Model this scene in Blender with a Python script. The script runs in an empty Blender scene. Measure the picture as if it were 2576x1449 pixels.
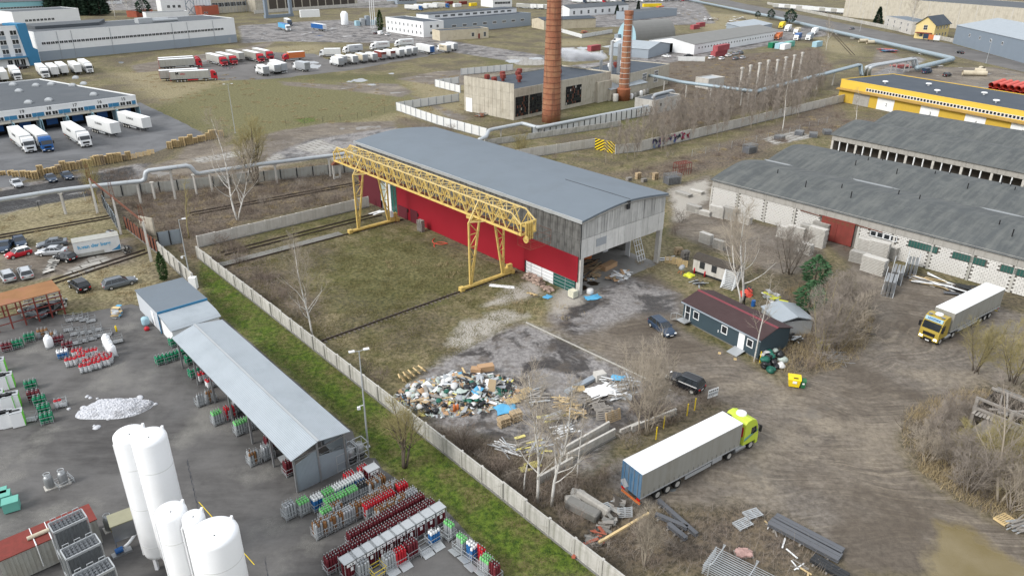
import bpy,bmesh,math,random
import numpy as np
from mathutils import Vector,Matrix
from mathutils.geometry import delaunay_2d_cdt
R_ = math.radians
S = bpy.context.scene
COL = S.collection
# ---------------------------------------------------------------- camera
F_PX,PW,PH,CAM_H = 1830.0,2576.0,1449.0,46.0
PITCH,ROLL = R_(24.976),R_(0.36)
_f = Vector((0,math.cos(PITCH),-math.sin(PITCH)));_u0 = Vector((0,math.sin(PITCH),math.cos(PITCH)));_r0 = Vector((1,0,0))
_r = _r0 * math.cos(ROLL) + _u0 * math.sin(ROLL);_u = _u0 * math.cos(ROLL) - _r0 * math.sin(ROLL)
cam_d = bpy.data.cameras.new('camera');cam = bpy.data.objects.new('camera',cam_d);COL.objects.link(cam)
cam_d.sensor_fit = 'HORIZONTAL';cam_d.sensor_width = 36.0;cam_d.lens = 36.0 * F_PX / PW
cam_d.clip_start = 0.5;cam_d.clip_end = 9000
cam.matrix_world = Matrix(((_r.x,_u.x,-_f.x,0),(_r.y,_u.y,-_f.y,0),(_r.z,_u.z,-_f.z,CAM_H),(0,0,0,1)))
S.camera = cam
# ---------------------------------------------------------------- overcast sky, soft sun, exposure
SUN_EL,SUN_AZ = R_(38),R_(-120)      # the sun stands behind the cloud, left and behind the camera
wd = bpy.data.worlds.new('World');S.world = wd;wd.use_nodes = True
nt = wd.node_tree;bgn = nt.nodes['Background']
sky = nt.nodes.new('ShaderNodeTexSky');sky.sky_type = 'NISHITA';sky.sun_disc = False
sky.sun_elevation = SUN_EL;sky.sun_rotation = SUN_AZ;sky.air_density = 1.0;sky.dust_density = 4.0;sky.ozone_density = 1.0
hs = nt.nodes.new('ShaderNodeHueSaturation');hs.inputs['Saturation'].default_value = 0.25
mixw = nt.nodes.new('ShaderNodeMixRGB');mixw.inputs['Fac'].default_value = 0.65;mixw.inputs['Color2'].default_value = (8.0,8.4,9.0,1)
nt.links.new(sky.outputs['Color'],hs.inputs['Color']);nt.links.new(hs.outputs['Color'],mixw.inputs['Color1'])
nt.links.new(mixw.outputs['Color'],bgn.inputs['Color']);bgn.inputs['Strength'].default_value = 0.10
sd_ = bpy.data.lights.new('sun','SUN');sd_.energy = 1.5;sd_.angle = R_(18);sd_.color = (1.0,0.97,0.93)
sun = bpy.data.objects.new('sun',sd_);COL.objects.link(sun)
_sdir = Vector((math.sin(SUN_AZ) * math.cos(SUN_EL),math.cos(SUN_AZ) * math.cos(SUN_EL),math.sin(SUN_EL)))
sun.rotation_euler = _sdir.to_track_quat('Z','Y').to_euler();sun.location = (0,0,120)
S.view_settings.view_transform = 'Standard';S.view_settings.look = 'None';S.view_settings.gamma = 1.0
S.view_settings.use_curve_mapping = False;S.view_settings.exposure = 0.74
S.cycles.max_bounces = 6;S.cycles.volume_bounces = 2;S.cycles.diffuse_bounces = 2;S.cycles.glossy_bounces = 2;S.cycles.transparent_max_bounces = 8
S.cycles.use_denoising = True;S.cycles.use_adaptive_sampling = True
# ---------------------------------------------------------------- photo pixel (2576 x 1449 view) -> point on the level z
def g(x,y,z=0.0):
	d = _r * (x - PW / 2) - _u * (y - PH / 2) + _f * F_PX
	t = (z - CAM_H) / d.z
	return Vector((d.x * t,d.y * t,z))
def px(p):
	v = Vector((p[0],p[1],p[2] - CAM_H));k = v.dot(_f)
	return (PW / 2 + F_PX * v.dot(_r) / k,PH / 2 - F_PX * v.dot(_u) / k)
def ang(a,b,z=0.0):
	d = g(*b,z) - g(*a,z);return math.atan2(d.y,d.x)
ANG_A,ANG_B = R_(90 + 41.978),R_(90 - 48.2)      # the two site directions, as angles from +x
rnd = random.Random(7)
# ---------------------------------------------------------------- mesh collector
class MB:
	def __init__(s):s.v = [];s.f = [];s.M = None
	def add(s,vs,fs):
		b = len(s.v)
		s.v += [s.M @ Vector(p) for p in vs] if s.M is not None else [Vector(p) for p in vs]
		s.f += [tuple(b + i for i in f) for f in fs];return s
	def box(s,x0,x1,y0,y1,z0,z1):
		return s.add([(x0,y0,z0),(x1,y0,z0),(x1,y1,z0),(x0,y1,z0),(x0,y0,z1),(x1,y0,z1),(x1,y1,z1),(x0,y1,z1)],
					 [(3,2,1,0),(4,5,6,7),(0,1,5,4),(1,2,6,5),(2,3,7,6),(3,0,4,7)])
	def cbox(s,c,d,rz=0,rx=0,ry=0):
		m = Matrix.Translation(c) @ Matrix.Rotation(rz,4,'Z') @ Matrix.Rotation(ry,4,'Y') @ Matrix.Rotation(rx,4,'X')
		o = s.M;s.M = (o @ m) if o is not None else m
		s.box(-d[0] / 2,d[0] / 2,-d[1] / 2,d[1] / 2,-d[2] / 2,d[2] / 2);s.M = o;return s
	def prism(s,poly,z0,z1):# poly in xy, counter-clockwise
		n = len(poly)
		return s.add([(p[0],p[1],z0) for p in poly] + [(p[0],p[1],z1) for p in poly],
					 [tuple(range(n - 1,-1,-1)),tuple(range(n,2 * n))] + [(i,(i + 1) % n,n + (i + 1) % n,n + i) for i in range(n)])
	def xprism(s,poly,x0,x1):# poly of (y, z), pushed along x
		n = len(poly)
		return s.add([(x0,p[0],p[1]) for p in poly] + [(x1,p[0],p[1]) for p in poly],
					 [tuple(range(n - 1,-1,-1)),tuple(range(n,2 * n))] + [(i,(i + 1) % n,n + (i + 1) % n,n + i) for i in range(n)])
	def yprism(s,poly,y0,y1):# poly of (x, z), pushed along y
		n = len(poly)
		return s.add([(p[0],y0,p[1]) for p in poly] + [(p[0],y1,p[1]) for p in poly],
					 [tuple(range(n)),tuple(range(2 * n - 1,n - 1,-1))] + [(i,n + i,n + (i + 1) % n,(i + 1) % n) for i in range(n)])
	def tube(s,pts,rs,n=6,cap=True):
		pts = [Vector(p) for p in pts]
		if not isinstance(rs,(list,tuple)):rs = [rs] * len(pts)
		vs = [];prev = None
		for i,p in enumerate(pts):
			if i == 0:t = pts[1] - p
			elif i == len(pts) - 1:t = p - pts[i - 1]
			else:t = (p - pts[i - 1]).normalized() + (pts[i + 1] - p).normalized()
			t = t.normalized() if t.length > 1e-9 else Vector((0,0,1))
			a = prev - t * prev.dot(t) if prev is not None else None
			if a is None or a.length < 1e-4:a = t.cross(Vector((0,0,1)) if abs(t.z) < .9 else Vector((1,0,0)))
			a.normalize();prev = a;b = t.cross(a)
			k = 1.0
			if 0 < i < len(pts) - 1:
				c = (p - pts[i - 1]).normalized().dot(t);k = 1 / max(c,.5)
			for j in range(n):
				w = 2 * math.pi * (j + .5) / n
				vs.append(p + (a * math.cos(w) + b * math.sin(w)) * rs[i] * k)
		fs = []
		for i in range(len(pts) - 1):
			for j in range(n):fs.append((i * n + j,i * n + (j + 1) % n,(i + 1) * n + (j + 1) % n,(i + 1) * n + j))
		if cap and n > 2:fs += [tuple(range(n - 1,-1,-1)),tuple(range((len(pts) - 1) * n,len(pts) * n))]
		return s.add(vs,fs)
	def bar(s,a,b,w,h=None):# square bar between two points
		return s.tube([a,b],w * .7071 if h is None else w * .7071,4)
	def lathe(s,prof,n=12,c=(0,0,0),cap=True):# prof of (radius, z)
		vs = [];fs = []
		for r,z in prof:
			for j in range(n):w = 2 * math.pi * j / n;vs.append((c[0] + r * math.cos(w),c[1] + r * math.sin(w),c[2] + z))
		for i in range(len(prof) - 1):
			for j in range(n):fs.append((i * n + j,i * n + (j + 1) % n,(i + 1) * n + (j + 1) % n,(i + 1) * n + j))
		if cap:fs += [tuple(range(n - 1,-1,-1)),tuple(range((len(prof) - 1) * n,len(prof) * n))]
		return s.add(vs,fs)
	def mesh(s,name,smooth=False):
		me = bpy.data.meshes.new(name);me.from_pydata([tuple(p) for p in s.v],[],s.f)
		if smooth:me.shade_smooth()
		return me
	def build(s,name,mt,parent=None,smooth=False):
		o = bpy.data.objects.new(name,s.mesh(name,smooth))
		if mt is not None:o.data.materials.append(MAT[mt] if isinstance(mt,str) else mt)
		COL.objects.link(o);o.parent = parent;return o
def obj_of(me,name,parent=None,loc=(0,0,0),rot=(0,0,0),sc=(1,1,1),mt=None):
	o = bpy.data.objects.new(name,me);COL.objects.link(o);o.parent = parent
	o.location = loc;o.rotation_euler = rot;o.scale = sc
	if mt is not None:
		if not me.materials:me.materials.append(MAT[mt])
		elif me.materials[0] is not MAT[mt]:o.material_slots[0].link = 'OBJECT';o.material_slots[0].material = MAT[mt]
	return o
def tag(o,label,cat,group=None):
	o['label'] = label;o['category'] = cat
	if group:o['group'] = group
	return o
def kind(o,k,label=None):
	o['kind'] = k
	if label:o['label'] = label
	return o
def thing(name,label,cat,loc=(0,0,0),rz=0.0,group=None):
	o = bpy.data.objects.new(name,None);COL.objects.link(o);o.location = loc;o.rotation_euler = (0,0,rz);o.empty_display_size = .3
	return tag(o,label,cat,group)
KIDS = {}
def copy_tree(root,loc=None,rz=None,label=None,group=None,parent=None,recolor=None,sc=None):
	c = root.copy();COL.objects.link(c)
	if parent is not None:c.parent = parent
	if recolor and c.type == 'MESH' and c.material_slots:
		nm = c.material_slots[0].material.name
		if nm in recolor:c.material_slots[0].link = 'OBJECT';c.material_slots[0].material = MAT[recolor[nm]]
	if loc is not None:c.location = loc
	if rz is not None:c.rotation_euler = (0,0,rz)
	if sc is not None:c.scale = (sc,sc,sc) if not isinstance(sc,(tuple,list)) else sc
	if label:c['label'] = label
	if group:c['group'] = group
	if root not in KIDS:KIDS[root] = list(root.children)
	for ch in KIDS[root]:copy_tree(ch,parent=c,recolor=recolor)
	return c
def drop_tree(o):
	for ch in list(o.children):drop_tree(ch)
	bpy.data.objects.remove(o)
# ---------------------------------------------------------------- materials
MAT = {}
class NB:
	def __init__(s,name):
		m = bpy.data.materials.new(name);m.use_nodes = True;s.m = m;s.t = m.node_tree;s.p = s.t.nodes['Principled BSDF'];MAT[name] = m
	def n(s,ty,**kw):
		k = s.t.nodes.new('ShaderNode' + ty)
		for a,b in kw.items():
			if a in ('operation','blend_type','data_type','attribute_name','wave_type','feature','noise_dimensions','clamp','use_clamp','bands_direction'):setattr(k,a,b)
			else:s.set(k,a,b)
		return k
	def set(s,k,name,val):
		i = k.inputs[int(name[1:])] if name[0] == '_' and name[1:].isdigit() else k.inputs[name.replace('_',' ')]
		if hasattr(val,'links') and hasattr(val,'node'):s.t.links.new(val,i)
		else:i.default_value = val
	def math(s,op,a,b=0.0,c=None,clamp=False):
		k = s.n('Math',operation=op,_0=a,_1=b);k.use_clamp = clamp
		if c is not None:s.set(k,'_2',c)
		return k.outputs[0]
	def mix(s,f,a,b,mode='MIX'):
		return s.n('MixRGB',blend_type=mode,Fac=f,Color1=a,Color2=b).outputs[0]
	def noise(s,sc,co=None,det=4,rough=.6,dist=0.0):
		k = s.n('TexNoise',Scale=sc,Detail=float(det),Roughness=rough,Distortion=dist)
		if co is not None:s.set(k,'Vector',co)
		return k.outputs['Fac']
	def ramp(s,f,a,b):# linear step a..b -> 0..1
		k = s.n('MapRange',Value=f,From_Min=a,From_Max=b);k.clamp = True;return k.outputs[0]
	def mapped(s,co,sc=(1,1,1),rot=(0,0,0)):
		return s.n('Mapping',Vector=co,Scale=sc,Rotation=rot).outputs[0]
	def bump(s,h,strength=.3,dist=.05):
		s.t.links.new(s.n('Bump',Height=h,Strength=strength,Distance=dist).outputs[0],s.p.inputs['Normal'])
	def out(s,col,rough=.7,metal=0.0,spec=.3):
		s.set(s.p,'Base Color',col);s.set(s.p,'Roughness',rough);s.set(s.p,'Metallic',metal);s.set(s.p,'Specular IOR Level',spec)
def c4(c,k=1.0):return (min(c[0] * k,1),min(c[1] * k,1),min(c[2] * k,1),1)
def M(name,col,rough=.7,var=.18,sc=1.5,dirt=None,damt=.5,dsc=.6,streak=0.0,metal=0.0,bump=0.0,spec=.3,rib=None,rnd_=0.0,fine=True,ystreak=0.0):
	"""painted, weathered surface: two sizes of mottling, patches of dirt, runs of dirt down the wall, ribs of profiled sheet"""
	b = NB(name);co = b.n('TexCoord').outputs['Object']
	big = b.noise(sc,co,5);out = b.mix(b.ramp(big,.3,.7),c4(col,1 - var),c4(col,1 + var))
	if fine:out = b.mix(.5,out,b.mix(b.noise(sc * 14,co,3),c4(col,1 - var),c4(col,1 + var)))
	if dirt:
		f = b.ramp(b.noise(dsc,co,7,.68),.5,.72);out = b.mix(b.math('MULTIPLY',f,damt),out,c4(dirt))
		if streak:
			st = b.ramp(b.noise(1.0,b.mapped(co,(2.2,2.2,.12)),5,.65),.46,.72)
			out = b.mix(b.math('MULTIPLY',st,streak),out,c4(dirt))
	if ystreak:out = b.mix(b.math('MULTIPLY',b.ramp(b.noise(1.0,b.mapped(co,(.9,.1,.1),(0,0,R_(8))),6,.7),.42,.7),ystreak),out,c4(dirt))
	if rnd_:
		oi = b.n('ObjectInfo').outputs['Random']
		out = b.mix(1.0,out,b.n('CombineColor',_0=b.math('MULTIPLY_ADD',oi,rnd_,1 - rnd_ / 2),_1=b.math('MULTIPLY_ADD',oi,rnd_,1 - rnd_ / 2),_2=b.math('MULTIPLY_ADD',oi,rnd_,1 - rnd_ / 2)).outputs[0],'MULTIPLY')
	b.out(out,rough,metal,spec)
	if rib:# (axis, per metre)
		w = b.n('TexWave',Scale=rib[1] * .314 / .314 / 3.1416 * 1.5708,Vector=co,bands_direction=rib[0]);b.bump(w.outputs['Fac'],.5,.04)
	elif bump:b.bump(b.noise(sc * 10,co,5),bump,.05)
	return b.m
M('roof_grey',(.15,.178,.205),.75,.07,.25,dirt=(.13,.15,.165),damt=.4,dsc=.15,bump=.1)
M('roof_dark',(.085,.095,.105),.8,.12,.2,dirt=(.15,.155,.16),damt=.35,dsc=.12,bump=.15)
M('roof_navy',(.055,.068,.085),.75,.12,.2,dirt=(.1,.11,.12),damt=.3,dsc=.2)
M('sheet_red',(.27,.011,.022),.5,.06,.4,dirt=(.26,.012,.02),damt=.5,dsc=.5,streak=.15,rib=('X',3.0))
M('door_maroon',(.1,.016,.024),.6,.1,.6)
M('concrete',(.36,.345,.315),.85,.14,.7,dirt=(.16,.15,.13),damt=.6,dsc=.7,streak=.35,bump=.25)
M('concrete_pale',(.52,.50,.46),.85,.12,.6,dirt=(.28,.26,.22),damt=.5,dsc=.8,streak=.35,bump=.2)
M('concrete_stained',(.15,.148,.14),.85,.35,.4,dirt=(.012,.012,.012),damt=.85,dsc=.35,streak=1.0,bump=.2)
M('concrete_panel',(.52,.515,.49),.85,.18,.5,dirt=(.1,.1,.1),damt=.45,dsc=.3,streak=.75,bump=.2,rnd_=.3)
M('concrete_clean',(.64,.63,.6),.85,.12,.5,dirt=(.28,.28,.26),damt=.4,dsc=.5,streak=.4,bump=.2,rnd_=.25)
M('concrete_dark',(.2,.195,.18),.9,.2,.8,dirt=(.07,.075,.05),damt=.6,dsc=.8,bump=.3)
M('concrete_fence',(.47,.455,.42),.85,.14,.6,dirt=(.16,.16,.12),damt=.55,dsc=.5,streak=.6,bump=.25,rnd_=.15)
M('concrete_yellowed',(.47,.435,.36),.85,.14,.5,dirt=(.2,.17,.12),damt=.5,dsc=.35,streak=.5,bump=.2,rnd_=.12)
M('crane_yellow',(.62,.45,.14),.55,.14,1.2,dirt=(.22,.09,.03),damt=.55,dsc=1.4,rnd_=.1)
M('crane_cream',(.62,.48,.2),.55,.14,1.2,dirt=(.3,.12,.05),damt=.6,dsc=1.2)
M('rust',(.16,.06,.035),.85,.3,1.5,dirt=(.07,.035,.025),damt=.6,dsc=1.5)
M('rust_red',(.2,.042,.033),.8,.2,.9,dirt=(.12,.035,.025),damt=.6,dsc=1.1,streak=.5)
M('rust_orange',(.28,.14,.06),.85,.25,.5,dirt=(.3,.12,.09),damt=.9,dsc=.25)
M('steel',(.33,.34,.345),.45,.15,1.5,metal=.6,dirt=(.2,.18,.16),damt=.4)
M('rim',(.42,.41,.38),.6,.15,2,dirt=(.2,.18,.15),damt=.5)
M('galv',(.44,.46,.47),.5,.12,1.2,metal=.35,dirt=(.3,.3,.29),damt=.4)
M('galv_roof',(.36,.4,.43),.5,.08,.5,metal=.2,dirt=(.28,.315,.34),damt=.6,dsc=.35,rib=('Y',4.0))
M('dark_metal',(.03,.032,.034),.6,.2,1.2)
M('black',(.012,.012,.013),.7,.2,2)
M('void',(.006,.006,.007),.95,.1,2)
M('rubber',(.018,.018,.018),.85,.25,3,dirt=(.09,.08,.065),damt=.5,dsc=2)
M('white',(.78,.79,.79),.5,.04,.6,dirt=(.6,.6,.58),damt=.3,dsc=.5)
M('white_wall',(.74,.75,.75),.7,.04,.3,dirt=(.6,.61,.61),damt=.35,dsc=.2,streak=.2)
M('white_tank',(.84,.85,.86),.4,.025,.5,dirt=(.68,.68,.66),damt=.22,dsc=.4)
M('tarp_white',(.8,.81,.81),.5,.05,.4,dirt=(.62,.61,.58),damt=.35,dsc=.4)
M('curtain_grey',(.37,.37,.34),.6,.07,.5,dirt=(.24,.22,.18),damt=.6,dsc=.35,streak=.45,rnd_=.05)
M('curtain_dirty',(.29,.285,.255),.65,.08,.5,dirt=(.2,.18,.14),damt=.6,dsc=.5,streak=.4)
M('curtain_white',(.66,.67,.66),.6,.05,.4,dirt=(.45,.44,.41),damt=.4,dsc=.4,streak=.2)
M('grey_wall',(.28,.32,.36),.7,.05,.3,dirt=(.24,.27,.3),damt=.3,dsc=.3)
M('bluegrey_wall',(.2,.24,.285),.65,.06,.3,rib=('X',2.0))
M('blue_wall',(.045,.2,.36),.6,.08,.5)
M('blue_pale',(.33,.5,.57),.6,.08,.5)
M('teal_wall',(.28,.55,.6),.6,.06,.3)
M('yellow_wall',(.56,.37,.05),.75,.08,.4,dirt=(.4,.27,.05),damt=.5,dsc=.4,streak=.3)
M('yellow_trim',(.72,.48,.07),.6,.06,.4)
M('yellow_pale',(.66,.53,.24),.75,.06,.4)
M('cream_wall',(.55,.49,.37),.8,.1,.4,dirt=(.33,.27,.19),damt=.6,dsc=.35,streak=.3)
M('brick_orange',(.34,.125,.062),.85,.2,.5,dirt=(.15,.07,.045),damt=.5,dsc=.5,streak=.3,bump=.3)
M('brick_red',(.36,.1,.06),.85,.15,.5)
M('block_white',(.64,.625,.59),.85,.08,1.0,dirt=(.45,.42,.37),damt=.4,dsc=1.0,rnd_=.14,bump=.2)
M('mortar',(.15,.14,.125),.9,.2,1)
M('glass',(.02,.024,.028),.12,.2,.6,spec=.6,fine=False)
M('glass_car',(.02,.025,.03),.08,.1,.6,spec=.7,fine=False)
M('glass_green',(.025,.1,.085),.2,.3,2.5,spec=.5)
M('pipe_blue',(.3,.37,.41),.5,.08,.5,metal=.25,dirt=(.25,.28,.29),damt=.5,dsc=.5)
M('pipe_white',(.44,.47,.49),.5,.08,.5,metal=.15,dirt=(.38,.39,.39),damt=.5,dsc=.5)
M('slate_roof',(.08,.087,.088),.9,.18,.25,dirt=(.15,.155,.145),damt=.55,dsc=.5,bump=.25,ystreak=.75)
M('maroon_roof',(.058,.034,.034),.7,.18,.5,dirt=(.07,.045,.045),damt=.6,dsc=.6,rib=('X',5.0))
M('cabin_blue',(.045,.07,.085),.6,.1,.5,rib=('X',5.0))
M('snow',(.58,.59,.62),.9,.1,1.5,dirt=(.09,.085,.08),damt=.95,dsc=1.6,bump=.8)
M('wood_pallet',(.42,.32,.2),.85,.18,1.5,rnd_=.35)
M('wood_fresh',(.56,.42,.22),.8,.15,1.5,rnd_=.25)
M('wood_grey',(.27,.25,.225),.9,.2,1.5,dirt=(.12,.11,.1),damt=.5,dsc=1,rnd_=.3)
M('wood_dark',(.07,.06,.05),.9,.25,1.5,rnd_=.3)
M('cardboard',(.44,.28,.16),.85,.1,1.5,rnd_=.2)
M('bag_white',(.56,.56,.55),.5,.06,2,rnd_=.12)
M('bag_black',(.012,.013,.015),.35,.3,2,spec=.5)
M('bag_green',(.02,.12,.085),.45,.2,2,rnd_=.4)
M('bag_pale',(.4,.46,.42),.6,.1,2,rnd_=.2)
M('tarp_blue',(.1,.36,.58),.5,.12,2)
M('plastic_yellow',(.78,.57,.02),.45,.05,2)
M('plastic_green',(.03,.14,.06),.5,.1,2)
M('foam_yellow',(.68,.6,.2),.8,.1,2)
M('lamp',(.85,.86,.84),.2,.02,2)
M('red_paint',(.45,.02,.03),.4,.06,.8,rnd_=.06)
M('maroon_paint',(.14,.02,.028),.5,.2,1.0,rnd_=.3)
M('red_light',(.5,.01,.01),.3,.05,2)
M('blue_paint',(.02,.1,.3),.4,.08,.8)
M('blue_door',(.06,.145,.25),.6,.16,.8,dirt=(.22,.25,.27),damt=.5,dsc=1.0,streak=.5)
M('lime_paint',(.5,.62,.06),.4,.04,.8)
M('gold_paint',(.38,.28,.05),.4,.05,.8)
M('orange_paint',(.55,.16,.05),.5,.08,.8)
M('grey_paint',(.34,.36,.38),.45,.06,.8)
M('silver_paint',(.5,.52,.54),.35,.04,.8,metal=.4)
M('navy_paint',(.02,.04,.075),.3,.08,.8,spec=.5)
M('car_black',(.01,.011,.014),.25,.08,.8,spec=.5)
M('car_grey',(.16,.18,.2),.35,.06,.8,metal=.3)
M('green_cyl',(.01,.19,.09),.45,.2,2,rnd_=.3)
M('lightgreen_cyl',(.2,.55,.2),.45,.1,2,rnd_=.2)
M('brown_cyl',(.24,.12,.05),.55,.2,2,rnd_=.3)
M('grey_cyl',(.36,.38,.39),.5,.1,2,rnd_=.2)
M('blue_cyl',(.03,.15,.38),.45,.1,2,rnd_=.2)
M('mint',(.14,.4,.33),.5,.1,1)
M('bright_green',(.16,.62,.05),.5,.05,1)
M('birch_bark',(.6,.58,.54),.85,.1,1.5,dirt=(.05,.045,.04),damt=.85,dsc=2.2)
M('twig_pale',(.33,.285,.225),.9,.2,2,rnd_=.2)
M('twig_grey',(.26,.225,.19),.9,.2,2,rnd_=.2)
M('twig_yellow',(.28,.24,.11),.9,.2,2,rnd_=.25)
M('bark_dark',(.11,.09,.07),.9,.25,2)
M('needle',(.018,.04,.022),.8,.35,.8,rnd_=.3)
M('pine_green',(.035,.085,.035),.8,.35,.8,rnd_=.3)
M('thuja',(.04,.075,.02),.85,.3,1)
M('straw',(.34,.27,.155),.9,.2,1.0)
M('brush',(.2,.16,.13),.95,.3,.3)
M('rail_rust',(.06,.045,.036),.8,.25,1)
M('sleeper',(.14,.12,.1),.9,.25,1)
M('sand',(.4,.34,.26),.95,.1,1)
M('water',(.16,.17,.17),.06,.1,.3,spec=.5)
M('water_mud',(.27,.21,.1),.22,.08,.25,spec=.4)
M('skin',(.4,.24,.17),.7,.05,4)
M('hi_vis',(.6,.62,.05),.7,.08,4)
M('kerb',(.4,.385,.35),.9,.15,1.5)
def emit(name,col,k):
	b = NB(name);b.out(c4(col),.3);b.set(b.p,'Emission Color',c4(col));b.set(b.p,'Emission Strength',k)
emit('lit_lamp',(1,.96,.85),4.0)
emit('lit_red',(1,.2,.1),2.0)
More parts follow.
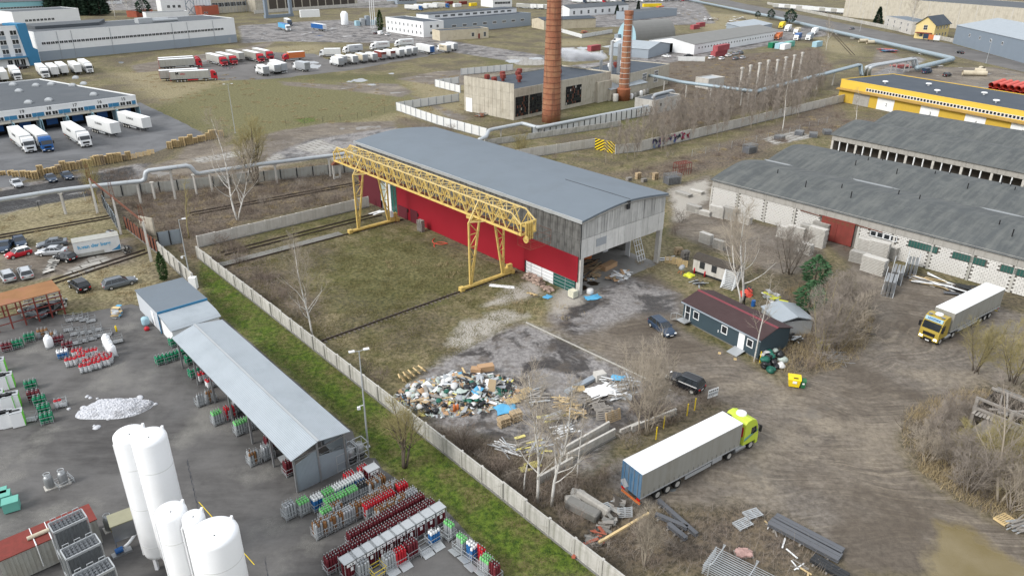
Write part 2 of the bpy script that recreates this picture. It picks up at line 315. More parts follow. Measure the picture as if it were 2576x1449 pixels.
# ---------------------------------------------------------------- ground: one sheet to the horizon, soft regions carried as signed distances
def G2(poly):return np.array([tuple(g(*p))[:2] for p in poly])
REG = {
 'green':[[(508,650),(640,762),(800,888),(1000,1042),(1300,1275),(1540,1449),(1250,1449),(1130,1290),(935,1150),(890,1080),(560,800),(530,760),(500,700)],
		 [(742,300),(790,296),(800,306),(760,312)]],
 'moss':[[(860,620),(1000,585),(1080,610),(1270,690),(1240,730),(1140,735),(960,800),(840,760),(800,680)],[(1340,725),(1420,700),(1440,740),(1360,790),(1300,800)],
		 [(640,575),(780,545),(900,530),(900,545),(760,580),(650,600)],[(1190,130),(1300,140),(1330,160),(1230,165)],[(300,300),(640,180),(1000,190),(1080,270),(700,350),(480,330)],
		 [(1490,245),(1680,240),(1680,300),(1500,330),(1300,350),(1430,290)],[(1720,880),(1900,930),(1940,905),(1740,815),(1715,820)],[(1160,1260),(1300,1310),(1450,1449),(1260,1449)]],
 'dry':[[(280,185),(480,172),(700,200),(1000,205),(1290,168),(1160,285),(1000,300),(720,345),(520,322)],[(330,165),(600,125),(800,112),(850,135),(620,135),(470,165)],[(1700,30),(1900,40),(1940,62),(1780,80)],[(2060,95),(2160,115),(2150,140),(2080,130)],[(1390,100),(1520,105),(1500,115),(1380,118)],[(960,640),(1180,640),(1250,720),(1120,700),(980,680)],[(0,540),(120,500),(290,470),(300,560),(180,580),(0,620)],[(60,690),(380,660),(400,740),(340,760),(150,740)],[(1880,900),(2060,880),(2080,910),(1940,960)],
		 [(1480,790),(1380,820),(1310,800),(1280,750),(1400,760)],[(830,260),(1050,240),(1150,290),(1100,300),(900,290)],[(1590,600),(1690,640),(1690,690),(1600,690)],[(2290,1160),(2400,1190),(2480,1290),(2380,1250)]],
 'scrub':[[(360,450),(560,430),(900,410),(905,500),(620,560),(520,600),(500,660),(460,640),(400,590),(320,560)],
		 [(1150,335),(1260,370),(1350,405),(1520,440),(1620,425),(1760,380),(1960,310),(2100,240),(2120,330),(2000,350),(1840,420),(1700,450),(1580,450),(1400,430),(1220,370)],
		 [(1640,160),(2060,120),(2100,180),(1980,260),(1700,330),(1640,300),(1680,200)],[(1560,1180),(1340,1260),(1420,1320),(1560,1449),(2130,1449),(2020,1330),(1880,1275),(1700,1280),(1600,1260)],
		 [(2275,1030),(2420,980),(2576,1000),(2576,1345),(2420,1262),(2290,1170),(2268,1110)],[(1940,740),(2080,700),(2200,800),(2170,900),(2080,940),(1970,940),(1900,870)],
		 [(1110,1075),(1300,1130),(1480,1200),(1540,1200),(1350,1290),(1240,1210),(1080,1080)],[(1700,960),(1790,1000),(1820,1020),(1640,1090),(1560,1110),(1590,1000)],
		 [(540,580),(640,640),(800,760),(820,840),(660,760),(530,660)],[(2100,240),(2130,300),(2250,300),(2100,350)],[(1000,295),(1120,330),(1260,370),(1100,340),(1000,310)],[(180,440),(330,420),(420,560),(330,560),(230,500)]],
 'mud':[[(1365,800),(1440,745),(1520,700),(1640,690),(1720,740),(1720,830),(1900,920),(1960,965),(2080,925),(2190,860),(2170,740),(2130,660),(2060,600),(2100,580),(2300,700),(2600,800),(2600,960),(2470,960),(2380,1010),(2290,1050),(2265,1110),(2300,1180),(2400,1260),(2600,1350),(2600,1449),(2140,1449),(2010,1310),(1880,1270),(1700,1270),(1590,1260),(1520,1220),(1560,1170),(1840,1020),(1720,1000),(1560,930),(1500,890),(1380,830)],
		 [(1690,470),(1785,440),(1800,540),(1900,560),(2080,600),(2060,680),(1960,690),(1830,640),(1690,590)],[(0,640),(140,610),(330,600),(330,660),(120,700),(0,720)],
		 [(500,330),(560,372),(700,330),(820,310),(990,305),(1000,340),(900,372),(620,440),(340,470),(300,440),(440,400)],
		 [(330,165),(620,120),(700,100),(640,140),(480,170),(340,185)],[(1000,200),(1100,180),(1380,170),(1360,190),(1120,220)],[(1000,212),(1040,232),(1010,245),(880,230),(850,208)],[(1030,240),(1056,246),(1185,300),(1150,306)],[(700,205),(860,215),(1000,212),(1010,222),(860,228),(720,216)],[(2210,120),(2320,170),(2500,170),(2600,190),(2600,235),(2350,215),(2180,190)]],
 'tar':[[(-40,488),(200,446),(330,418),(345,440),(230,492),(-40,545)]],
 'wet':[[(1070,930),(1180,868),(1310,808),(1380,832),(1580,935),(1720,1000),(1560,1090),(1480,1190),(1320,1120),(1110,1075),(1010,1000)],[(0,470),(200,440),(330,415),(380,410),(350,450),(0,540)],
		 [(470,160),(640,130),(800,138),(830,160),(690,195),(560,200)],[(600,65),(860,50),(1000,75),(1170,110),(1370,140),(1380,165),(1250,150),(1000,110),(700,105),(610,110)],
		 [(680,390),(780,352),(990,320),(1000,345),(905,370),(740,410)],[(1385,800),(1440,750),(1490,725),(1560,690),(1700,735),(1712,790),(1600,790),(1500,830),(1440,850)],[(2140,320),(2260,300),(2330,340),(2140,380)],[(1400,170),(1570,150),(1640,120),(1680,150),(1560,190),(1420,185)],
		 [(860,140),(1120,110),(1140,130),(880,170)],[(2190,190),(2300,140),(2330,150),(2250,200)],[(1530,1180),(1600,1150),(1640,1260),(1590,1270)],[(0,0),(1000,0),(1000,20),(0,30)],[(1400,0),(1760,0),(1800,60),(1500,70),(1400,40)],[(1560,130),(2080,60),(2080,90),(1650,165)]],
 'pond':[[(2345,1312),(2420,1316),(2460,1340),(2470,1365),(2540,1400),(2600,1440),(2600,1500),(2350,1500),(2330,1430),(2315,1400),(2350,1378),(2362,1345)]],
 'gravel':[[(1120,870),(1170,810),(1270,780),(1330,790),(1250,830),(1160,880)],[(1290,720),(1340,705),(1370,735),(1300,760),(1220,770)],[(1380,770),(1420,720),(1480,690),(1500,740),(1400,790)],[(1690,480),(1780,450),(1785,500),(1700,560)]],
 'slab':[[(740,372),(800,350),(860,372),(800,390)],[(560,470),(700,385),(720,395),(620,440)],[(820,395),(880,378),(900,392),(850,410)],[(960,335),(1000,322),(1020,335),(990,345)],[(1270,140),(1370,150),(1370,165),(1300,165)],[(480,400),(640,372),(660,382),(500,412)],[(160,690),(240,640),(280,650),(200,700)],[(1920,350),(2000,330),(2050,345),(1950,365)]],
}
def sdist(P,poly):
	"""signed distance, positive inside, of points P (n,2) to a polygon, worked out only near it"""
	out = np.full(len(P),-6.0);lo = poly.min(0) - 6;hi = poly.max(0) + 6
	idx = np.nonzero((P[:,0] > lo[0]) & (P[:,0] < hi[0]) & (P[:,1] > lo[1]) & (P[:,1] < hi[1]))[0]
	if len(idx) == 0:return out
	q = P[idx];d = np.full(len(q),1e9);ins = np.zeros(len(q),bool)
	for a,b in zip(poly,np.roll(poly,-1,0)):
		e = b - a;w = q - a;t = np.clip((w @ e) / max(e @ e,1e-9),0,1);d = np.minimum(d,np.hypot(*(w - t[:,None] * e).T))
		c = (a[1] > q[:,1]) != (b[1] > q[:,1])
		with np.errstate(divide='ignore',invalid='ignore'):xi = (b[0] - a[0]) * (q[:,1] - a[1]) / (b[1] - a[1]) + a[0]
		ins ^= c & (q[:,0] < xi)
	out[idx] = np.clip(np.where(ins,d,-d),-6,6);return out
REGP = {k:[G2(p) for p in v] for k,v in REG.items()}
def set_regions(me):
	n = len(me.vertices);P = np.zeros(n * 3,np.float32);me.vertices.foreach_get('co',P);P = P.reshape(-1,3)[:,:2].astype(float)
	for k,ps in REGP.items():
		v = np.full(n,-6.0)
		for p in ps:v = np.maximum(v,sdist(P,p))
		a = me.attributes.new(k,'FLOAT','POINT');a.data.foreach_set('value',v.astype(np.float32))
def ground_mat():
	b = NB('ground_soil');co = b.n('TexCoord').outputs['Object']
	n_big = b.noise(.06,co,5,.6);n_mid = b.noise(.35,co,6,.65);n_fine = b.noise(1.7,co,6,.72);n_grit = b.noise(9.0,co,4,.75)
	def two(f,a,c,lo=.41,hi=.59):return b.mix(b.ramp(f,lo,hi),c4(a),c4(c))
	def fac(name,w=1.2,amp=5.0,keep=None):
		at = b.n('Attribute',attribute_name=name).outputs['Fac']
		s = b.math('ADD',at,b.math('MULTIPLY',b.math('SUBTRACT',n_mid,.5),amp));s = b.math('ADD',s,b.math('MULTIPLY',b.math('SUBTRACT',n_fine,.5),amp * .5))
		f = b.ramp(s,-w,w)
		if keep is not None:f = b.math('MULTIPLY',f,keep)
		return f
	tufts = two(n_fine,(.1,.085,.043),(.28,.23,.135),.38,.62)
	base = b.mix(b.ramp(n_mid,.4,.6),tufts,two(n_fine,(.055,.058,.019),(.165,.145,.062),.38,.62))
	base = b.mix(b.ramp(n_big,.44,.6),base,two(n_fine,(.05,.043,.028),(.155,.125,.078),.38,.62))
	col = base;rough = .95
	col = b.mix(fac('dry',4,14,.8),col,two(n_fine,(.16,.135,.07),(.34,.29,.175)))
	col = b.mix(fac('moss',3.5,16,.65),col,two(n_fine,(.042,.05,.011),(.13,.125,.036)))
	col = b.mix(fac('scrub',2.0,6,.9),col,b.mix(b.ramp(n_mid,.4,.65),two(n_fine,(.045,.036,.03),(.155,.12,.095)),two(n_fine,(.1,.078,.055),(.22,.17,.11))))
	gr = b.mix(b.ramp(n_mid,.42,.62),two(n_fine,(.03,.062,.006),(.115,.17,.018)),two(n_fine,(.065,.065,.016),(.17,.15,.06)))
	col = b.mix(fac('green',.8,3),col,gr)
	# trodden mud with wheel tracks
	wv = b.n('TexNoise',Vector=co,Scale=.035,Detail=2.0).outputs['Color'];wc = b.n('VectorMath',operation='ADD',_0=co,_1=b.n('VectorMath',operation='SCALE',_0=wv,Scale=34.0).outputs[0]).outputs[0]
	t1 = b.noise(.55,b.mapped(wc,(.12,4.5,1),(0,0,R_(-52))),4,.6);t2 = b.noise(.5,b.mapped(wc,(.1,5.0,1),(0,0,R_(20))),4,.6)
	sel = b.ramp(b.noise(.05,co,3),.42,.58);tr = b.mix(sel,t1,t2)
	mud = b.mix(b.ramp(n_mid,.35,.65),c4((.132,.11,.086)),c4((.215,.183,.146)))
	mud = b.mix(b.math('MULTIPLY',b.ramp(tr,.53,.6),.55),mud,c4((.085,.068,.052)));mud = b.mix(b.math('MULTIPLY',b.ramp(tr,.45,.38),.5),mud,c4((.33,.28,.21)))
	mud = b.mix(b.math('MULTIPLY',b.ramp(n_big,.48,.62),.3),mud,two(n_fine,(.145,.136,.126),(.225,.21,.195)))
	mud = b.mix(b.math('MULTIPLY',b.ramp(b.noise(.075,co,6,.6),.52,.62),.7),mud,c4((.3,.255,.193)))
	mud = b.mix(b.math('MULTIPLY',b.ramp(b.noise(.075,co,6,.6),.46,.38),.65),mud,c4((.095,.075,.055)))
	mud = b.mix(b.ramp(n_fine,.36,.58),b.mix(.5,mud,c4((.06,.048,.038))),mud);mud = b.mix(b.math('MULTIPLY',b.ramp(n_grit,.66,.74),.35),mud,c4((.38,.35,.31)))
	fm = fac('mud',1.0,3.5);col = b.mix(fm,col,mud)
	fw = fac('wet',1.0,3.5)
	blotch = b.ramp(b.noise(.16,co,8,.66,.5),.43,.51)
	wet = b.mix(blotch,two(n_fine,(.04,.037,.036),(.075,.068,.064)),two(n_fine,(.17,.16,.155),(.29,.275,.265)))
	wet = b.mix(b.ramp(n_mid,.52,.7),wet,c4((.1,.082,.066)))
	col = b.mix(fw,col,wet)
	col = b.mix(fac('tar',.5,2),col,two(n_fine,(.02,.02,.021),(.055,.053,.052)))
	col = b.mix(fac('gravel',.8,4),col,two(n_grit,(.2,.18,.15),(.46,.43,.38),.3,.6))
	sl = b.n('TexBrick',Vector=b.mapped(co,(.5,.5,.5),(0,0,R_(-44))),Color1=c4((.3,.285,.26)),Color2=c4((.4,.385,.35)),Mortar=c4((.1,.09,.075)),Scale=.33,Mortar_Size=.02).outputs['Color']
	col = b.mix(fac('slab',.5,2.5),col,b.mix(b.ramp(n_fine,.5,.8),sl,c4((.16,.14,.12))))
	# standing water in the hollows of the mud and the wet yards
	pud = b.ramp(b.noise(.11,co,3,.5,.3),.63,.66);fp = b.math('MULTIPLY',pud,b.math('MAXIMUM',b.math('MULTIPLY',fm,.75),fw))
	col = b.mix(b.math('MULTIPLY',fp,.6),col,c4((.13,.115,.095)))
	fo = fac('pond',.5,2.6);col = b.mix(fo,col,b.mix(b.ramp(n_big,.4,.6),c4((.16,.125,.055)),c4((.23,.19,.115))));fp = b.math('MAXIMUM',fp,b.math('MULTIPLY',fo,.8))
	damp = b.math('MULTIPLY',fw,b.math('SUBTRACT',1.0,blotch))
	rough = b.math('SUBTRACT',.93,b.math('MULTIPLY',damp,.35));rough = b.math('SUBTRACT',rough,b.math('MULTIPLY',fm,.12));rough = b.math('MULTIPLY',rough,b.math('SUBTRACT',1.0,b.math('MULTIPLY',fp,.88)))
	b.out(col,rough,0,.35)
	hgt = b.math('ADD',n_fine,b.math('MULTIPLY',n_grit,.5));b.bump(b.math('MULTIPLY',hgt,b.math('SUBTRACT',1.0,fp)),.55,.22)
ground_mat()
def steps(*seg):
	o = [seg[0][0]]
	for a,c,s in seg:
		k = max(1,round((c - a) / s));o += [a + (c - a) * (i + 1) / k for i in range(k)]
	return o
_ys = steps((-60,30,30),(30,150,.9),(150,320,1.6),(320,900,6),(900,2000,100),(2000,7000,1000))
_xs = steps((-5000,-900,500),(-900,-320,30),(-320,-110,3.0),(-110,130,1.0),(130,320,3.0),(320,900,30),(900,5000,500))
def grid_mesh(name,xs,ys,z=0.0):
	X,Y = np.meshgrid(xs,ys);nx,ny = len(xs),len(ys)
	V = np.stack([X.ravel(),Y.ravel(),np.full(nx * ny,z)],1).astype(np.float32)
	i = np.arange((nx - 1) * (ny - 1));r,c = i // (nx - 1),i % (nx - 1);a = r * nx + c
	Fq = np.stack([a,a + 1,a + nx + 1,a + nx],1).astype(np.int32)
	me = bpy.data.meshes.new(name);me.vertices.add(len(V));me.vertices.foreach_set('co',V.ravel())
	me.loops.add(Fq.size);me.loops.foreach_set('vertex_index',Fq.ravel())
	me.polygons.add(len(Fq));me.polygons.foreach_set('loop_start',np.arange(0,Fq.size,4,dtype=np.int32))
	me.update(calc_edges=True);return me
_me = grid_mesh('ground',_xs,_ys);set_regions(_me);_me.materials.append(MAT['ground_soil'])
kind(obj_of(_me,'ground'),'structure')
def sheet(name,poly,mt,z,step=1.2,jit=.25,k='structure',world=False,regions=False,seed=1):
	"""a flat sheet over an outline given in photo pixels; the edge is broken up a little"""
	r = random.Random(seed);P = [Vector(p) for p in poly] if world else [g(*p).to_2d() for p in poly];B = []
	for a,c in zip(P,P[1:] + P[:1]):
		n = max(1,int((c - a).length / (step * 1.5)))
		for i in range(n):
			q = a.lerp(c,i / n);B.append(q + Vector((r.uniform(-jit,jit),r.uniform(-jit,jit))) if i and jit else q)
	nb = len(B);pts = list(B);arr = np.array([tuple(p) for p in B]);lo,hi = arr.min(0),arr.max(0)
	if regions:
		gx,gy = np.meshgrid(np.arange(lo[0],hi[0],step),np.arange(lo[1],hi[1],step));Q = np.stack([gx.ravel(),gy.ravel()],1)
		pts += [Vector(q) for q,d in zip(Q.tolist(),sdist(Q,arr)) if d > .3]
	vs,es,fs,*_ = delaunay_2d_cdt([tuple(p) for p in pts],[(i,(i + 1) % nb) for i in range(nb)],[],1,1e-4)
	me = bpy.data.meshes.new(name);me.from_pydata([(p[0],p[1],z) for p in vs],[],fs)
	if me.polygons and me.polygons[0].normal.z < 0:me.flip_normals()
	me.materials.append(MAT[mt])
	if regions:set_regions(me)
	return kind(obj_of(me,name),k)
# ---- the wet dirt road and the yards are sheets of their own
sheet('dirt_road',REG['mud'][0],'ground_soil',.004,1.0,.5,regions=True)
def asphalt(name,dark,pale,wetness=.4,brick=0.0,tint=None):
	b = NB(name);co = b.n('TexCoord').outputs['Object'];a = b.noise(.09,co,7,.62,.4);n2 = b.noise(.6,b.mapped(co,(.4,1.6,1),(0,0,R_(-30))),6,.65);n3 = b.noise(5,co,5,.7)
	col = b.mix(b.ramp(a,.38,.64),c4(dark),c4(pale));col = b.mix(b.math('MULTIPLY',b.ramp(n2,.4,.7),.45),col,c4(pale,1.15));col = b.mix(b.math('MULTIPLY',n3,.3),col,c4(dark,.6))
	if tint:col = b.mix(b.math('MULTIPLY',b.ramp(b.noise(.05,co,4),.5,.7),.6),col,c4(tint))
	h = n3
	if brick:
		br = b.n('TexBrick',Vector=b.mapped(co,(1,1,1),(0,0,R_(-44))),Color1=c4((.3,.29,.26)),Color2=c4((.22,.21,.19)),Mortar=c4((.04,.04,.04)),Scale=4.5,Mortar_Size=.03).outputs['Color']
		col = b.mix(b.math('MULTIPLY',b.ramp(b.noise(.13,co,5,.6),.54,.68),brick),col,br)
	rg = b.math('SUBTRACT',.85,b.math('MULTIPLY',b.ramp(b.noise(.12,co,5,.6),.45,.7),wetness))
	b.out(col,rg,0,.35);b.bump(h,.2,.03)
asphalt('asphalt_yard',(.056,.053,.051),(.155,.149,.143),.4,.8)
asphalt('asphalt_dock',(.085,.087,.09),(.155,.157,.162),.3)
asphalt('asphalt_street',(.1,.095,.09),(.16,.152,.145),.2)
asphalt('concrete_floor',(.2,.19,.175),(.3,.29,.27),.25)
YARD = [(0,800),(60,790),(180,792),(330,765),(365,775),(420,835),(560,800),(888,1086),(905,1150),(945,1152),(962,1180),(1100,1268),(1130,1290),(1185,1350),(1232,1410),(1245,1460),(-60,1460),(-60,800)]
sheet('gas_yard_paving',YARD,'asphalt_yard',.008,2,.15)
sheet('loading_yard_paving',[(-80,330),(343,262),(352,258),(440,300),(495,327),(520,345),(420,372),(380,388),(200,430),(80,445),(30,470),(-80,480)],'asphalt_dock',.008,2,.2)
STREET = [(1700,-20),(1760,-14),(1880,12),(1952,26),(2100,56),(2232,82),(2394,112),(2576,160),(2650,182),(2650,204),(2576,182),(2394,141),(2257,113),(2107,77),(1990,52),(1850,20),(1720,-8),(1690,-12)]
sheet('street',STREET,'asphalt_street',.006,4,.3)
sheet('lorry_park_paving',[(470,165),(620,133),(790,136),(850,160),(1150,118),(1180,122),(880,178),(700,198),(560,204)],'asphalt_street',.005,3,1.2)
0 and sheet('puddle',[(2345,1310),(2420,1316),(2460,1340),(2470,1365),(2540,1400),(2576,1430),(2576,1470),(2330,1470),(2320,1420),(2310,1395),(2350,1375),(2360,1345)],'water_mud',.012,.8,.25)
for i,(x,y,w,h) in enumerate(((905,203,22,5),(938,214,16,3),(880,206,9,2.5),(985,186,9,2),(790,168,22,7),(775,158,30,4),(575,170,20,4),(1350,148,22,4),(1290,155,26,5),(305,158,9,3),(1470,122,22,4),(1530,118,16,3),(2150,350,14,4),(1565,1190,10,6),(1690,1232,14,5))):
	r = random.Random(i);P = [g(x + w * math.cos(k * .35) * r.uniform(.55,1.1),y + h * math.sin(k * .35) * r.uniform(.55,1.1)).to_2d() for k in range(18)];sheet('puddle',[tuple(p) for p in P],'water',.014,1,0,world=True)
# ================================================================ small shared builders
def frame(px0,angle):return g(*px0),angle
def row_boxes(parent,name,mt,n,x0,x1,y0,y1,z0,z1,gap=.03,axis='x'):
	"""n alike panels in a row, one object each, sharing a mesh"""
	w = (x1 - x0) / n
	m = MB()
	if axis == 'x':m.box(gap / 2,w - gap / 2,y0,y1,z0,z1)
	else:m.box(y0,y1,gap / 2,w - gap / 2,z0,z1)
	me = m.mesh(name);me.materials.append(MAT[mt])
	return [obj_of(me,name,parent,(x0 + i * w,0,0) if axis == 'x' else (0,x0 + i * w,0)) for i in range(n)]
def pallet_mesh():
	m = MB()
	for i in range(6):m.box(-.6,.6,-.4 + i * .142,-.4 + i * .142 + .09,.12,.142)
	for x in (-.6,-.06,.48):m.box(x,x + .12,-.4,.4,.022,.12);m.box(x,x + .12,-.4,.4,0,.02)
	return m.mesh('pallet')
PALLET = pallet_mesh();PALLET.materials.append(MAT['wood_pallet'])
def pallet(loc,rz,label,mt='wood_pallet',group=None,rx=0,ry=0,sc=1.15):
	o = obj_of(PALLET,'pallet',None,loc,(rx,ry,rz),(sc,sc,sc),mt);return tag(o,label,'pallet',group)
def pallet_stack(loc,rz,n,label,mt='wood_pallet',group=None,seed=0,jit=.06):
	"""a stack of pallets; each pallet in it is a child plank set"""
	r = random.Random(seed);t = thing('pallet_stack',label,'pallet stack',loc,rz,group)
	for i in range(n):obj_of(PALLET,'pallet',t,(r.uniform(-jit,jit),r.uniform(-jit,jit),i * .152),(0,0,r.uniform(-.05,.05)),(1,1,1),mt)
	return t
def bag_mesh(seed):
	r = random.Random(seed);bm = bmesh.new();bmesh.ops.create_icosphere(bm,subdivisions=2,radius=.5)
	ph = [r.uniform(0,6) for _ in range(6)]
	for v in bm.verts:
		c = v.co;k = 1 + .16 * math.sin(5 * c.x + ph[0]) * math.sin(4 * c.y + ph[1]) + .1 * math.sin(9 * c.z + ph[2] + 3 * c.x)
		v.co = Vector((c.x * k * (1 + .25 * math.sin(ph[3])),c.y * k,max(c.z * k * .75,-.26)))
		if c.z > .45:v.co.z += .16
	me = bpy.data.meshes.new('bag');bm.to_mesh(me);bm.free();me.shade_smooth();me.materials.append(MAT['bag_white']);return me
BAGS = [bag_mesh(i) for i in range(4)]
def plank(a,b,w=.18,t=.04):
	a,b = Vector(a),Vector(b);d = b - a;m = MB()
	m.M = Matrix.Translation((a + b) / 2) @ d.to_track_quat('X','Z').to_matrix().to_4x4();m.box(-d.length / 2,d.length / 2,-w / 2,w / 2,-t / 2,t / 2);return m
def sag_sheet(w,d,amp,seed,n=7):
	"""a crumpled tarpaulin lying on things"""
	r = random.Random(seed);m = MB();vs = [];ph = [r.uniform(0,6) for _ in range(5)]
	for j in range(n):
		for i in range(n):
			u,v = i / (n - 1) - .5,j / (n - 1) - .5;e = 1 - .18 * r.random() * (abs(u) > .4 or abs(v) > .4)
			vs.append((u * w * e,v * d * e,.03 + amp * (.5 + .5 * math.sin(7 * u + ph[0]) * math.cos(6 * v + ph[1])) * (1 - 1.6 * max(abs(u),abs(v)))**1 + .04 * r.random()))
	m.add(vs,[(j * n + i,j * n + i + 1,(j + 1) * n + i + 1,(j + 1) * n + i) for j in range(n - 1) for i in range(n - 1)])
	me = m.mesh('tarpaulin',True);return me
def text_obj(name,txt,size,mt,parent,loc,rot,depth=.01,align='CENTER',bold=0.0):
	c = bpy.data.curves.new(name,'FONT');c.body = txt;c.size = size;c.extrude = depth;c.align_x = align;c.align_y = 'CENTER';c.resolution_u = 2;c.offset = bold
	t = bpy.data.objects.new(name + '_tmp',c);COL.objects.link(t);dg = bpy.context.evaluated_depsgraph_get()
	me = bpy.data.meshes.new_from_object(t.evaluated_get(dg));bpy.data.objects.remove(t);me.materials.clear();me.materials.append(MAT[mt])
	return obj_of(me,name,parent,loc,rot)
def window_mesh(w,h,nx=2,ny=1,fr=.07,t=.06):
	"""frame with mullions in the xz plane, facing -y, glass behind"""
	f = MB();f.box(-w / 2,-w / 2 + fr,-t,0,0,h);f.box(w / 2 - fr,w / 2,-t,0,0,h);f.box(-w / 2 + fr,w / 2 - fr,-t,0,0,fr);f.box(-w / 2 + fr,w / 2 - fr,-t,0,h - fr,h)
	for i in range(1,nx):x = -w / 2 + w * i / nx;f.box(x - fr / 2.5,x + fr / 2.5,-t * .8,0,fr,h - fr)
	for j in range(1,ny):z = h * j / ny;f.box(-w / 2 + fr,w / 2 - fr,-t * .7,0,z - fr / 2.5,z + fr / 2.5)
	p = MB();p.box(-w / 2 + fr * .5,w / 2 - fr * .5,-t * .4,-.001,fr * .5,h - fr * .5)
	return f.mesh('window'),p.mesh('pane')
WIN = {}
def window(parent,loc,rz=0,w=1.2,h=1.2,nx=2,ny=1,fmt='white',pmt='glass',fr=.07,t=.06):
	k = (w,h,nx,ny,fmt,pmt,fr,t)
	if k not in WIN:
		a,b = window_mesh(w,h,nx,ny,fr,t);a.materials.append(MAT[fmt]);b.materials.append(MAT[pmt]);WIN[k] = (a,b)
	a,b = WIN[k];o = obj_of(a,'window',parent,loc,(0,0,rz));obj_of(b,'pane',o);return o
# ================================================================ the big hall with the red wall
HALL = thing('industrial_hall','long hall with flat grey roof, red sheet front and open concrete gable','hall',g(1461,738),ANG_A)
HX0,HX1,HY0,HY1,EAVE,RIDGE,PB = -.4,60.2,-18.2,.9,11.4,12.35,5.84
def hallp(x,y,z=0):return HALL.matrix_basis @ Vector((x,y,z)) if False else Vector((HALL.location.x + x * math.cos(ANG_A) - y * math.sin(ANG_A),HALL.location.y + x * math.sin(ANG_A) + y * math.cos(ANG_A),z))
def rf(y):
	c = (HY0 + HY1) / 2;return EAVE + (RIDGE - EAVE) * (1 - (abs(y - c) / ((HY1 - HY0) / 2))**1.6)
ysr = [HY0 - .25 + (HY1 - HY0 + .5) * i / 16 for i in range(17)]
m = MB();m.xprism([(y,rf(min(max(y,HY0),HY1)) + .28) for y in ysr][::-1] + [(y,rf(min(max(y,HY0),HY1)) + .02) for y in ysr],HX0 - .25,HX1 + .3);ROOF = m.build('roof','roof_grey',HALL)
m = MB();r = random.Random(3);x = HX0 - .3
while x < HX1:
	w = r.uniform(1.6,2.6);d = r.uniform(0,.05);m.box(x,min(x + w,HX1 + .3),HY1 + .251,HY1 + .36 + d,EAVE - .12 - d,EAVE + .345 + d);x += w - .02
m.build('eaves_flashing','galv',ROOF)
m = MB();m.tube([(HX0 - .42,y,rf(min(max(y,HY0),HY1)) - .06) for y in ysr],.11,5);m.build('verge_board','concrete_dark',ROOF)
m = MB();m.box(HX0 - .5,HX0 - .27,-8.9,-8.3,RIDGE - 1.0,RIDGE + .3);m.build('ridge_cap','dark_metal',ROOF)
m = MB();m.box(HX0,13,-9.4,-9.3,RIDGE + .262,RIDGE + .3);m.build('roof_seam','dark_metal',ROOF)
row_boxes(HALL,'wall_panel','concrete_stained',40,HX0 + .3,HX1,HY1 - .25,HY1 + .02,PB,8.55,.03)
row_boxes(HALL,'wall_panel','concrete_stained',40,HX0 + .3,HX1,HY1 - .25,HY1,8.58,EAVE + .02,.03)
m = MB();m.box(HX0 + .26,HX1,HY1 - .5,HY1 - .26,PB,EAVE);m.build('wall_backing','concrete_dark',HALL)
# gable: two rows of panels, the upper row cut to the roof line
NP = 14;wv = (HY1 - HY0) / NP
for i in range(NP):
	y0,y1 = HY0 + i * wv + .02,HY0 + (i + 1) * wv - .02;j = random.Random(i).uniform(-.02,.03)
	m = MB();m.box(HX0 - j,HX0 + .25,y0,y1,PB - .05,8.7);m.build('gable_panel','concrete_clean',HALL)
	m = MB();m.xprism([(y0,8.76),(y1,8.76),(y1,rf(y1) - .05),(y0,rf(y0) - .05)],HX0 + j,HX0 + .25);m.build('gable_panel','concrete_panel',HALL)
m = MB();m.box(HX0 - .06,HX0 - .035,HY1 - 5.4,HY1 - 3.2,6.9,8.1);m.build('vent_cover','grey_paint',HALL)
m = MB();m.box(HX0 + .251,HX0 + .4,HY0 + .3,HY1 - .3,PB,EAVE);m.build('gable_backing','concrete_dark',HALL)
m = MB();m.box(HX0 - .05,HX0 + .1,HY1 - .02,HY1 + .1,PB - .1,EAVE);m.build('corner_strip','dark_metal',HALL)
for yy in (HY1 - .75,HY0 + .1):m = MB();m.box(HX0,HX0 + .75,yy,yy + .6,0,PB - .06);c_ = m.build('column','concrete_pale',HALL)
for xx in (12,24,36,48,59):
	for yy in (HY1 - .9,HY0 + .3):m = MB();m.box(xx,xx + .5,yy,yy + .5,0,EAVE - .1);m.build('column','concrete',HALL)
# back wall and far end
m = MB();m.box(HX0 + 7,HX1,HY0,HY0 + .25,0,EAVE);m.box(HX0 + .3,HX0 + 7,HY0,HY0 + .25,PB,EAVE);m.build('back_wall','concrete',HALL)
m = MB();m.box(HX1 - .25,HX1,HY0 + .3,HY1 - .6,0,EAVE);m.build('end_wall','concrete',HALL)
# red front: sheets either side of the low doorway
RZ = 2.1;DX = 11.2
m = MB();m.box(DX,46.6,HY1 + .03,HY1 + .1,.05,PB + .2);m.build('sheet_wall','sheet_red',HALL)['label'] = 'bright red profiled sheet wall'
m = MB();m.box(HX0 + .35,DX - .02,HY1 + .03,HY1 + .1,RZ,PB + .2);m.build('sheet_wall','sheet_red',HALL)
m = MB();m.box(52.4,HX1 - .1,HY1 + .03,HY1 + .12,0,PB + .1);m.build('sliding_door','door_maroon',HALL)['label'] = 'dark maroon sliding door leaf'
for xa,xb,za,zb in ((43.2,46.2,0,2.3),(40.0,42.2,0,2.5)):
	m = MB();m.box(xa,xb,HY1 + .12,HY1 + .2,za,zb);d = m.build('door','door_maroon',HALL)
	m = MB();m.box(xa - .3,xa - .05,HY1 + .12,HY1 + .25,1.6,2.2);m.build('lamp_box','black',d)
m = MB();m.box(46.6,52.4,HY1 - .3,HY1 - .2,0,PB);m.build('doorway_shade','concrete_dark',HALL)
m = MB();m.box(46.7,48.6,HY1,HY1 + .06,0,PB - .4);m.build('doorway_glazing','glass_green',HALL)
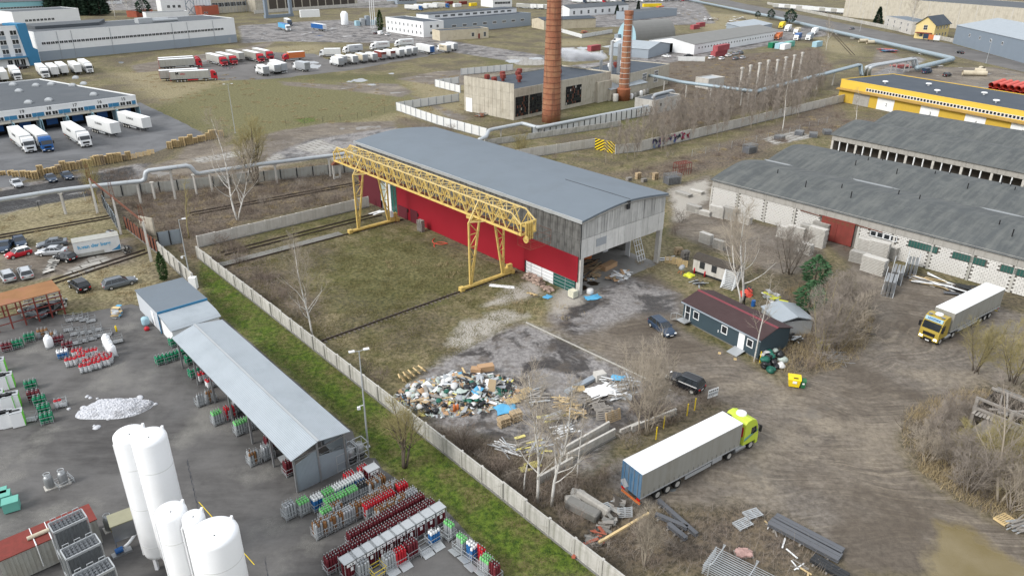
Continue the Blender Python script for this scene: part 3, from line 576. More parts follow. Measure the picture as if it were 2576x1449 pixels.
m = MB();m.box(48.7,50.4,HY1 + .02,HY1 + .1,.2,PB - .3);m.build('doorway_sheeting','tarp_white',HALL)
m = MB();m.box(50.5,52.3,HY1 - .02,HY1 + .05,1.6,PB - .6);m.build('doorway_glazing','bag_pale',HALL)
# low doorway: white and green curtains behind a steel grid
m = MB();m.box(5.0,11.0,HY1 - .12,HY1 - .06,.05,RZ + .1);m.build('door_curtain','tarp_white',HALL)
m = MB();m.box(.5,4.95,HY1 - .12,HY1 - .06,.05,RZ + .1);m.build('door_curtain','glass_green',HALL)
m = MB()
for z in (.4,.95,1.5,2.0):m.box(.5,11.0,HY1 - .04,HY1,z,z + .05)
for x in (2.4,4.9,7.4,9.8):m.box(x,x + .05,HY1 - .05,HY1 + .01,0,RZ)
m.build('door_grid','galv',HALL)
FL = kind(MB().box(HX0 - .25,34,HY0 + .3,HY1 - .3,-.2,.02).build('hall_floor','concrete_floor'),'structure');FL.location = HALL.location;FL.rotation_euler = HALL.rotation_euler
m = MB()
for x in (5.2,11,17,23):m.box(x,x + .05,HY0 + .4,HY1 - .4,.021,.024)
m.build('floor_joints','concrete_dark',FL)
# oil stains lie on the floor slab
for i,(u,v,s) in enumerate(((1.1,-4.1,1.0),(3.2,-3.2,.9),(1.2,-1.6,1.2))):
	r = random.Random(i + 5);P = [(hallp(u + s * math.cos(a) * r.uniform(.6,1.15),v + s * 1.1 * math.sin(a) * r.uniform(.5,1.2))).to_2d() for a in [k * .45 for k in range(14)]]
	o = sheet('oil_stain',P,'black',.026,1,0,world=True);MAT['oil'] = MAT.get('oil') or M('oil',(.03,.022,.014),.35,.2);o.data.materials[0] = MAT['oil']
# ================================================================ yellow gantry crane
CR = thing('gantry_crane','yellow lattice gantry crane standing on rails in front of the red wall','crane',hallp(0,0),ANG_A)
CB,CT,YF,YB = 10.55,13.25,9.2,6.5;GX0,GX1 = 3.2,54.0;SX = (12.0,43.9)
nb = 17;bx = [GX0 + (GX1 - GX0) * i / nb for i in range(nb + 1)]
for y in (YF,YB):
	m = MB();m.box(GX0,GX1,y - .11,y + .11,CB - .14,CB + .14);m.build('bottom_chord','crane_yellow',CR)
	m = MB();m.bar((GX0 + 2.0,y,CT),(GX1 - 1.4,y,CT),.17);m.bar((GX0 + 2.0,y,CT),(GX0,y,CB + 1.5),.15);m.bar((GX1 - 1.4,y,CT),(GX1,y,CB + 1.4),.15);m.build('top_chord','crane_cream',CR)
	m = MB()
	for i in range(nb):
		xm = (bx[i] + bx[i + 1]) / 2
		if 0 < i < nb - 1 or True:
			top = (xm,y,CT) if GX0 + 2 < xm < GX1 - 1.4 else (xm,y,CT - .35)
			m.bar((bx[i],y,CB),top,.15);m.bar((bx[i + 1],y,CB),top,.11);m.bar((xm,y,CB),top,.08)
		if 1 < i < nb - 1:m.bar((bx[i],y,CB),(bx[i],y,CT),.08)
	for x in (GX0,GX1):m.bar((x,y,CB),(x,y,CB + 1.5),.18)
	m.build('side_lattice','crane_yellow',CR)
m = MB()
for i in range(1,nb):
	m.bar((bx[i],YF,CT),(bx[i],YB,CT),.1)
	if i < nb - 1:m.bar((bx[i],YF,CT),(bx[i + 1],YB,CT),.08);m.bar((bx[i],YB,CT),(bx[i + 1],YF,CT),.08)
	m.bar((bx[i],YF,CB),(bx[i],YB,CT),.07);m.bar((bx[i],YB,CB),(bx[i],YF,CT),.07)
m.build('top_lattice','crane_cream',CR)
m = MB()
for i in range(nb):m.bar((bx[i],YF,CB),(bx[i],YB,CB),.12);m.bar((bx[i],YF,CB),(bx[i + 1],YB,CB),.1)
m.box(GX0,GX1,7.75,7.95,CB - .45,CB - .1);m.build('bottom_lattice','rust',CR)
for x in (GX0,GX1):MB().box(x - .12,x + .12,YB - .1,YF + .1,CB + 1.4,CB + 1.65).build('end_beam','crane_yellow',CR);MB().box(x - .12,x + .12,YB - .1,YF + .1,CB - .15,CB + .1).build('end_beam','crane_yellow',CR)
for y in (7.3,7.7,8.1,8.5):MB().box(GX0 - .35,GX0 - .121,y - .1,y + .1,CB - .9,CB + 1.6).build('end_post','crane_yellow',CR)
m = MB();m.M = Matrix.Translation((GX0 - .4,8.6,CB - .7)) @ Matrix.Rotation(math.pi / 2,4,'X');m.lathe([(.15,-.12),(.5,-.1),(.5,.1),(.15,.12)],16);m.build('pulley','crane_yellow',CR)
m = MB()
for y in (5.6,9.4):
	for z in (CB - 1.5,CB - .4,CB + .5):m.bar((GX0 - 2.2,y,z),(GX0 + .4,y,z),.03)
	for x in (GX0 - 2.2,GX0 + .4):m.bar((x,y,CB - 1.5),(x,y,CB + .5),.03)
for z in (CB - 1.5,CB - .4,CB + .5):m.bar((GX0 - 2.2,5.6,z),(GX0 - 2.2,9.4,z),.03)
for k in range(8):m.bar((GX0 - 2.2,5.6 + k * .54,CB - 1.5),(GX0 + .4,5.6 + k * .54,CB - 1.5),.025)
m.build('maintenance_cage','rust',CR)
for si,sx in enumerate(SX):
	for s in (1,-1):
		yo,yi = 7.95 + s * 3.3,7.95 + s * 1.35;yb = 7.95 + s * 3.05
		L_ = thing('x','','') if False else None
		m = MB();o = lambda t:(sx,yo + (yo - yo) * t,.75 + (CB - .9) * t);w = .17
		A0,A1 = (sx,yo,.75),(sx,yo + s * .05,CB - .1);B0,B1 = (sx,yb,.75),(sx,yi,CB - .1)
		m.bar(A0,A1,.24);m.bar(B0,B1,.26);m.bar(A1,B1,.16)
		leg = m.build('leg','crane_yellow',CR);k = MB();nn = 5
		for i in range(nn):
			t0,t1 = i / nn,(i + 1) / nn;a = Vector(A0).lerp(Vector(A1),t0);b2 = Vector(B0).lerp(Vector(B1),t1);b0 = Vector(B0).lerp(Vector(B1),t0)
			k.bar(a,b0,.1);k.bar(b2 if i % 2 else Vector(A0).lerp(Vector(A1),t1),b0 if not i % 2 else a,.11)
		k.build('brace','crane_yellow',leg)
		k = MB();k.bar(A1,(sx + .2,7.95 + s * 1.3,CT),.15);k.bar(A1,(sx + 1.4,7.95 + s * 1.3,CB),.12);k.bar(A1,(sx - 1.4,7.95 + s * 1.3,CB),.12);k.build('bracket','crane_cream',leg)
	m = MB();m.M = Matrix.Translation((sx,0,.42));m.tube([(0,3.0,0),(0,12.8,0)],.3,8);m.box(-.35,.35,12.5,13.2,-.3,.35);m.box(-.35,.35,2.6,3.2,-.3,.35);tr = m.build('end_truck','crane_yellow',CR)
	for y in (3.1,4.0,12.0,12.8):m = MB();m.M = Matrix.Translation((sx,y,.24)) @ Matrix.Rotation(math.pi / 2,4,'Y');m.lathe([(.22,-.1),(.22,.1)],12);m.build('wheel','dark_metal',tr)
	m = MB();m.box(sx - .3,sx + .5,3.0,4.6,.72,1.3);m.cbox((sx + .1,3.4,1.5),(.5,.9,.5));m.build('motor_housing','crane_yellow',tr)
m = MB();m.box(SX[1] - .35,SX[1] + .15,3.9,4.5,1.2,2.3);m.build('control_box','white',CR)
m = MB()
for y in (3.4,4.0):
	m.bar((SX[1] - 1.1,y,.1),(SX[1] - .9,y,CB),.05)
for k in range(26):m.bar((SX[1] - 1.08,3.4,.5 + k * .39),(SX[1] - 1.08,4.0,.5 + k * .39),.03)
m.build('ladder','rust',CR)
m = MB();m.box(14.5,15.6,7.0,8.9,CB - .9,CB - .2);m.box(14.8,15.3,7.6,8.3,CB - 1.5,CB - .9);m.build('hoist_trolley','crane_yellow',CR)
# ---- crane rails on short sleepers
def track(name,label,p0,p1,gauge=0.0,mt='rust',sl=.65,slw=1.0,only_sleep=None,sleepers=True):
	d = p1 - p0;L = d.length;t = thing(name,label,'rail track',(p0.x,p0.y,0),math.atan2(d.y,d.x))
	for y in ((-gauge / 2,gauge / 2) if gauge else (0,)):
		m = MB();m.box(0,L,y - .05,y + .05,.1,.24);m.box(0,L,y - .12,y + .12,.06,.1);m.build('rail',mt,t)
	if sleepers:
		me = MB().box(-.12,.12,-slw / 2 - gauge / 2,slw / 2 + gauge / 2,0,.07).mesh('sleeper');me.materials.append(MAT['sleeper'])
		n = int(L / sl)
		for i in range(n):
			if only_sleep is None or only_sleep(i / n):obj_of(me,'sleeper',t,(i * sl + rnd.uniform(-.05,.05),rnd.uniform(-.1,.1),0),(0,0,rnd.uniform(-.04,.04)))
	return t
track('crane_rail','single crane rail on short sleepers, from the boundary wall to the near crane foot',hallp(SX[0],37.5),hallp(SX[0],1.8),0,'rail_rust',.7,1.1)
track('crane_rail','single crane rail by the concrete strip under the far crane foot',hallp(SX[1],36),hallp(SX[1],1.6),0,'rail_rust',.75,1.0,lambda t:t > .75)
o = MB().box(0,22,-.9,.9,0,.06).build('concrete_strip','concrete_dark');o.location = hallp(SX[1] + 1.3,36);o.rotation_euler = (0,0,ANG_A - math.pi / 2);tag(o,'low worn concrete strip beside the far crane rail','strip')
# ================================================================ vehicles (each faces +x; origin on the ground at the middle of the rear)
PROTO = []
def wheel_mesh(r,w,n=14):
	a = MB();a.M = Matrix.Rotation(math.pi / 2,4,'X');a.lathe([(r * .6,-w / 2),(r * .94,-w / 2),(r,-w * .3),(r,w * .3),(r * .94,w / 2),(r * .6,w / 2)],n,(0,0,0),False)
	b = MB();b.M = Matrix.Rotation(math.pi / 2,4,'X');b.lathe([(r * .2,-w * .42),(r * .58,-w * .46),(r * .6,-w * .5),(r * .6,w * .5),(r * .58,w * .46),(r * .2,w * .42)],n)
	a = a.mesh('tyre');b = b.mesh('rim');a.materials.append(MAT['rubber']);b.materials.append(MAT['rim']);return a,b
WH = {}
def wheel(parent,loc,r=.32,w=.22):
	if (r,w) not in WH:WH[(r,w)] = wheel_mesh(r,w)
	a,b = WH[(r,w)];o = obj_of(a,'wheel',parent,loc);obj_of(b,'rim',o);return o
def loft(m,secs):
	n = len(secs[0]);vs = [p for s in secs for p in s]
	fs = [(i * n + j,(i + 1) * n + j,(i + 1) * n + (j + 1) % n,i * n + (j + 1) % n) for i in range(len(secs) - 1) for j in range(n)]
	m.add(vs,fs + [tuple(range(n)),tuple(range((len(secs) - 1) * n,len(secs) * n))[::-1]]);return m
CARS = {  # length, width, height, belt, hood line, cabin: tail base, tail roof, front roof, front base; boot height
	'sedan':(4.6,1.78,1.44,.95,.86,.55,1.35,2.55,3.3,.98),'estate':(4.7,1.8,1.48,.95,.86,.08,.5,2.65,3.4,.9),
	'hatch':(3.7,1.7,1.42,.92,.88,.1,.4,2.0,2.65,.88),'suv':(4.5,1.85,1.7,1.1,1.04,.08,.4,2.55,3.15,1.0),'van':(5.3,2.0,2.2,1.2,1.1,.05,.1,4.0,4.6,1.1)}
def make_car(k,col='silver_paint'):
	L,W,H,belt,hood,tb,tr,fr,fb,boot = CARS[k];w = W / 2
	t = thing('parked_car','car','car')
	def sec(x,ww,z0,z1):return [(x,-ww * .9,z0),(x,-ww,z0 + .25),(x,-ww * .98,z1 - .14),(x,-ww * .86,z1),(x,ww * .86,z1),(x,ww * .98,z1 - .14),(x,ww,z0 + .25),(x,ww * .9,z0)]
	m = MB();loft(m,[sec(0,w * .86,.34,boot - .12),sec(.12,w * .95,.24,boot),sec(tb + .25,w,.2,belt),sec(fb - .3,w,.2,belt),sec(fb + .25,w * .99,.2,hood + .03),sec(L - .5,w * .95,.22,hood - .06),sec(L - .1,w * .86,.26,hood - .2),sec(L,w * .74,.34,hood - .32)])
	m.build('body',col,t)
	def cab(x,ww,z):return [(x,-ww,z),(x,ww,z)]
	rw = w * .70;bw = w * .9;zr = H - .06
	gl = MB();gl.add([(tb,-bw,belt - .03),(tb,bw,belt - .03),(fb,bw,belt - .03),(fb,-bw,belt - .03),(tr,-rw,zr),(tr,rw,zr),(fr,rw,zr),(fr,-rw,zr)],[(0,1,5,4),(1,2,6,5),(2,3,7,6),(3,0,4,7),(4,5,6,7)])
	gl.build('glazing','glass_car',t)
	m = MB();m.add([(tr - .05,-rw - .03,zr),(tr - .05,rw + .03,zr),(fr + .05,rw + .03,zr),(fr + .05,-rw - .03,zr),(tr + .1,-rw * .85,H),(tr + .1,rw * .85,H),(fr - .2,rw * .85,H),(fr - .2,-rw * .85,H)],[(0,1,5,4),(1,2,6,5),(2,3,7,6),(3,0,4,7),(4,5,6,7),(3,2,1,0)])
	for s in (-1,1):
		xs = [(tb,tr),(fb,fr)] + [(tb + (fb - tb) * q,tr + (fr - tr) * q) for q in ((.3,.62) if k != 'hatch' else (.4,))]
		for a,b in xs:m.bar((a,s * (bw + .012),belt - .03),(b,s * (rw + .015),zr),.055)
	m.build('roof',col,t)
	for x in (L * .19,L * .8):
		for s in (-1,1):wheel(t,(x,s * (w - .1),.32),.33 if k != 'suv' else .37,.22)
	for s in (-1,1):
		m = MB();m.cbox((L - .1,s * w * .66,hood - .24),(.2,.3,.13));m.build('headlight','lamp',t)
		m = MB();m.cbox((.04,s * w * .7,boot - .2),(.12,.28,.17));m.build('tail_light','red_light',t)
		m = MB();m.cbox((fb - .35,s * (w + .08),belt + .06),(.1,.18,.13));m.build('mirror',col,t)
	m = MB();m.cbox((L - .01,0,.42),(.05,.5,.12));m.cbox((.0,0,.62),(.06,.5,.12));m.build('number_plate','white',t)
	if k in ('suv','estate'):
		m = MB()
		for s in (-1,1):m.bar((tr + .1,s * rw * .95,H + .03),(fr - .15,s * rw * .95,H + .03),.045)
		m.build('roof_rails','car_grey',t)
	if k == 'van':
		m = MB();m.box(.03,3.0,-w * .95,w * .95,belt - .2,H - .12);m.build('cargo_body',col,t)
	PROTO.append(t);return t
CARP = {}
def car(k,col,rear,front,label,group=None,at=None,rz=None,sc=1.0):
	"""rear and front: photo pixels on the ground under its two ends"""
	if k not in CARP:CARP[k] = make_car(k)
	L = CARS[k][0] * sc
	if at is None:
		a,b = g(*rear),g(*front);d = b - a;rz = math.atan2(d.y,d.x);mid = (a + b) / 2;at = mid - Vector((math.cos(rz),math.sin(rz),0)) * L / 2
	c = copy_tree(CARP[k],at,rz,label,group,recolor={'silver_paint':col},sc=sc)
	if k == 'van':c['category'] = 'van'
	c.name = {'van':'parked_van'}.get(k,'parked_car');return c
# ---- lorries
def cab_parts(t,x0,H,col,name='cab'):
	"""cab whose back stands at x0 and front at x0 + 2.25"""
	w = 1.24;x1 = x0 + 2.25;m = MB()
	m.yprism([(x0,.95),(x0,H - .35),(x0 + .25,H - .05),(x0 + .9,H),(x0 + 1.55,H - .25),(x0 + 1.85,H - .75),(x1 - .1,2.0),(x1,1.6),(x1 + .05,.55),(x1 - .25,.45),(x1 - .35,.95)],-w,w)
	c = m.build(name,col,t)
	m = MB();y = w - .12;zt = H - .85;m.add([(x0 + 1.9,-y,zt),(x0 + 1.9,y,zt),(x1 - .06,y,2.0),(x1 - .06,-y,2.0),(x0 + 1.7,-y,zt),(x0 + 1.7,y,zt),(x1 - .4,y,2.0),(x1 - .4,-y,2.0)],[(0,3,2,1),(4,5,6,7),(0,1,5,4),(2,3,7,6),(1,2,6,5),(3,0,4,7)])
	m.build('windscreen','glass_car',c)
	for s in (-1,1):
		m = MB();m.add([(x0 + 1.0,s * (w + .012),1.95),(x1 - .35,s * (w + .012),1.95),(x0 + 1.72,s * (w + .012),2.75),(x0 + 1.0,s * (w + .012),2.75)],[(0,1,2,3) if s < 0 else (3,2,1,0)]);m.build('side_window','glass_car',c)
		m = MB();m.cbox((x1 + .03,s * .92,.85),(.1,.38,.2));m.build('headlight','lamp',c)
		m = MB();m.cbox((x1 - .1,s * (w + .22),2.35),(.16,.24,.7));m.cbox((x1 - .15,s * (w + .08),2.7),(.06,.3,.06));m.build('mirror','black',c)
	m = MB();m.cbox((x1 + .03,0,1.35),(.06,1.5,.45));m.cbox((x1 + .06,0,.7),(.06,1.1,.25));m.build('grille','black',c)
	m = MB();m.cbox((x1 + .1,0,.5),(.05,.5,.12));m.build('number_plate','white',c)
	return c
def chassis(t,x0,x1,col='dark_metal'):
	m = MB();m.box(x0,x1,-.45,-.2,.75,1.0);m.box(x0,x1,.2,.45,.75,1.0)
	for i in range(int((x1 - x0) / 2) + 1):m.box(min(x0 + i * 2,x1 - .2),min(x0 + i * 2 + .15,x1),-.2,.2,.78,.95)
	m.build('chassis',col,t)
def box_body(t,x0,x1,z0,z1,side,roof,door,name='trailer_body',w=1.275,slats=True):
	"""box or curtain-sided body: sides, roof and doors are parts of the body"""
	m = MB();m.box(x0 + .05,x1,-w,w,z0,z1 - .05);b = m.build(name,side,t)
	m = MB();m.add([(x0 + .02,-w - .012,z1 - .06),(x0 + .02,w + .012,z1 - .06),(x1 + .02,w + .012,z1 - .06),(x1 + .02,-w - .012,z1 - .06),(x0 + .06,-w + .06,z1),(x0 + .06,w - .06,z1),(x1 - .05,w - .06,z1),(x1 - .05,-w + .06,z1)],[(3,2,1,0),(4,5,6,7),(0,1,5,4),(1,2,6,5),(2,3,7,6),(3,0,4,7)]);m.build('roof_sheet',roof,b)
	for s in (-1,1):
		m = MB();m.box(x0,x0 + .049,min(s * .01,s * (w - .02)),max(s * .01,s * (w - .02)),z0 + .02,z1 - .08);m.build('rear_door',door,b)
	m = MB()
	for y in (-.9,-.35,.35,.9):m.bar((x0 - .03,y,z0 + .05),(x0 - .03,y,z1 - .15),.04)
	m.build('door_rods','steel',b)
	m = MB()
	for s in (-1,1):m.box(x0 + .02,x1,min(s * w,s * (w + .025)),max(s * w,s * (w + .025)),z0 - .02,z0 + .12)
	m.build('side_rail','galv',b)
	m = MB()
	for k in range(int((x1 - x0) / .65)):
		for s in (-1,1):m.box(x0 + .4 + k * .65,x0 + .43 + k * .65,s * (w + .008) - .006,s * (w + .008) + .006,z0 + .1,z0 + .5)
	m.build('curtain_straps','dark_metal',b)
	return b
def make_artic():
	t = thing('articulated_lorry','lorry','lorry')
	box_body(t,0,13.6,1.2,4.0,'curtain_grey','tarp_white','grey_paint');chassis(t,.2,15.4)
	for x in (2.4,3.71,5.02,12.35,15.6):
		for s in (-1,1):wheel(t,(x,s * 1.02,.5),.5,.36)
	m = MB();m.box(.05,.2,-1.2,1.2,.45,.6);m.build('underrun_bar','orange_paint',t)
	for s in (-1,1):
		m = MB();m.box(.02,.12,min(s * .8,s * 1.2),max(s * .8,s * 1.2),.85,1.0);m.build('tail_light','red_light',t)
		m = MB();m.box(6.0,9.6,s * 1.18 - .03,s * 1.18 + .03,.55,.95);m.build('side_guard','galv',t)
		m = MB();m.tube([(13.2,s * .95,.65),(14.7,s * .95,.65)],.33,10);m.build('fuel_tank','steel',t)
	m = MB();m.box(9.8,11.2,-1.2,1.2,.6,1.05);m.build('pallet_box','galv',t)
	m = MB();m.box(12.9,14.2,-.9,.9,1.0,1.15);m.build('catwalk','steel',t)
	cab_parts(t,14.25,3.75,'white');PROTO.append(t);return t
def make_trailer():
	t = thing('parked_trailer','trailer','trailer');box_body(t,0,13.6,1.2,4.0,'curtain_grey','tarp_white','grey_paint');chassis(t,.2,13.2)
	for x in (2.4,3.71,5.02):
		for s in (-1,1):wheel(t,(x,s * 1.02,.5),.5,.36)
	for s in (-1,1):
		m = MB();m.box(10.9,11.1,s * .8 - .1,s * .8 + .1,0,1.2);m.build('landing_leg','steel',t)
		m = MB();m.box(6.0,9.6,s * 1.18 - .03,s * 1.18 + .03,.55,.95);m.build('side_guard','galv',t)
	m = MB();m.box(.05,.2,-1.2,1.2,.45,.6);m.build('underrun_bar','white',t);PROTO.append(t);return t
def make_rigid():
	t = thing('box_lorry','lorry','lorry');box_body(t,0,7.4,1.1,3.75,'curtain_grey','tarp_white','grey_paint','cargo_box');chassis(t,.2,9.0)
	for x in (2.0,8.6):
		for s in (-1,1):wheel(t,(x,s * 1.02,.48),.48,.34)
	m = MB();m.box(-.12,-.03,-1.2,1.2,1.0,2.6);m.build('tail_lift','steel',t)
	for s in (-1,1):m = MB();m.box(3.0,7.0,s * 1.15 - .03,s * 1.15 + .03,.5,.9);m.build('side_guard','galv',t)
	cab_parts(t,7.5,3.1,'white');PROTO.append(t);return t
LP = {}
def lorry(k,rear,toward,label,cab='white',side='curtain_grey',roof='tarp_white',door='grey_paint',bar=None,group=None,at=None,rz=None,gd=None):
	"""rear: photo pixel on the ground under the middle of its back; toward: another one it points to"""
	if k not in LP:LP[k] = {'artic':make_artic,'trailer':make_trailer,'rigid':make_rigid}[k]()
	if at is None:at = g(*rear)
	if rz is None:rz = ang(rear,toward)
	rc = {'white':cab,'curtain_grey':side,'tarp_white':roof,'grey_paint':door}
	if bar:rc['orange_paint'] = bar
	if cab != 'white':pass
	c = copy_tree(LP[k],at,rz,label,group,recolor=None)
	def rec(o,p):
		for ch in list(o.children):
			nm = ch.name.split('.')[0];new = {'cab':cab,'trailer_body':side,'cargo_box':side,'roof_sheet':roof,'rear_door':door,'side_guard':gd}.get(nm)
			if nm == 'underrun_bar' and bar:new = bar
			if new:ch.material_slots[0].link = 'OBJECT';ch.material_slots[0].material = MAT[new]
			rec(ch,o)
	rec(c,None);return c
def side_text(lor,txt,x,z,size,mt='black',side=-1,w=1.3,bold=.01):
	"""lettering on the flank of a lorry body (side -1: its right flank)"""
	body = [c for c in lor.children if c.name.split('.')[0] in ('trailer_body','cargo_box')][0]
	return text_obj('lettering',txt,size,mt,body,(x,side * w,z),(math.pi / 2,0,0 if side < 0 else math.pi),.008,bold=bold)
# ================================================================ the two big lorries in the mud
L1 = lorry('artic',(1590,1262),(1905,1120),'lime yellow lorry with dirty grey curtain sides and blue rear doors','lime_paint','curtain_dirty','tarp_white','blue_door')
a_,b_ = g(1591,1174,4.0),g(1843.5,1048,4.0);L1.rotation_euler[2] = math.atan2(b_.y - a_.y,b_.x - a_.x);L1.location = (a_.x,a_.y,0)
def cab_of(l):return [c for c in l.children if c.name.startswith('cab')][0]
cb = cab_of(L1)
m = MB();m.lathe([(.55,0),(.5,.18),(.2,.26)],12,(15.1,.1,3.72));m.build('roof_hatch','white',cb)
m = MB();m.box(14.18,14.24,-1.05,-.7,1.9,3.0);m.build('rear_lamp_panel','red_paint',cb)
m = MB();m.box(14.12,14.24,.6,1.1,2.4,3.6);m.build('air_duct','black',cb)
for s in (-1,1):
	m = MB();m.add([(14.3,s * 1.252,1.5),(16.2,s * 1.252,2.1),(16.2,s * 1.252,2.3),(14.3,s * 1.252,1.75)],[(0,1,2,3)] if s < 0 else [(3,2,1,0)]);m.build('stripe','mint',cb)
	m = MB();m.add([(14.3,s * 1.253,1.4),(16.2,s * 1.253,1.98),(16.2,s * 1.253,2.08),(14.3,s * 1.253,1.49)],[(0,1,2,3)] if s < 0 else [(3,2,1,0)]);m.build('stripe','car_grey',cb)
m = MB();m.M = Matrix.Translation((-.035,.75,1.7)) @ Matrix.Rotation(R_(45),4,'X');m.box(-.01,0,-.4,.4,-.4,.4);m.build('hazard_plate','grey_paint',[c for c in L1.children if c.name.startswith('trailer_body')][0])
L2 = lorry('artic',(2490,790),(2330,870),'golden yellow lorry with lit headlights and pale blue name board','gold_paint','curtain_dirty','tarp_white','grey_paint','gold_paint')
a_,b_ = g(2478,731,4.0),g(2379,779.5,4.0);L2.rotation_euler[2] = math.atan2(b_.y - a_.y,b_.x - a_.x);L2.location = (b_.x - 13.6 * math.cos(L2.rotation_euler[2]),b_.y - 13.6 * math.sin(L2.rotation_euler[2]),0)
cb = cab_of(L2)
m = MB();m.M = Matrix.Translation((16.0,0,3.28)) @ Matrix.Rotation(R_(-22),4,'Y');m.box(-.05,.1,-1.1,1.1,-.24,.24);bd = m.build('name_board','blue_pale',cb)
text_obj('lettering','LEGZDINI',.36,'blue_paint',bd,(16.12,0,3.33),(R_(68),0,R_(90)),.01,bold=.012)
m = MB();m.lathe([(.5,0),(.45,.15),(.2,.22)],12,(15.0,0,3.72));m.build('roof_hatch','white',cb)
m = MB()
for y in (-.9,-.7,.7,.9):m.tube([(15.5,y,3.75),(15.75,y,3.72)],.1,8)
m.tube([(15.45,-1.1,3.7),(15.45,1.1,3.7)],.04,6);m.build('roof_lamps','steel',cb)
for c in cb.children:
	if c.name.startswith('headlight'):c.material_slots[0].link = 'OBJECT';c.material_slots[0].material = MAT['lit_lamp']
# ================================================================ cars near the office cabin and in the breaker's yard
car('estate','navy_paint',(1640,812),(1690,852),'dark blue estate car parked beside the office cabin steps')
car('suv','car_black',(1752,985),(1692,960),'black estate car with chrome trim by the white notice board')
car('sedan','silver_paint',(32,458),(56,478),'silver saloon parked alone on the dark lot behind the pipeline')
car('sedan','navy_paint',(122,448),(138,462),'dark saloon on the dark lot, nearer the silver saloon')
car('sedan','navy_paint',(162,442),(180,455),'dark saloon on the dark lot, nearest the pallet stacks')
car('sedan','navy_paint',(22,615),(8,640),'dark blue saloon leftmost in the wrecked car row')
car('sedan','navy_paint',(48,608),(56,622),'dark blue saloon just behind the red hatchback')
mini = car('hatch','red_paint',(74,638),(22,652),'small red hatchback with white roof')
for c in mini.children:
	if c.name.startswith('roof'):c.material_slots[0].link = 'OBJECT';c.material_slots[0].material = MAT['white']
car('sedan','car_grey',(168,615),(98,625),'dark grey saloon at the back of the wrecks')
car('sedan','silver_paint',(168,638),(96,642),'pale blue grey saloon in front of the dark grey saloon')
car('hatch','car_black',(182,658),(150,652),'crashed black car with a white bonnet beside the old trailer')
car('estate','silver_paint',(28,712),(12,690),'silver estate car leftmost by the rail track')
car('estate','silver_paint',(72,705),(60,682),'silver estate car second from left by the rail track')
car('suv','car_black',(218,738),(186,716),'small black off-roader with a spare wheel on its back')
car('estate','car_grey',(268,728),(338,710),'grey estate car standing alone on dry grass')
car('sedan','car_black',(128,790),(150,770),'black car parked under the rusty shed roof')
car('sedan','car_grey',(100,795),(78,790),'dark car half hidden under the rusty shed')
# ================================================================ concrete boundary walls
def panel_wall(name,label,p0,p1,h=1.95,pl=3.0,mt='concrete_fence',t=.14,post=True,cat='wall',jit=.05,pmt=None):
	d = p1 - p0;L = d.length;n = max(1,round(L / pl));w = L / n;W = thing(name,label,cat,(p0.x,p0.y,0),math.atan2(d.y,d.x))
	me = MB().box(.02,w - .02,-t / 2,t / 2,.12,h).box(.25,w - .25,-t / 2 - .03,-t / 2 + .01,.35,h - .3).mesh('panel');me.materials.append(MAT[mt])
	pm = MB().box(-.11,.11,-t / 2 - .09,t / 2 + .09,-.05,h + .03).mesh('post');pm.materials.append(MAT[pmt or mt])
	r = random.Random(int(L * 10))
	for i in range(n):obj_of(me,'panel',W,(i * w,r.uniform(-jit,jit),r.uniform(-jit,jit)),(r.uniform(-.02,.02),0,0))
	if post:
		for i in range(n + 1):obj_of(pm,'post',W,(i * w,0,0))
	b = MB().box(0,L,-t / 2 - .12,t / 2 + .12,-.1,.14).build('footing','concrete_dark',W)
	return W
panel_wall('concrete_wall','long concrete panel wall between the gas yard lawn and the crane yard',hallp(50.5,37.2),hallp(-41,37.9),1.95,3.1)
panel_wall('concrete_wall','pale concrete panel wall at the far side of the crane yard',hallp(54.8,35.5),hallp(54.6,2.5),2.1,2.9,'concrete_pale')
panel_wall('concrete_wall','weathered concrete wall behind the thuja by the gas yard',g(402,640),g(488,722),2.2,2.6)
# kerb through the mud
o = plank(hallp(-1.5,12.4,.05),hallp(-25,11.3,.05),.16,.12).build('kerb','kerb');tag(o,'pale concrete kerb line between mud and wet asphalt','kerb')
# ================================================================ dark office cabin
CA = thing('office_cabin','long dark blue site cabin with a maroon ridged roof','cabin',g(1716,806),ang((1716,806),(1903,905)))
CL,CD,CE,CRZ = 12.8,5.6,2.95,3.75
m = MB();m.box(0,CL,0,CD,.25,CE);m.xprism([(0,CE),(CD,CE),(CD / 2,CRZ - .05)],0,CL);m.build('wall','cabin_blue',CA)
m = MB();m.box(.15,CL - .15,.15,CD - .15,0,.25);m.build('plinth','concrete_dark',CA)
m = MB();s_ = (CRZ - CE) / (CD / 2);m.xprism([(-.3,CE - .3 * s_ + .04),(CD / 2,CRZ + .04),(CD + .3,CE - .3 * s_ + .04),(CD + .3,CE - .3 * s_ + .12),(CD / 2,CRZ + .13),(-.3,CE - .3 * s_ + .12)][::-1],-.2,CL + .2);rf_ = m.build('roof','maroon_roof',CA)
m = MB();m.xprism([(CD / 2 - .3,CRZ + .03),(CD / 2,CRZ + .19),(CD / 2 + .3,CRZ + .03),(CD / 2,CRZ + .14)],-.22,CL + .22);M('ridge_red',(.17,.04,.05),.6,.15);m.build('ridge_cap','ridge_red',rf_)
m = MB();m.box(-.2,CL + .2,-.42,-.3,CE - .2,CE - .05);m.build('gutter','grey_wall',rf_)
for x,w,z,h,nx,ny in ((.85,.95,.45,2.25,1,2),(2.35,1.0,1.2,1.15,1,1),(7.2,1.0,1.2,1.15,1,1),(11.3,.95,1.2,1.1,1,1)):
	o = window(CA,(x,-.005,z),0,w,h,nx,ny,'white','glass',.1,.07)
	if h > 2:o.name = 'glazed_door'
m = MB();m.box(9.5,10.45,-.05,-.002,.4,2.6);m.build('door','white',CA)
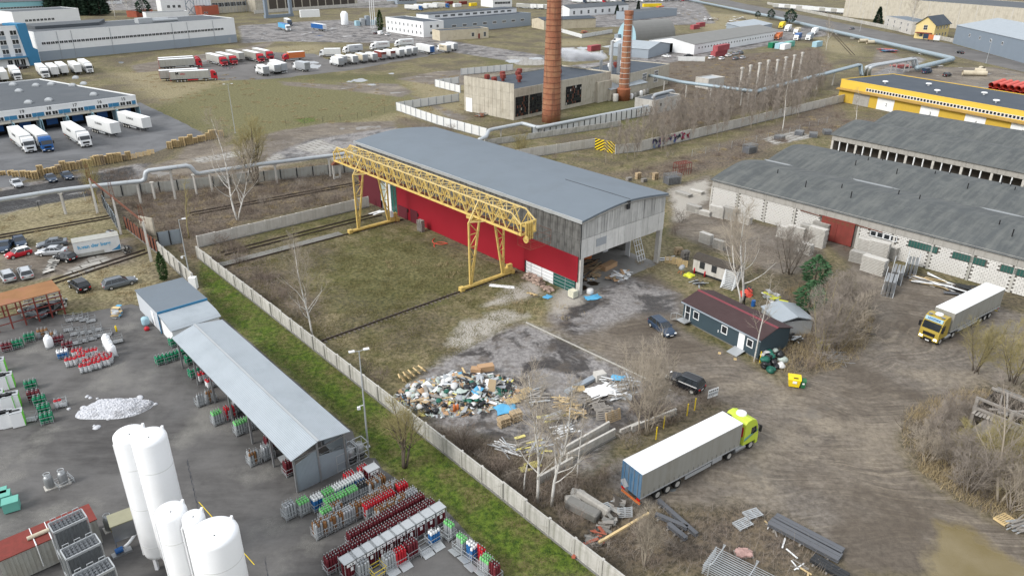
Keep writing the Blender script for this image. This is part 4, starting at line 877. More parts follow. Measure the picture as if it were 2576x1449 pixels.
m = MB();m.box(6.2,6.3,-.04,-.002,1.0,1.35);m.build('meter_box','white',CA)
st = MB();st.box(.1,1.6,-1.3,-.05,.5,.58);st.build('landing','galv',CA)
for i in range(3):m = MB();m.box(-.9 + i * .3,-.6 + i * .3,-1.3,-.2,.12 + i * .14,.17 + i * .14);m.build('step','wood_grey',CA)
m = MB()
for x,z in ((-.9,.1),(.1,.55),(1.5,.55)):m.bar((x,-1.32,z),(x,-1.32,z + 1.0),.04)
m.bar((-.9,-1.32,1.1),(.1,-1.32,1.55),.04);m.bar((.1,-1.32,1.55),(1.5,-1.32,1.55),.04);m.build('handrail','galv',CA)
m = MB();m.add([(9.2,-.05,.42),(10.8,-.05,.42),(10.8,-1.6,.1),(9.2,-1.6,.1),(9.2,-.05,.36),(10.8,-.05,.36),(10.8,-1.6,.04),(9.2,-1.6,.04)],[(0,3,2,1),(4,5,6,7),(0,1,5,4),(2,3,7,6),(1,2,6,5),(3,0,4,7)]);m.build('ramp','galv',CA)
def cabp(x,y,z=0):
	c,s = math.cos(CA.rotation_euler[2]),math.sin(CA.rotation_euler[2]);return Vector((CA.location.x + x * c - y * s,CA.location.y + x * s + y * c,z))
# ================================================================ things around the cabin
def lump(n,r,seed,sq=.6):
	q = random.Random(seed);bm = bmesh.new();bmesh.ops.create_icosphere(bm,subdivisions=n,radius=r);ph = [q.uniform(0,6) for _ in range(5)]
	for v in bm.verts:
		c = v.co / r;k = 1 + .22 * math.sin(3.1 * c.x + ph[0]) * math.cos(2.7 * c.y + ph[1]) + .13 * math.sin(7 * c.z + 5 * c.x + ph[2]) + .1 * q.uniform(-1,1);v.co *= k;v.co.z = max(v.co.z * sq,-r * .12)
	me = bpy.data.meshes.new('lump');bm.to_mesh(me);bm.free();return me
W_ = thing('old_wagon','old white wooden wagon with dark curved roof behind the office cabin','wagon',g(1741,686),ang((1741,686),(1828,716)))
WL = 7.2
m = MB();m.box(0,WL,0,2.3,.5,2.5);m.build('wall','curtain_white',W_)
for i in range(9):m = MB();m.box(i * .8 + .02,i * .8 + .78,-.03,0,.5,2.5);m.build('plank','concrete_pale',W_)
for x in (1.2,3.3):m = MB();m.box(x,x + .9,-.06,-.031,1.2,2.3);m.build('louvre','dark_metal',W_)
m = MB();m.xprism([(-.15 + 2.6 * i / 8,2.45 + .65 * math.sin(math.pi * i / 8)) for i in range(9)][::-1] + [(2.45,2.4),(-.15,2.4)],-.15,WL + .15);m.build('roof','wood_dark',W_)
m = MB();m.box(.2,WL - .2,.3,2.0,0,.5);m.build('underframe','dark_metal',W_)
SH = thing('white_shed','white corrugated shed with a curved dark tyre leaning on it','shed',g(1912,806),ang((1912,806),(1957,848)))
m = MB();m.box(0,4.6,0,4.8,0,2.0);m.build('wall','galv',SH)
m = MB();m.xprism([(-.15,1.98),(-.15,2.1),(2.4,2.75),(5.0,2.1),(5.0,1.98),(2.4,2.63)],-.2,4.8);m.build('roof','galv_roof',SH)
m = MB();m.tube([(3.0 + 1.1 * math.cos(a),-.15,.1 + 1.1 * math.sin(a)) for a in [math.pi * k / 9 for k in range(10)]],.1,6);m.build('tyre','rubber',SH)
# heap of filled bags at the end of the cabin
for i in range(22):
	r = random.Random(i + 40);p = cabp(CL + .5 + r.uniform(-.3,2.2),.2 + r.uniform(-1.4,2.6));lv = .25 + .55 * (r.random() < .4);mt = r.choice(['bag_white','bag_black','bag_black','bag_green','bag_white','bag_pale'])
	o = obj_of(BAGS[i % 4],'rubbish_bag',None,(p.x,p.y,lv),(0,0,r.uniform(0,6)),[r.uniform(.75,1.25)] * 3,mt)
	tag(o,{'bag_white':'white filled bag in the heap at the end of the office cabin','bag_black':'black rubbish bag in the heap at the end of the office cabin','bag_green':'dark green bag in the heap at the end of the office cabin','bag_pale':'pale grey bag in the heap at the end of the office cabin'}[mt],'bag','bags at the cabin end ' + mt[4:])
def crate_at(p,d,mt,name,label,cat,rz=0,z=0):o = MB().box(-d[0] / 2,d[0] / 2,-d[1] / 2,d[1] / 2,0,d[2]).build(name,mt);o.location = (p.x,p.y,z);o.rotation_euler = (0,0,rz);return tag(o,label,cat)
# wheeled bins on the verge
b_ = thing('waste_container','yellow wheeled waste container at the roadside','container',g(1995,972),R_(-15))
m = MB();m.add([(-.55,-.42,.2),(.55,-.42,.2),(.55,.42,.2),(-.55,.42,.2),(-.68,-.52,1.15),(.68,-.52,1.15),(.68,.52,1.15),(-.68,.52,1.15)],[(3,2,1,0),(4,5,6,7),(0,1,5,4),(1,2,6,5),(2,3,7,6),(3,0,4,7)]);m.build('bin_body','plastic_yellow',b_)
m = MB();m.xprism([(-.56,1.15),(.56,1.15),(.5,1.42),(-.3,1.36)],-.72,.72);ld = m.build('lid','plastic_yellow',b_)
m = MB();m.cbox((.1,-.38,1.37),(.5,.12,.05),rx=.3);m.build('lid_slot','black',ld)
m = MB();m.box(-.2,.25,-.54,-.5,.7,1.0);m.build('notice','white',b_)
for s in (-.45,.45):m = MB();m.M = Matrix.Translation((s,0,.1)) @ Matrix.Rotation(R_(90),4,'Y');m.lathe([(.1,-.04),(.1,.04)],10);m.build('castor','rubber',b_)
b_ = thing('wheelie_bin','small dark green wheelie bin beside the yellow container','bin',g(2018,975),R_(-15))
m = MB();m.add([(-.22,-.25,.08),(.22,-.25,.08),(.22,.25,.08),(-.22,.25,.08),(-.29,-.33,1.0),(.29,-.33,1.0),(.29,.33,1.0),(-.29,.33,1.0)],[(3,2,1,0),(4,5,6,7),(0,1,5,4),(1,2,6,5),(2,3,7,6),(3,0,4,7)]);m.build('bin_body','plastic_green',b_)
m = MB();m.xprism([(-.38,1.0),(.36,1.0),(.36,1.1),(-.36,1.06)],-.31,.31);m.build('lid','plastic_green',b_)
m = MB();m.box(-.12,.12,-.345,-.32,.6,.8);m.build('notice','white',b_)
# notice board, yellow posts
nb_ = thing('notice_board','white notice board with prohibition symbols by the entrance','sign',g(1792,1003),ang((1780,1003),(1808,993)))
m = MB();m.box(-.75,.75,-.02,.02,.25,1.35);m.build('board','white',nb_)
for k in range(5):
	m = MB();m.M = Matrix.Translation((-.56 + k * .28,-.022,1.1)) @ Matrix.Rotation(R_(90),4,'X');m.lathe([(.07,0),(.1,0),(.1,.006),(.07,.006)],14);m.build('symbol','dark_metal',nb_)
	m = MB();m.box(-.68 + k * .28,-.44 + k * .28,-.028,-.021,.55,.85);m.build('symbol_plate','grey_paint',nb_)
for x in (-.7,.7):m = MB();m.bar((x,.04,0),(x,.04,1.35),.05);m.build('post','dark_metal',nb_)
for i,(x,y,lab) in enumerate(((1728,1046,'yellow post in scrub, left of two by the black estate'),(1747,1032,'yellow post in scrub, right of two by the black estate'),(1669,1078,'yellow post standing in the bush beside the concrete beam'),(1911,912,'yellow post near the bags at the cabin end'),(1650,1105,'short yellow post lowest in the bush'))):
	p = g(x,y);m = MB();m.tube([(0,0,0),(0,0,1.5)],.06,8);m.tube([(0,0,1.5),(0,0,1.56)],.075,8);o = m.build('marker_post','plastic_yellow');o.location = p;tag(o,lab,'post')
for i,(x,y) in enumerate(((1809,896),(1848,911))):
	p = g(x,y);s = thing('warning_plate','small cream plate on the wire, %s of the pair before the cabin' % ('left','right')[i],'sign',p,R_(-20));m = MB();m.box(-.18,.18,-.015,.015,.3,.6);m.build('plate','wood_fresh',s);m = MB();m.bar((0,.03,0),(0,.03,.6),.03);m.build('stake','steel',s)
p = g(1896,853);
# ================================================================ materials and rubbish by the hall
pallet_stack(hallp(36.8,2.6),ANG_A + .1,14,'tall grey pallet stack against the red wall','wood_grey',seed=3)
HS = [hallp(31.2 + .9 * math.cos(a) * (1 if a < 4 else 1.8) - a * .42,3.0 + 1.1 * math.sin(a) + .2 * a,.06) for a in [k * .35 for k in range(22)]]
m = MB();m.tube(HS,.07,6);M('hose_red',(.6,.08,.05),.5,.1);tag(m.build('hose','hose_red',None,True),'orange red hose looped on the grass by the red wall','hose')
bs = thing('brick_stack','pile of reclaimed stone blocks before the white curtain door','brick stack',hallp(7.6,2.4),ANG_A)
be = MB().box(-.19,.19,-.1,.1,0,.13).mesh('brick');be.materials.append(MAT['brick_red']);M('stone_mix',(.36,.27,.22),.9,.2,2,rnd_=.7)
for i in range(150):
	r = random.Random(i);lv = int(i / 30);obj_of(be,'brick',bs,(r.uniform(-2.1,2.1) * (1 - lv * .08),r.uniform(-.5,.5),lv * .2 + r.uniform(0,.05)),(r.uniform(-.2,.2),r.uniform(-.2,.2),r.uniform(-.5,.5)),(1.3,1.4,1.5),'stone_mix')
for i in range(24):
	r = random.Random(i + 200);obj_of(be,'brick',bs,(r.uniform(-4.4,-2.1),r.uniform(-.2,1.0),r.uniform(0,.15)),(0,r.uniform(-.2,.2),r.uniform(0,3)),(1.3,1.4,1.4),'stone_mix')
pallet(hallp(3.9,6.2,.35),ANG_A + .2,'pale pallet propped on the grass near the brick pile','wood_fresh',rx=.35)
ib = thing('water_tank','cream plastic cube tank in a wire cage by the green door','tank',g(1441,748),ANG_A)
m = MB();m.box(-.55,.55,-.5,.5,.15,1.15);m.build('bottle','foam_yellow',ib);ib.children[0].data.materials[0] = M('ibc',(.68,.66,.5),.5,.05)
m = MB()
for k in range(5):
	for s in (-1,1):m.bar((-.56 + k * .28,s * .51,.1),(-.56 + k * .28,s * .51,1.17),.025);m.bar((s * .56,-.5 + k * .25,.1),(s * .56,-.5 + k * .25,1.17),.025)
for z in (.2,.5,.8,1.16):
	for s in (-1,1):m.bar((-.56,s * .51,z),(.56,s * .51,z),.025);m.bar((s * .56,-.51,z),(s * .56,.51,z),.025)
m.build('cage','galv',ib)
m = MB();m.box(-.58,.58,-.53,.53,0,.13);m.build('base','wood_grey',ib)
m = MB();m.lathe([(.4,0),(.55,.2),(.5,.75),(.35,.85)],12);o = m.build('builders_sack','bag_white',None,True);o.location = hallp(-1.0,-.9);tag(o,'white bulk sack standing by the hall corner column','sack')
o = obj_of(sag_sheet(2.6,1.6,.35,4),'tarpaulin',None,hallp(-2.2,-.2),(0,0,.4),mt='tarp_blue');tag(o,'crumpled pale blue tarpaulin at the hall corner','tarpaulin')
o = obj_of(sag_sheet(1.5,1.2,.2,5),'tarpaulin',None,hallp(2.3,4.6),(0,0,.9),mt='tarp_blue');tag(o,'small blue sheet beside the propped pallet','tarpaulin')
o = obj_of(sag_sheet(4.2,1.1,.1,6),'plastic_sheet',None,g(1263,721),(0,0,-.2),mt='tarp_white');tag(o,'thin white plastic sheet on gravel beside the near crane foot','sheet')
o = obj_of(sag_sheet(3.2,1.5,.3,9),'plastic_sheet',None,hallp(50.5,3.2),(0,0,.9),mt='tarp_white');tag(o,'white plastic sheet below the maroon sliding door','sheet')
UP = MB().box(-.5,.5,-.5,.5,-.5,.5).mesh('plank');UP.materials.append(MAT['wood_grey'])
def timber(name,label,loc,rz,n,L,W,H,mts,seed=0,chaos=.25,cat='timber pile',w=(.1,.25)):
	r = random.Random(seed);t = thing(name,label,cat,(loc.x,loc.y,0),rz)
	for i in range(n):
		l = L * r.uniform(.55,1);z = .05 + H * r.random()**1.5
		obj_of(UP,'plank',t,(r.uniform(-.2,.2) * L,r.uniform(-.5,.5) * W,z),(r.uniform(-.1,.1),r.uniform(-.08,.08),r.gauss(0,chaos)),(l,r.uniform(*w),r.uniform(.03,.07)),r.choice(mts))
	return t
timber('timber_pile','loose brown timber stacked inside the open gable',hallp(5.5,-7.5),ANG_B,40,6,4.5,.7,['wood_pallet','cardboard','wood_dark'],3,.2)
crate_at(hallp(3.6,-10.2),(3.2,1.2,.8),'cardboard','wardrobe','brown wardrobe lying in the open end of the hall','wardrobe',ANG_B + .1)
crate_at(hallp(9.5,-10.2),(3.0,1.8,1.1),'orange_paint','crate','orange wooden crate deep inside the hall','crate',ANG_A)
crate_at(hallp(8.5,-15.0),(1.2,.2,2.4),'white','door_leaf','white door leaf leaning inside the hall','door',ANG_B)
crate_at(hallp(4.9,-16.4),(.9,.15,3.4),'white','board','tall white board leaning near the right column','board',ANG_A)
wf = thing('window_frame','tall white window frame leaning at the right hall column','window frame',hallp(2.0,-16.6),ANG_B);wf.rotation_euler = (R_(-22),0,ANG_B)
m = MB()
for x in (-.9,-.3,.3,.9):m.box(x - .05,x + .05,-.04,.04,0,4.2)
for z in (0,.9,1.6,2.6,3.4,4.15):m.box(-.9,.9,-.04,.04,z,z + .09)
m.build('frame','white',wf)
timber('debris_pile','heap of white and brown rubbish at the edge of the hall floor',hallp(-.2,-8.6),ANG_A,46,2.4,3.4,.9,['wood_pallet','white','cardboard','bag_white','grey_paint','white'],8,1.2,'rubbish',(.2,.7))
timber('debris_pile','scatter of rubbish and sacks inside the hall near its left column',hallp(2.6,-5.0),ANG_A,26,1.6,2.6,.6,['wood_pallet','white','cardboard','tarp_blue','wood_dark'],9,1.2,'rubbish',(.15,.5))
mc = thing('concrete_mixer','small cement mixer with orange frame behind the hall grass','mixer',g(1714,688),.4)
m = MB();m.M = Matrix.Translation((0,0,1.0)) @ Matrix.Rotation(R_(50),4,'Y');m.lathe([(.2,-.5),(.42,-.25),(.42,.1),(.25,.45)],14);m.build('drum','grey_paint',mc,True)
m = MB();m.bar((-.4,-.4,0),(0,0,.8),.07);m.bar((-.4,.4,0),(0,0,.8),.07);m.bar((.5,0,0),(0,0,.8),.07);m.box(-.2,.2,-.2,.2,.6,.9);m.build('stand','orange_paint',mc)
o = obj_of(lump(3,.7,3),'tarp_heap',None,g(1735,693),mt='hi_vis') if False else obj_of(lump(3,.75,3),'covered_heap',None,g(1733,694),(0,0,0));o.data.materials.append(MAT['hi_vis']);tag(o,'yellow sheet thrown over a heap beside the cement mixer','covered heap')
for i,(x,y,lab) in enumerate(((1746,688,'red gas bottle nearest the cement mixer'),(1772,697,'red gas bottle before the old wagon'))):
	m = MB();m.lathe([(.13,0),(.13,.8),(.08,.95),(.04,1.0)],10);o = m.build('gas_bottle','red_paint',None,True);o.location = g(x,y);tag(o,lab,'gas bottle')
sf = thing('scaffold_stack','galvanised scaffold stair frames leaning behind the office cabin','scaffold',g(1826,728),R_(-35));sf.rotation_euler = (R_(-30),0,R_(-35))
for k in range(7):
	m = MB();y = k * .3
	for x in (-.9,.9):m.bar((x,y,0),(x,y,3.0),.06)
	for z in range(11):m.bar((-.9,y,.15 + z * .27),(.9,y,.15 + z * .27),.05)
	m.build('ladder_frame','galv',sf)
for i,(x,y,a,rx) in enumerate(((1684,660,.3,1.35),(1702,663,.2,1.3),(1717,669,.15,1.3))):
	pallet(g(x,y,0) + Vector((0,0,.45)),a - .5,'fresh pallet leaning upright on the grey stack, %s of three' % ('left','middle','right')[i],'wood_fresh',rx=rx,sc=1.3)
pallet_stack(g(1722,655),.5,11,'grey pallet stack behind the upright pallets','wood_grey',seed=5);pallet_stack(g(1706,640),.2,8,'pallet stack behind the right hall column','wood_pallet',seed=6)
timber('metal_scrap','pale metal profiles lying beside the right hall column',g(1678,653),.1,14,3.2,1.2,.4,['galv','white','dark_metal'],11,.3,'scrap')
timber('metal_scrap','dark twisted scrap frame on the ground before the old wagon',g(1755,714),.3,10,2.4,1.4,.3,['dark_metal','galv'],12,.6,'scrap')
o = obj_of(lump(3,1.0,8),'red_hose_heap',None,g(1876,742),(0,0,0));o.data.materials.append(MAT['hose_red']);tag(o,'heap of red plastic tubes beside the worker','heap')
timber('metal_scrap','red scrap parts around the birch behind the cabin',g(1880,735),1.0,16,1.8,1.2,.9,['hose_red','red_paint','dark_metal'],13,1.0,'scrap')
# worker behind the cabin, seen from above
def person(p,rz,label,jacket,trousers):
	t = thing('person',label,'person',p,rz);me = bpy.data.meshes.new('body')
	V = [(0,0,.95),(0,0,1.2),(0,0,1.42),(0,0,1.52),(.02,0,1.62),(0,.2,1.4),(.06,.27,1.15),(.22,.24,.98),(0,-.2,1.4),(.08,-.27,1.14),(.25,-.22,1.0),(0,.1,.9),(.06,.12,.5),(0,.12,.08),(.13,.13,.04),(0,-.1,.9),(-.02,-.12,.5),(-.08,-.12,.08),(.05,-.13,.04)]
	E_ = [(0,1),(1,2),(2,3),(3,4),(2,5),(5,6),(6,7),(2,8),(8,9),(9,10),(0,11),(11,12),(12,13),(13,14),(0,15),(15,16),(16,17),(17,18)]
	R2 = [.17,.17,.16,.07,.11,.08,.06,.045,.08,.06,.045,.11,.08,.055,.05,.11,.08,.055,.05]
	me.from_pydata(V,E_,[]);o = bpy.data.objects.new('body',me);COL.objects.link(o);o.parent = t;sk = o.modifiers.new('skin','SKIN')
	for v,r in zip(me.skin_vertices[0].data,R2):v.radius = (r,r)
	me.skin_vertices[0].data[0].use_root = True;o.modifiers.new('sub','SUBSURF').levels = 1;me.materials.append(MAT[jacket])
	h = lump(2,.12,1,1.15);h.materials.append(MAT['skin']);obj_of(h,'head',t,(.03,0,1.68));h2 = lump(2,.125,2,.9);h2.materials.append(MAT['black']);obj_of(h2,'hair',t,(.0,0,1.73))
	return t
person(g(1870,768),R_(120),'worker in dark clothes standing by the red tubes behind the cabin','car_black','black')
m = MB();m.lathe([(.28,0),(.3,.1),(.28,.9)],14);o = m.build('barrel','blue_paint');o.location = g(1894,770);tag(o,'dark blue barrel between the worker and the white shed','barrel')
timber('metal_scrap','grey scrap, buckets and gutters at the back corner of the cabin',g(1985,850),.4,30,2.2,2.6,.6,['dark_metal','galv','white','bag_black'],14,.9,'scrap',(.15,.4))
timber('metal_scrap','heap of pale sacks and sheets behind the white shed',g(1945,757),.2,36,2.0,3.2,.9,['tarp_white','galv','hi_vis','bag_pale'],15,.9,'scrap',(.3,.8))
timber('metal_scrap','bent steel frames in the scrub by the dirt road',g(2105,900),.1,18,3.2,3.0,.3,['galv','steel','wood_grey'],16,.9,'scrap',(.05,.1))
timber('metal_scrap','grey steel lattice lying at the bend of the dirt road',g(2160,835),-.3,12,3.5,1.6,.3,['steel','dark_metal'],17,.5,'scrap',(.05,.12))
# ================================================================ rubbish heap in the yard
HC = g(1150,992)
def heap_pt(r,spread=1.0):
	a,q = r.uniform(0,6.283),math.sqrt(r.random()) * spread;u,v = math.cos(a) * q,math.sin(a) * q
	return Vector((HC.x + u * 6.2 + v * .8,HC.y + v * 4.0 + u * .4,1.25 * (1 - min(q,1)**2) * (.75 + .25 * math.sin(3 * u + 2 * v))))
def stuff_bits(name,label,mt,n,fn,smin,smax,seed,flat=.35):
	r = random.Random(seed);m = MB()
	for i in range(n):
		p = fn(r);s = r.uniform(smin,smax);m.cbox((p.x,p.y,p.z + .05),(s,s * r.uniform(.3,.9),s * flat * r.uniform(.2,1)),r.uniform(0,6),r.uniform(-.7,.7),r.uniform(-.7,.7))
	return kind(m.build(name,mt),'stuff',label)
for mt,n,s in (('cardboard',160,1),('bag_pale',260,2),('cardboard',240,3),('grey_paint',340,4),('wood_grey',460,5),('dark_metal',420,6),('tarp_white',130,7),('foam_yellow',60,8)):
	stuff_bits('rubbish_fragments','small mixed fragments filling the rubbish heap',mt,n,lambda r:heap_pt(r,1.12),.12,.8,s,.22)
me = lump(3,1.0,20,.3);me.materials.append(MAT['wood_dark']);o = obj_of(me,'rubbish_mound',None,(HC.x,HC.y,0),(0,0,.1),(5.6,3.6,1.5));kind(o,'stuff','dark packed core of the rubbish heap')
CN = {'bag_white':'white','bag_black':'black','bag_green':'green','bag_pale':'pale grey'}
for i in range(110):
	r = random.Random(i + 900);p = heap_pt(r,.97);side = 'left' if p.x < HC.x - 1.5 else 'right' if p.x > HC.x + 2 else 'middle';mt = r.choice(['bag_white'] * 3 + ['bag_black'] * 5 + ['bag_green'] * 1 + ['bag_pale'] * 2)
	if side == 'right' and r.random() < .5:mt = r.choice(['bag_pale','bag_black','bag_green'])
	s = r.uniform(.45,.95);o = obj_of(BAGS[i % 4],'rubbish_bag',None,(p.x,p.y,p.z + .18),(r.uniform(-.4,.4),r.uniform(-.4,.4),r.uniform(0,6)),(s,s,s * .85),mt)
	tag(o,'%s rubbish bag in the %s part of the big rubbish heap' % (CN[mt],side),'bag','%s bags in the %s part of the heap' % (CN[mt],side))
for i in range(44):
	r = random.Random(i + 1500);p = heap_pt(r,1.0);mt = r.choice(['wood_grey','white','grey_paint','wood_pallet','galv','wood_fresh']);side = 'left' if p.x < HC.x else 'right'
	o = obj_of(UP,'board',None,(p.x,p.y,p.z + .28),(r.uniform(-.3,.3),r.uniform(-.35,.35),r.uniform(0,3.1)),(r.uniform(1.0,2.8),r.uniform(.12,.6),.04),mt)
	tag(o,'loose %s board lying on the %s half of the rubbish heap' % ({'wood_grey':'grey','white':'white','grey_paint':'blue grey','wood_pallet':'brown','galv':'metal','wood_fresh':'pale'}[mt],side),'board','boards on the heap %s %s' % (mt,side))
for i in range(12):
	r = random.Random(i + 70);p = heap_pt(r,.9);mt = r.choice(['tarp_white','grey_paint','bag_pale','tarp_blue','cardboard']);tag(obj_of(sag_sheet(r.uniform(1,2),r.uniform(.8,1.4),.5,i),'crumpled_sheet',None,p + Vector((0,0,.2)),(r.uniform(-.3,.3),r.uniform(-.3,.3),r.uniform(0,6)),mt=mt),'crumpled %s sheet on the %s half of the rubbish heap' % ({'tarp_white':'white','grey_paint':'grey','bag_pale':'pale','tarp_blue':'blue','cardboard':'brown'}[mt],'left' if p.x < HC.x else 'right'),'sheet','sheets on the heap ' + mt + str(p.x < HC.x))
crate_at(g(1222,940),(1.9,.9,.7),'cardboard','cardboard_box','largest brown cardboard box on top of the rubbish heap','box',.3,.5);crate_at(g(1198,945),(1.2,.8,.5),'cardboard','cardboard_box','brown cardboard box left of the largest one','box',-.1,.6)
crate_at(g(1232,1005),(.9,.08,2.2),'wood_pallet','door_leaf','brown board leaning on the right end of the heap','board',-.3,.1).rotation_euler = (-.5,0,-.3)
for i in range(5):pallet(g(1012 + i * 13,960 - i * 6) + Vector((0,0,.3)),.35 + .1 * i,'tipped pallet at the left end of the heap, number %s from the left' % ('one','two','three','four','five')[i],'wood_fresh',ry=.9)
o = obj_of(sag_sheet(2.3,1.5,.6,21),'tarpaulin',None,g(1030,1000),mt='tarp_blue');tag(o,'bright blue sheet at the left foot of the heap','tarpaulin')
o = obj_of(sag_sheet(2.6,2.0,.8,22),'tarpaulin',None,g(1273,1030),(0,0,.3),mt='tarp_blue');tag(o,'bright blue sheet right of the heap','tarpaulin')
og = thing('fuel_can_pair','orange gas bottles on a wooden tray before the heap','bottles',g(1148,1036),.2)
m = MB();m.box(-.7,.7,-.5,.5,0,.12);m.build('tray','wood_grey',og)
for x in (-.2,.15):m = MB();m.lathe([(.16,.12),(.16,.9),(.08,1.0)],10,(x,0,0));m.build('bottle','orange_paint',og,True)
# ---- timber and pallets right of the heap
pallet_stack(g(1268,1070),.55,7,'grey brown pallet stack, left of the pair in front of the blue sheet','wood_pallet',seed=11);pallet_stack(g(1298,1058),.55,8,'grey brown pallet stack, right of the pair in front of the blue sheet','wood_pallet',seed=12)
for i,(x,y) in enumerate(((1290,1012),(1312,1004),(1326,990))):pallet(g(x,y) + Vector((0,0,.1 + .1 * i)),.4 + .2 * i,'pale pallet on the ground right of the heap, %s of three' % ('nearest','middle','farthest')[i],'wood_fresh',ry=.1 * i,sc=1.3)
timber('timber_pile','splintered fresh timber heap in the yard middle',g(1432,1030),.5,60,2.6,3.6,.8,['wood_fresh','wood_pallet','wood_fresh','wood_grey'],21,.8)
timber('timber_pile','grey battens lying behind the twin birches',g(1345,1000),.3,34,3.2,2.6,.4,['wood_grey','galv','wood_grey'],22,.4)
timber('timber_pile','pile of grey planks with yellow foam below the birches',g(1340,1130),.55,34,3.0,1.8,.5,['wood_grey','galv','foam_yellow','wood_grey'],23,.3)
timber('timber_pile','bundle of thin pale laths left of the birches',g(1273,1133),-.6,34,3.0,1.2,.4,['wood_grey','galv','white'],24,.25,w=(.05,.1))
timber('timber_pile','wrapped white battens right of the birches',g(1420,1085),.4,30,2.6,1.4,.4,['white','wood_grey','galv'],25,.3)
timber('timber_pile','yellow and grey insulation boards in the yard middle',g(1395,1055),.5,14,2.8,1.2,.3,['foam_yellow','wood_grey','grey_paint'],26,.3,w=(.3,.6))
for i,(x,y,a,w,d) in enumerate(((1340,1170,.35,1.6,.9),(1322,1180,.4,1.2,.8),(1308,1100,.45,1.2,.35))):
	crate_at(g(x,y),(w,d,.1),'foam_yellow','foam_board','yellow foam board under the birches, %s' % ('largest one','nearest one','the thin strip farther up')[i],'board',a)
timber('timber_pile','bleached pallet boards stacked on the white sheet',g(1545,985),.2,40,2.2,4.0,.7,['wood_grey','galv','wood_grey','white'],27,.7)
timber('timber_pile','old grey boards heaped beside the big bush',g(1580,975),.1,34,2.4,3.0,.8,['wood_grey','galv','wood_grey'],28,.7)
timber('timber_pile','dark broken pallets below the white sheet',g(1505,1015),.4,34,2.2,3.2,.4,['wood_grey','wood_dark','wood_grey'],29,.6)
for i,(x,y,rz,rx) in enumerate(((1540,1056,.55,1.35),(1520,1050,.2,1.1),(1508,1030,.3,.3),(1573,1005,-.2,.2),(1455,985,.1,.1))):pallet(g(x,y) + Vector((0,0,.55 if rx > 1 else .3)),rz,['big brown pallet standing on edge','grey pallet leaning behind the brown upright one','grey pallet on the dark broken boards','white washed pallet by the bush','pale pallet lying left of the white sheet'][i],['wood_pallet','wood_grey','wood_grey','galv','wood_fresh'][i],rx=rx,sc=1.6 if i < 2 else 1.2)
o = obj_of(sag_sheet(3.6,2.4,.4,31),'tarpaulin',None,g(1508,990) + Vector((0,0,.3)),(0,0,.5),mt='tarp_white');tag(o,'white sheet spread over pallets in the yard','tarpaulin')
o = obj_of(sag_sheet(1.9,1.2,.7,32),'tarpaulin',None,g(1555,962) + Vector((0,0,.5)),mt='tarp_blue');tag(o,'bright blue sheet over boards beside the big bush','tarpaulin')
o = plank(g(1425,992) + Vector((0,0,.3)),g(1500,952) + Vector((0,0,.3)),.7,.35).build('steel_beam','grey_wall');tag(o,'long grey steel beam at the yard edge','beam')
crate_at(g(1508,955),(1.3,1.0,1.0),'concrete_pale','slab_stack','small stack of pale slabs at the yard edge','slabs',.4)
# long concrete troughs
for i,(a,b,h,lab) in enumerate((((1425,1162),(1545,1098),1.1,'nearer concrete trough wall right of the birches'),((1420,1146),(1530,1082),1.2,'farther concrete trough wall right of the birches'),((1352,1215),(1440,1165),.8,'low concrete slab in the scrub below the birches'),((1588,1085),(1700,1040),.7,'concrete beam lying in the big bush'),((1560,1090),(1610,1068),.5,'short concrete beam left of the big bush'))):
	p,q = g(*a),g(*b);d = q - p;t = thing('concrete_beam',lab,'beam',(p.x,p.y,0),math.atan2(d.y,d.x));n = 2 if h > 1 else 1
	for k in range(n):m = MB();m.box(0,d.length,-.12 - .05 * k,.12 - .05 * k,h / n * k,h / n * (k + 1) - .03);m.build('course','concrete_pale',t)
	m = MB();m.box(0,d.length,-.3,.3,0,.12);m.build('footing','concrete_dark',t)
# concrete blocks and rubbish by the wall end
for i,(x,y,d,rz,lab) in enumerate(((1465,1290,(3.2,1.1,.9),-.6,'big mossy concrete block nearest the wall corner'),(1490,1280,(3.6,.6,1.2),-.75,'tall concrete slab beside the mossy block'),(1440,1268,(1.4,1.0,.8),.2,'rounded concrete lump above the mossy block'),(1452,1252,(1.3,.9,.8),-.3,'pale concrete lump farthest from the road wall'))):
	o = MB().box(-d[0] / 2,d[0] / 2,-d[1] / 2,d[1] / 2,0,d[2]).build('concrete_block','concrete_dark' if i == 0 else 'concrete');bv = o.modifiers.new('b','BEVEL');bv.width = .12;o.location = g(x,y);o.rotation_euler = (0,.05,rz);tag(o,lab,'block')
timber('rubble_pile','grey concrete rubble and boards beside the mossy block',g(1540,1300),-.5,60,1.3,4.0,.7,['concrete','wood_grey','concrete_dark','wood_dark'],33,.8,'rubble',(.15,.5))
timber('rubble_pile','broken boards and bricks at the foot of the concrete wall',g(1480,1370),-.7,40,1.6,4.0,.4,['wood_grey','wood_dark','brick_red','concrete_dark'],34,.8,'rubble',(.1,.4))
pallet(g(1535,1283) + Vector((0,0,.4)),.4,'bleached pallet on the rubble near the lorry','galv',rx=.15,sc=1.2);pallet(g(1570,1300) + Vector((0,0,.6)),.1,'white pallet standing on edge in the rubble','galv',rx=1.2)
o = plank(g(1505,1380) + Vector((0,0,.7)),g(1630,1310) + Vector((0,0,.9)),.22,.2).build('wooden_pole','wood_fresh');tag(o,'long pale wooden pole lying across the rubble','pole')
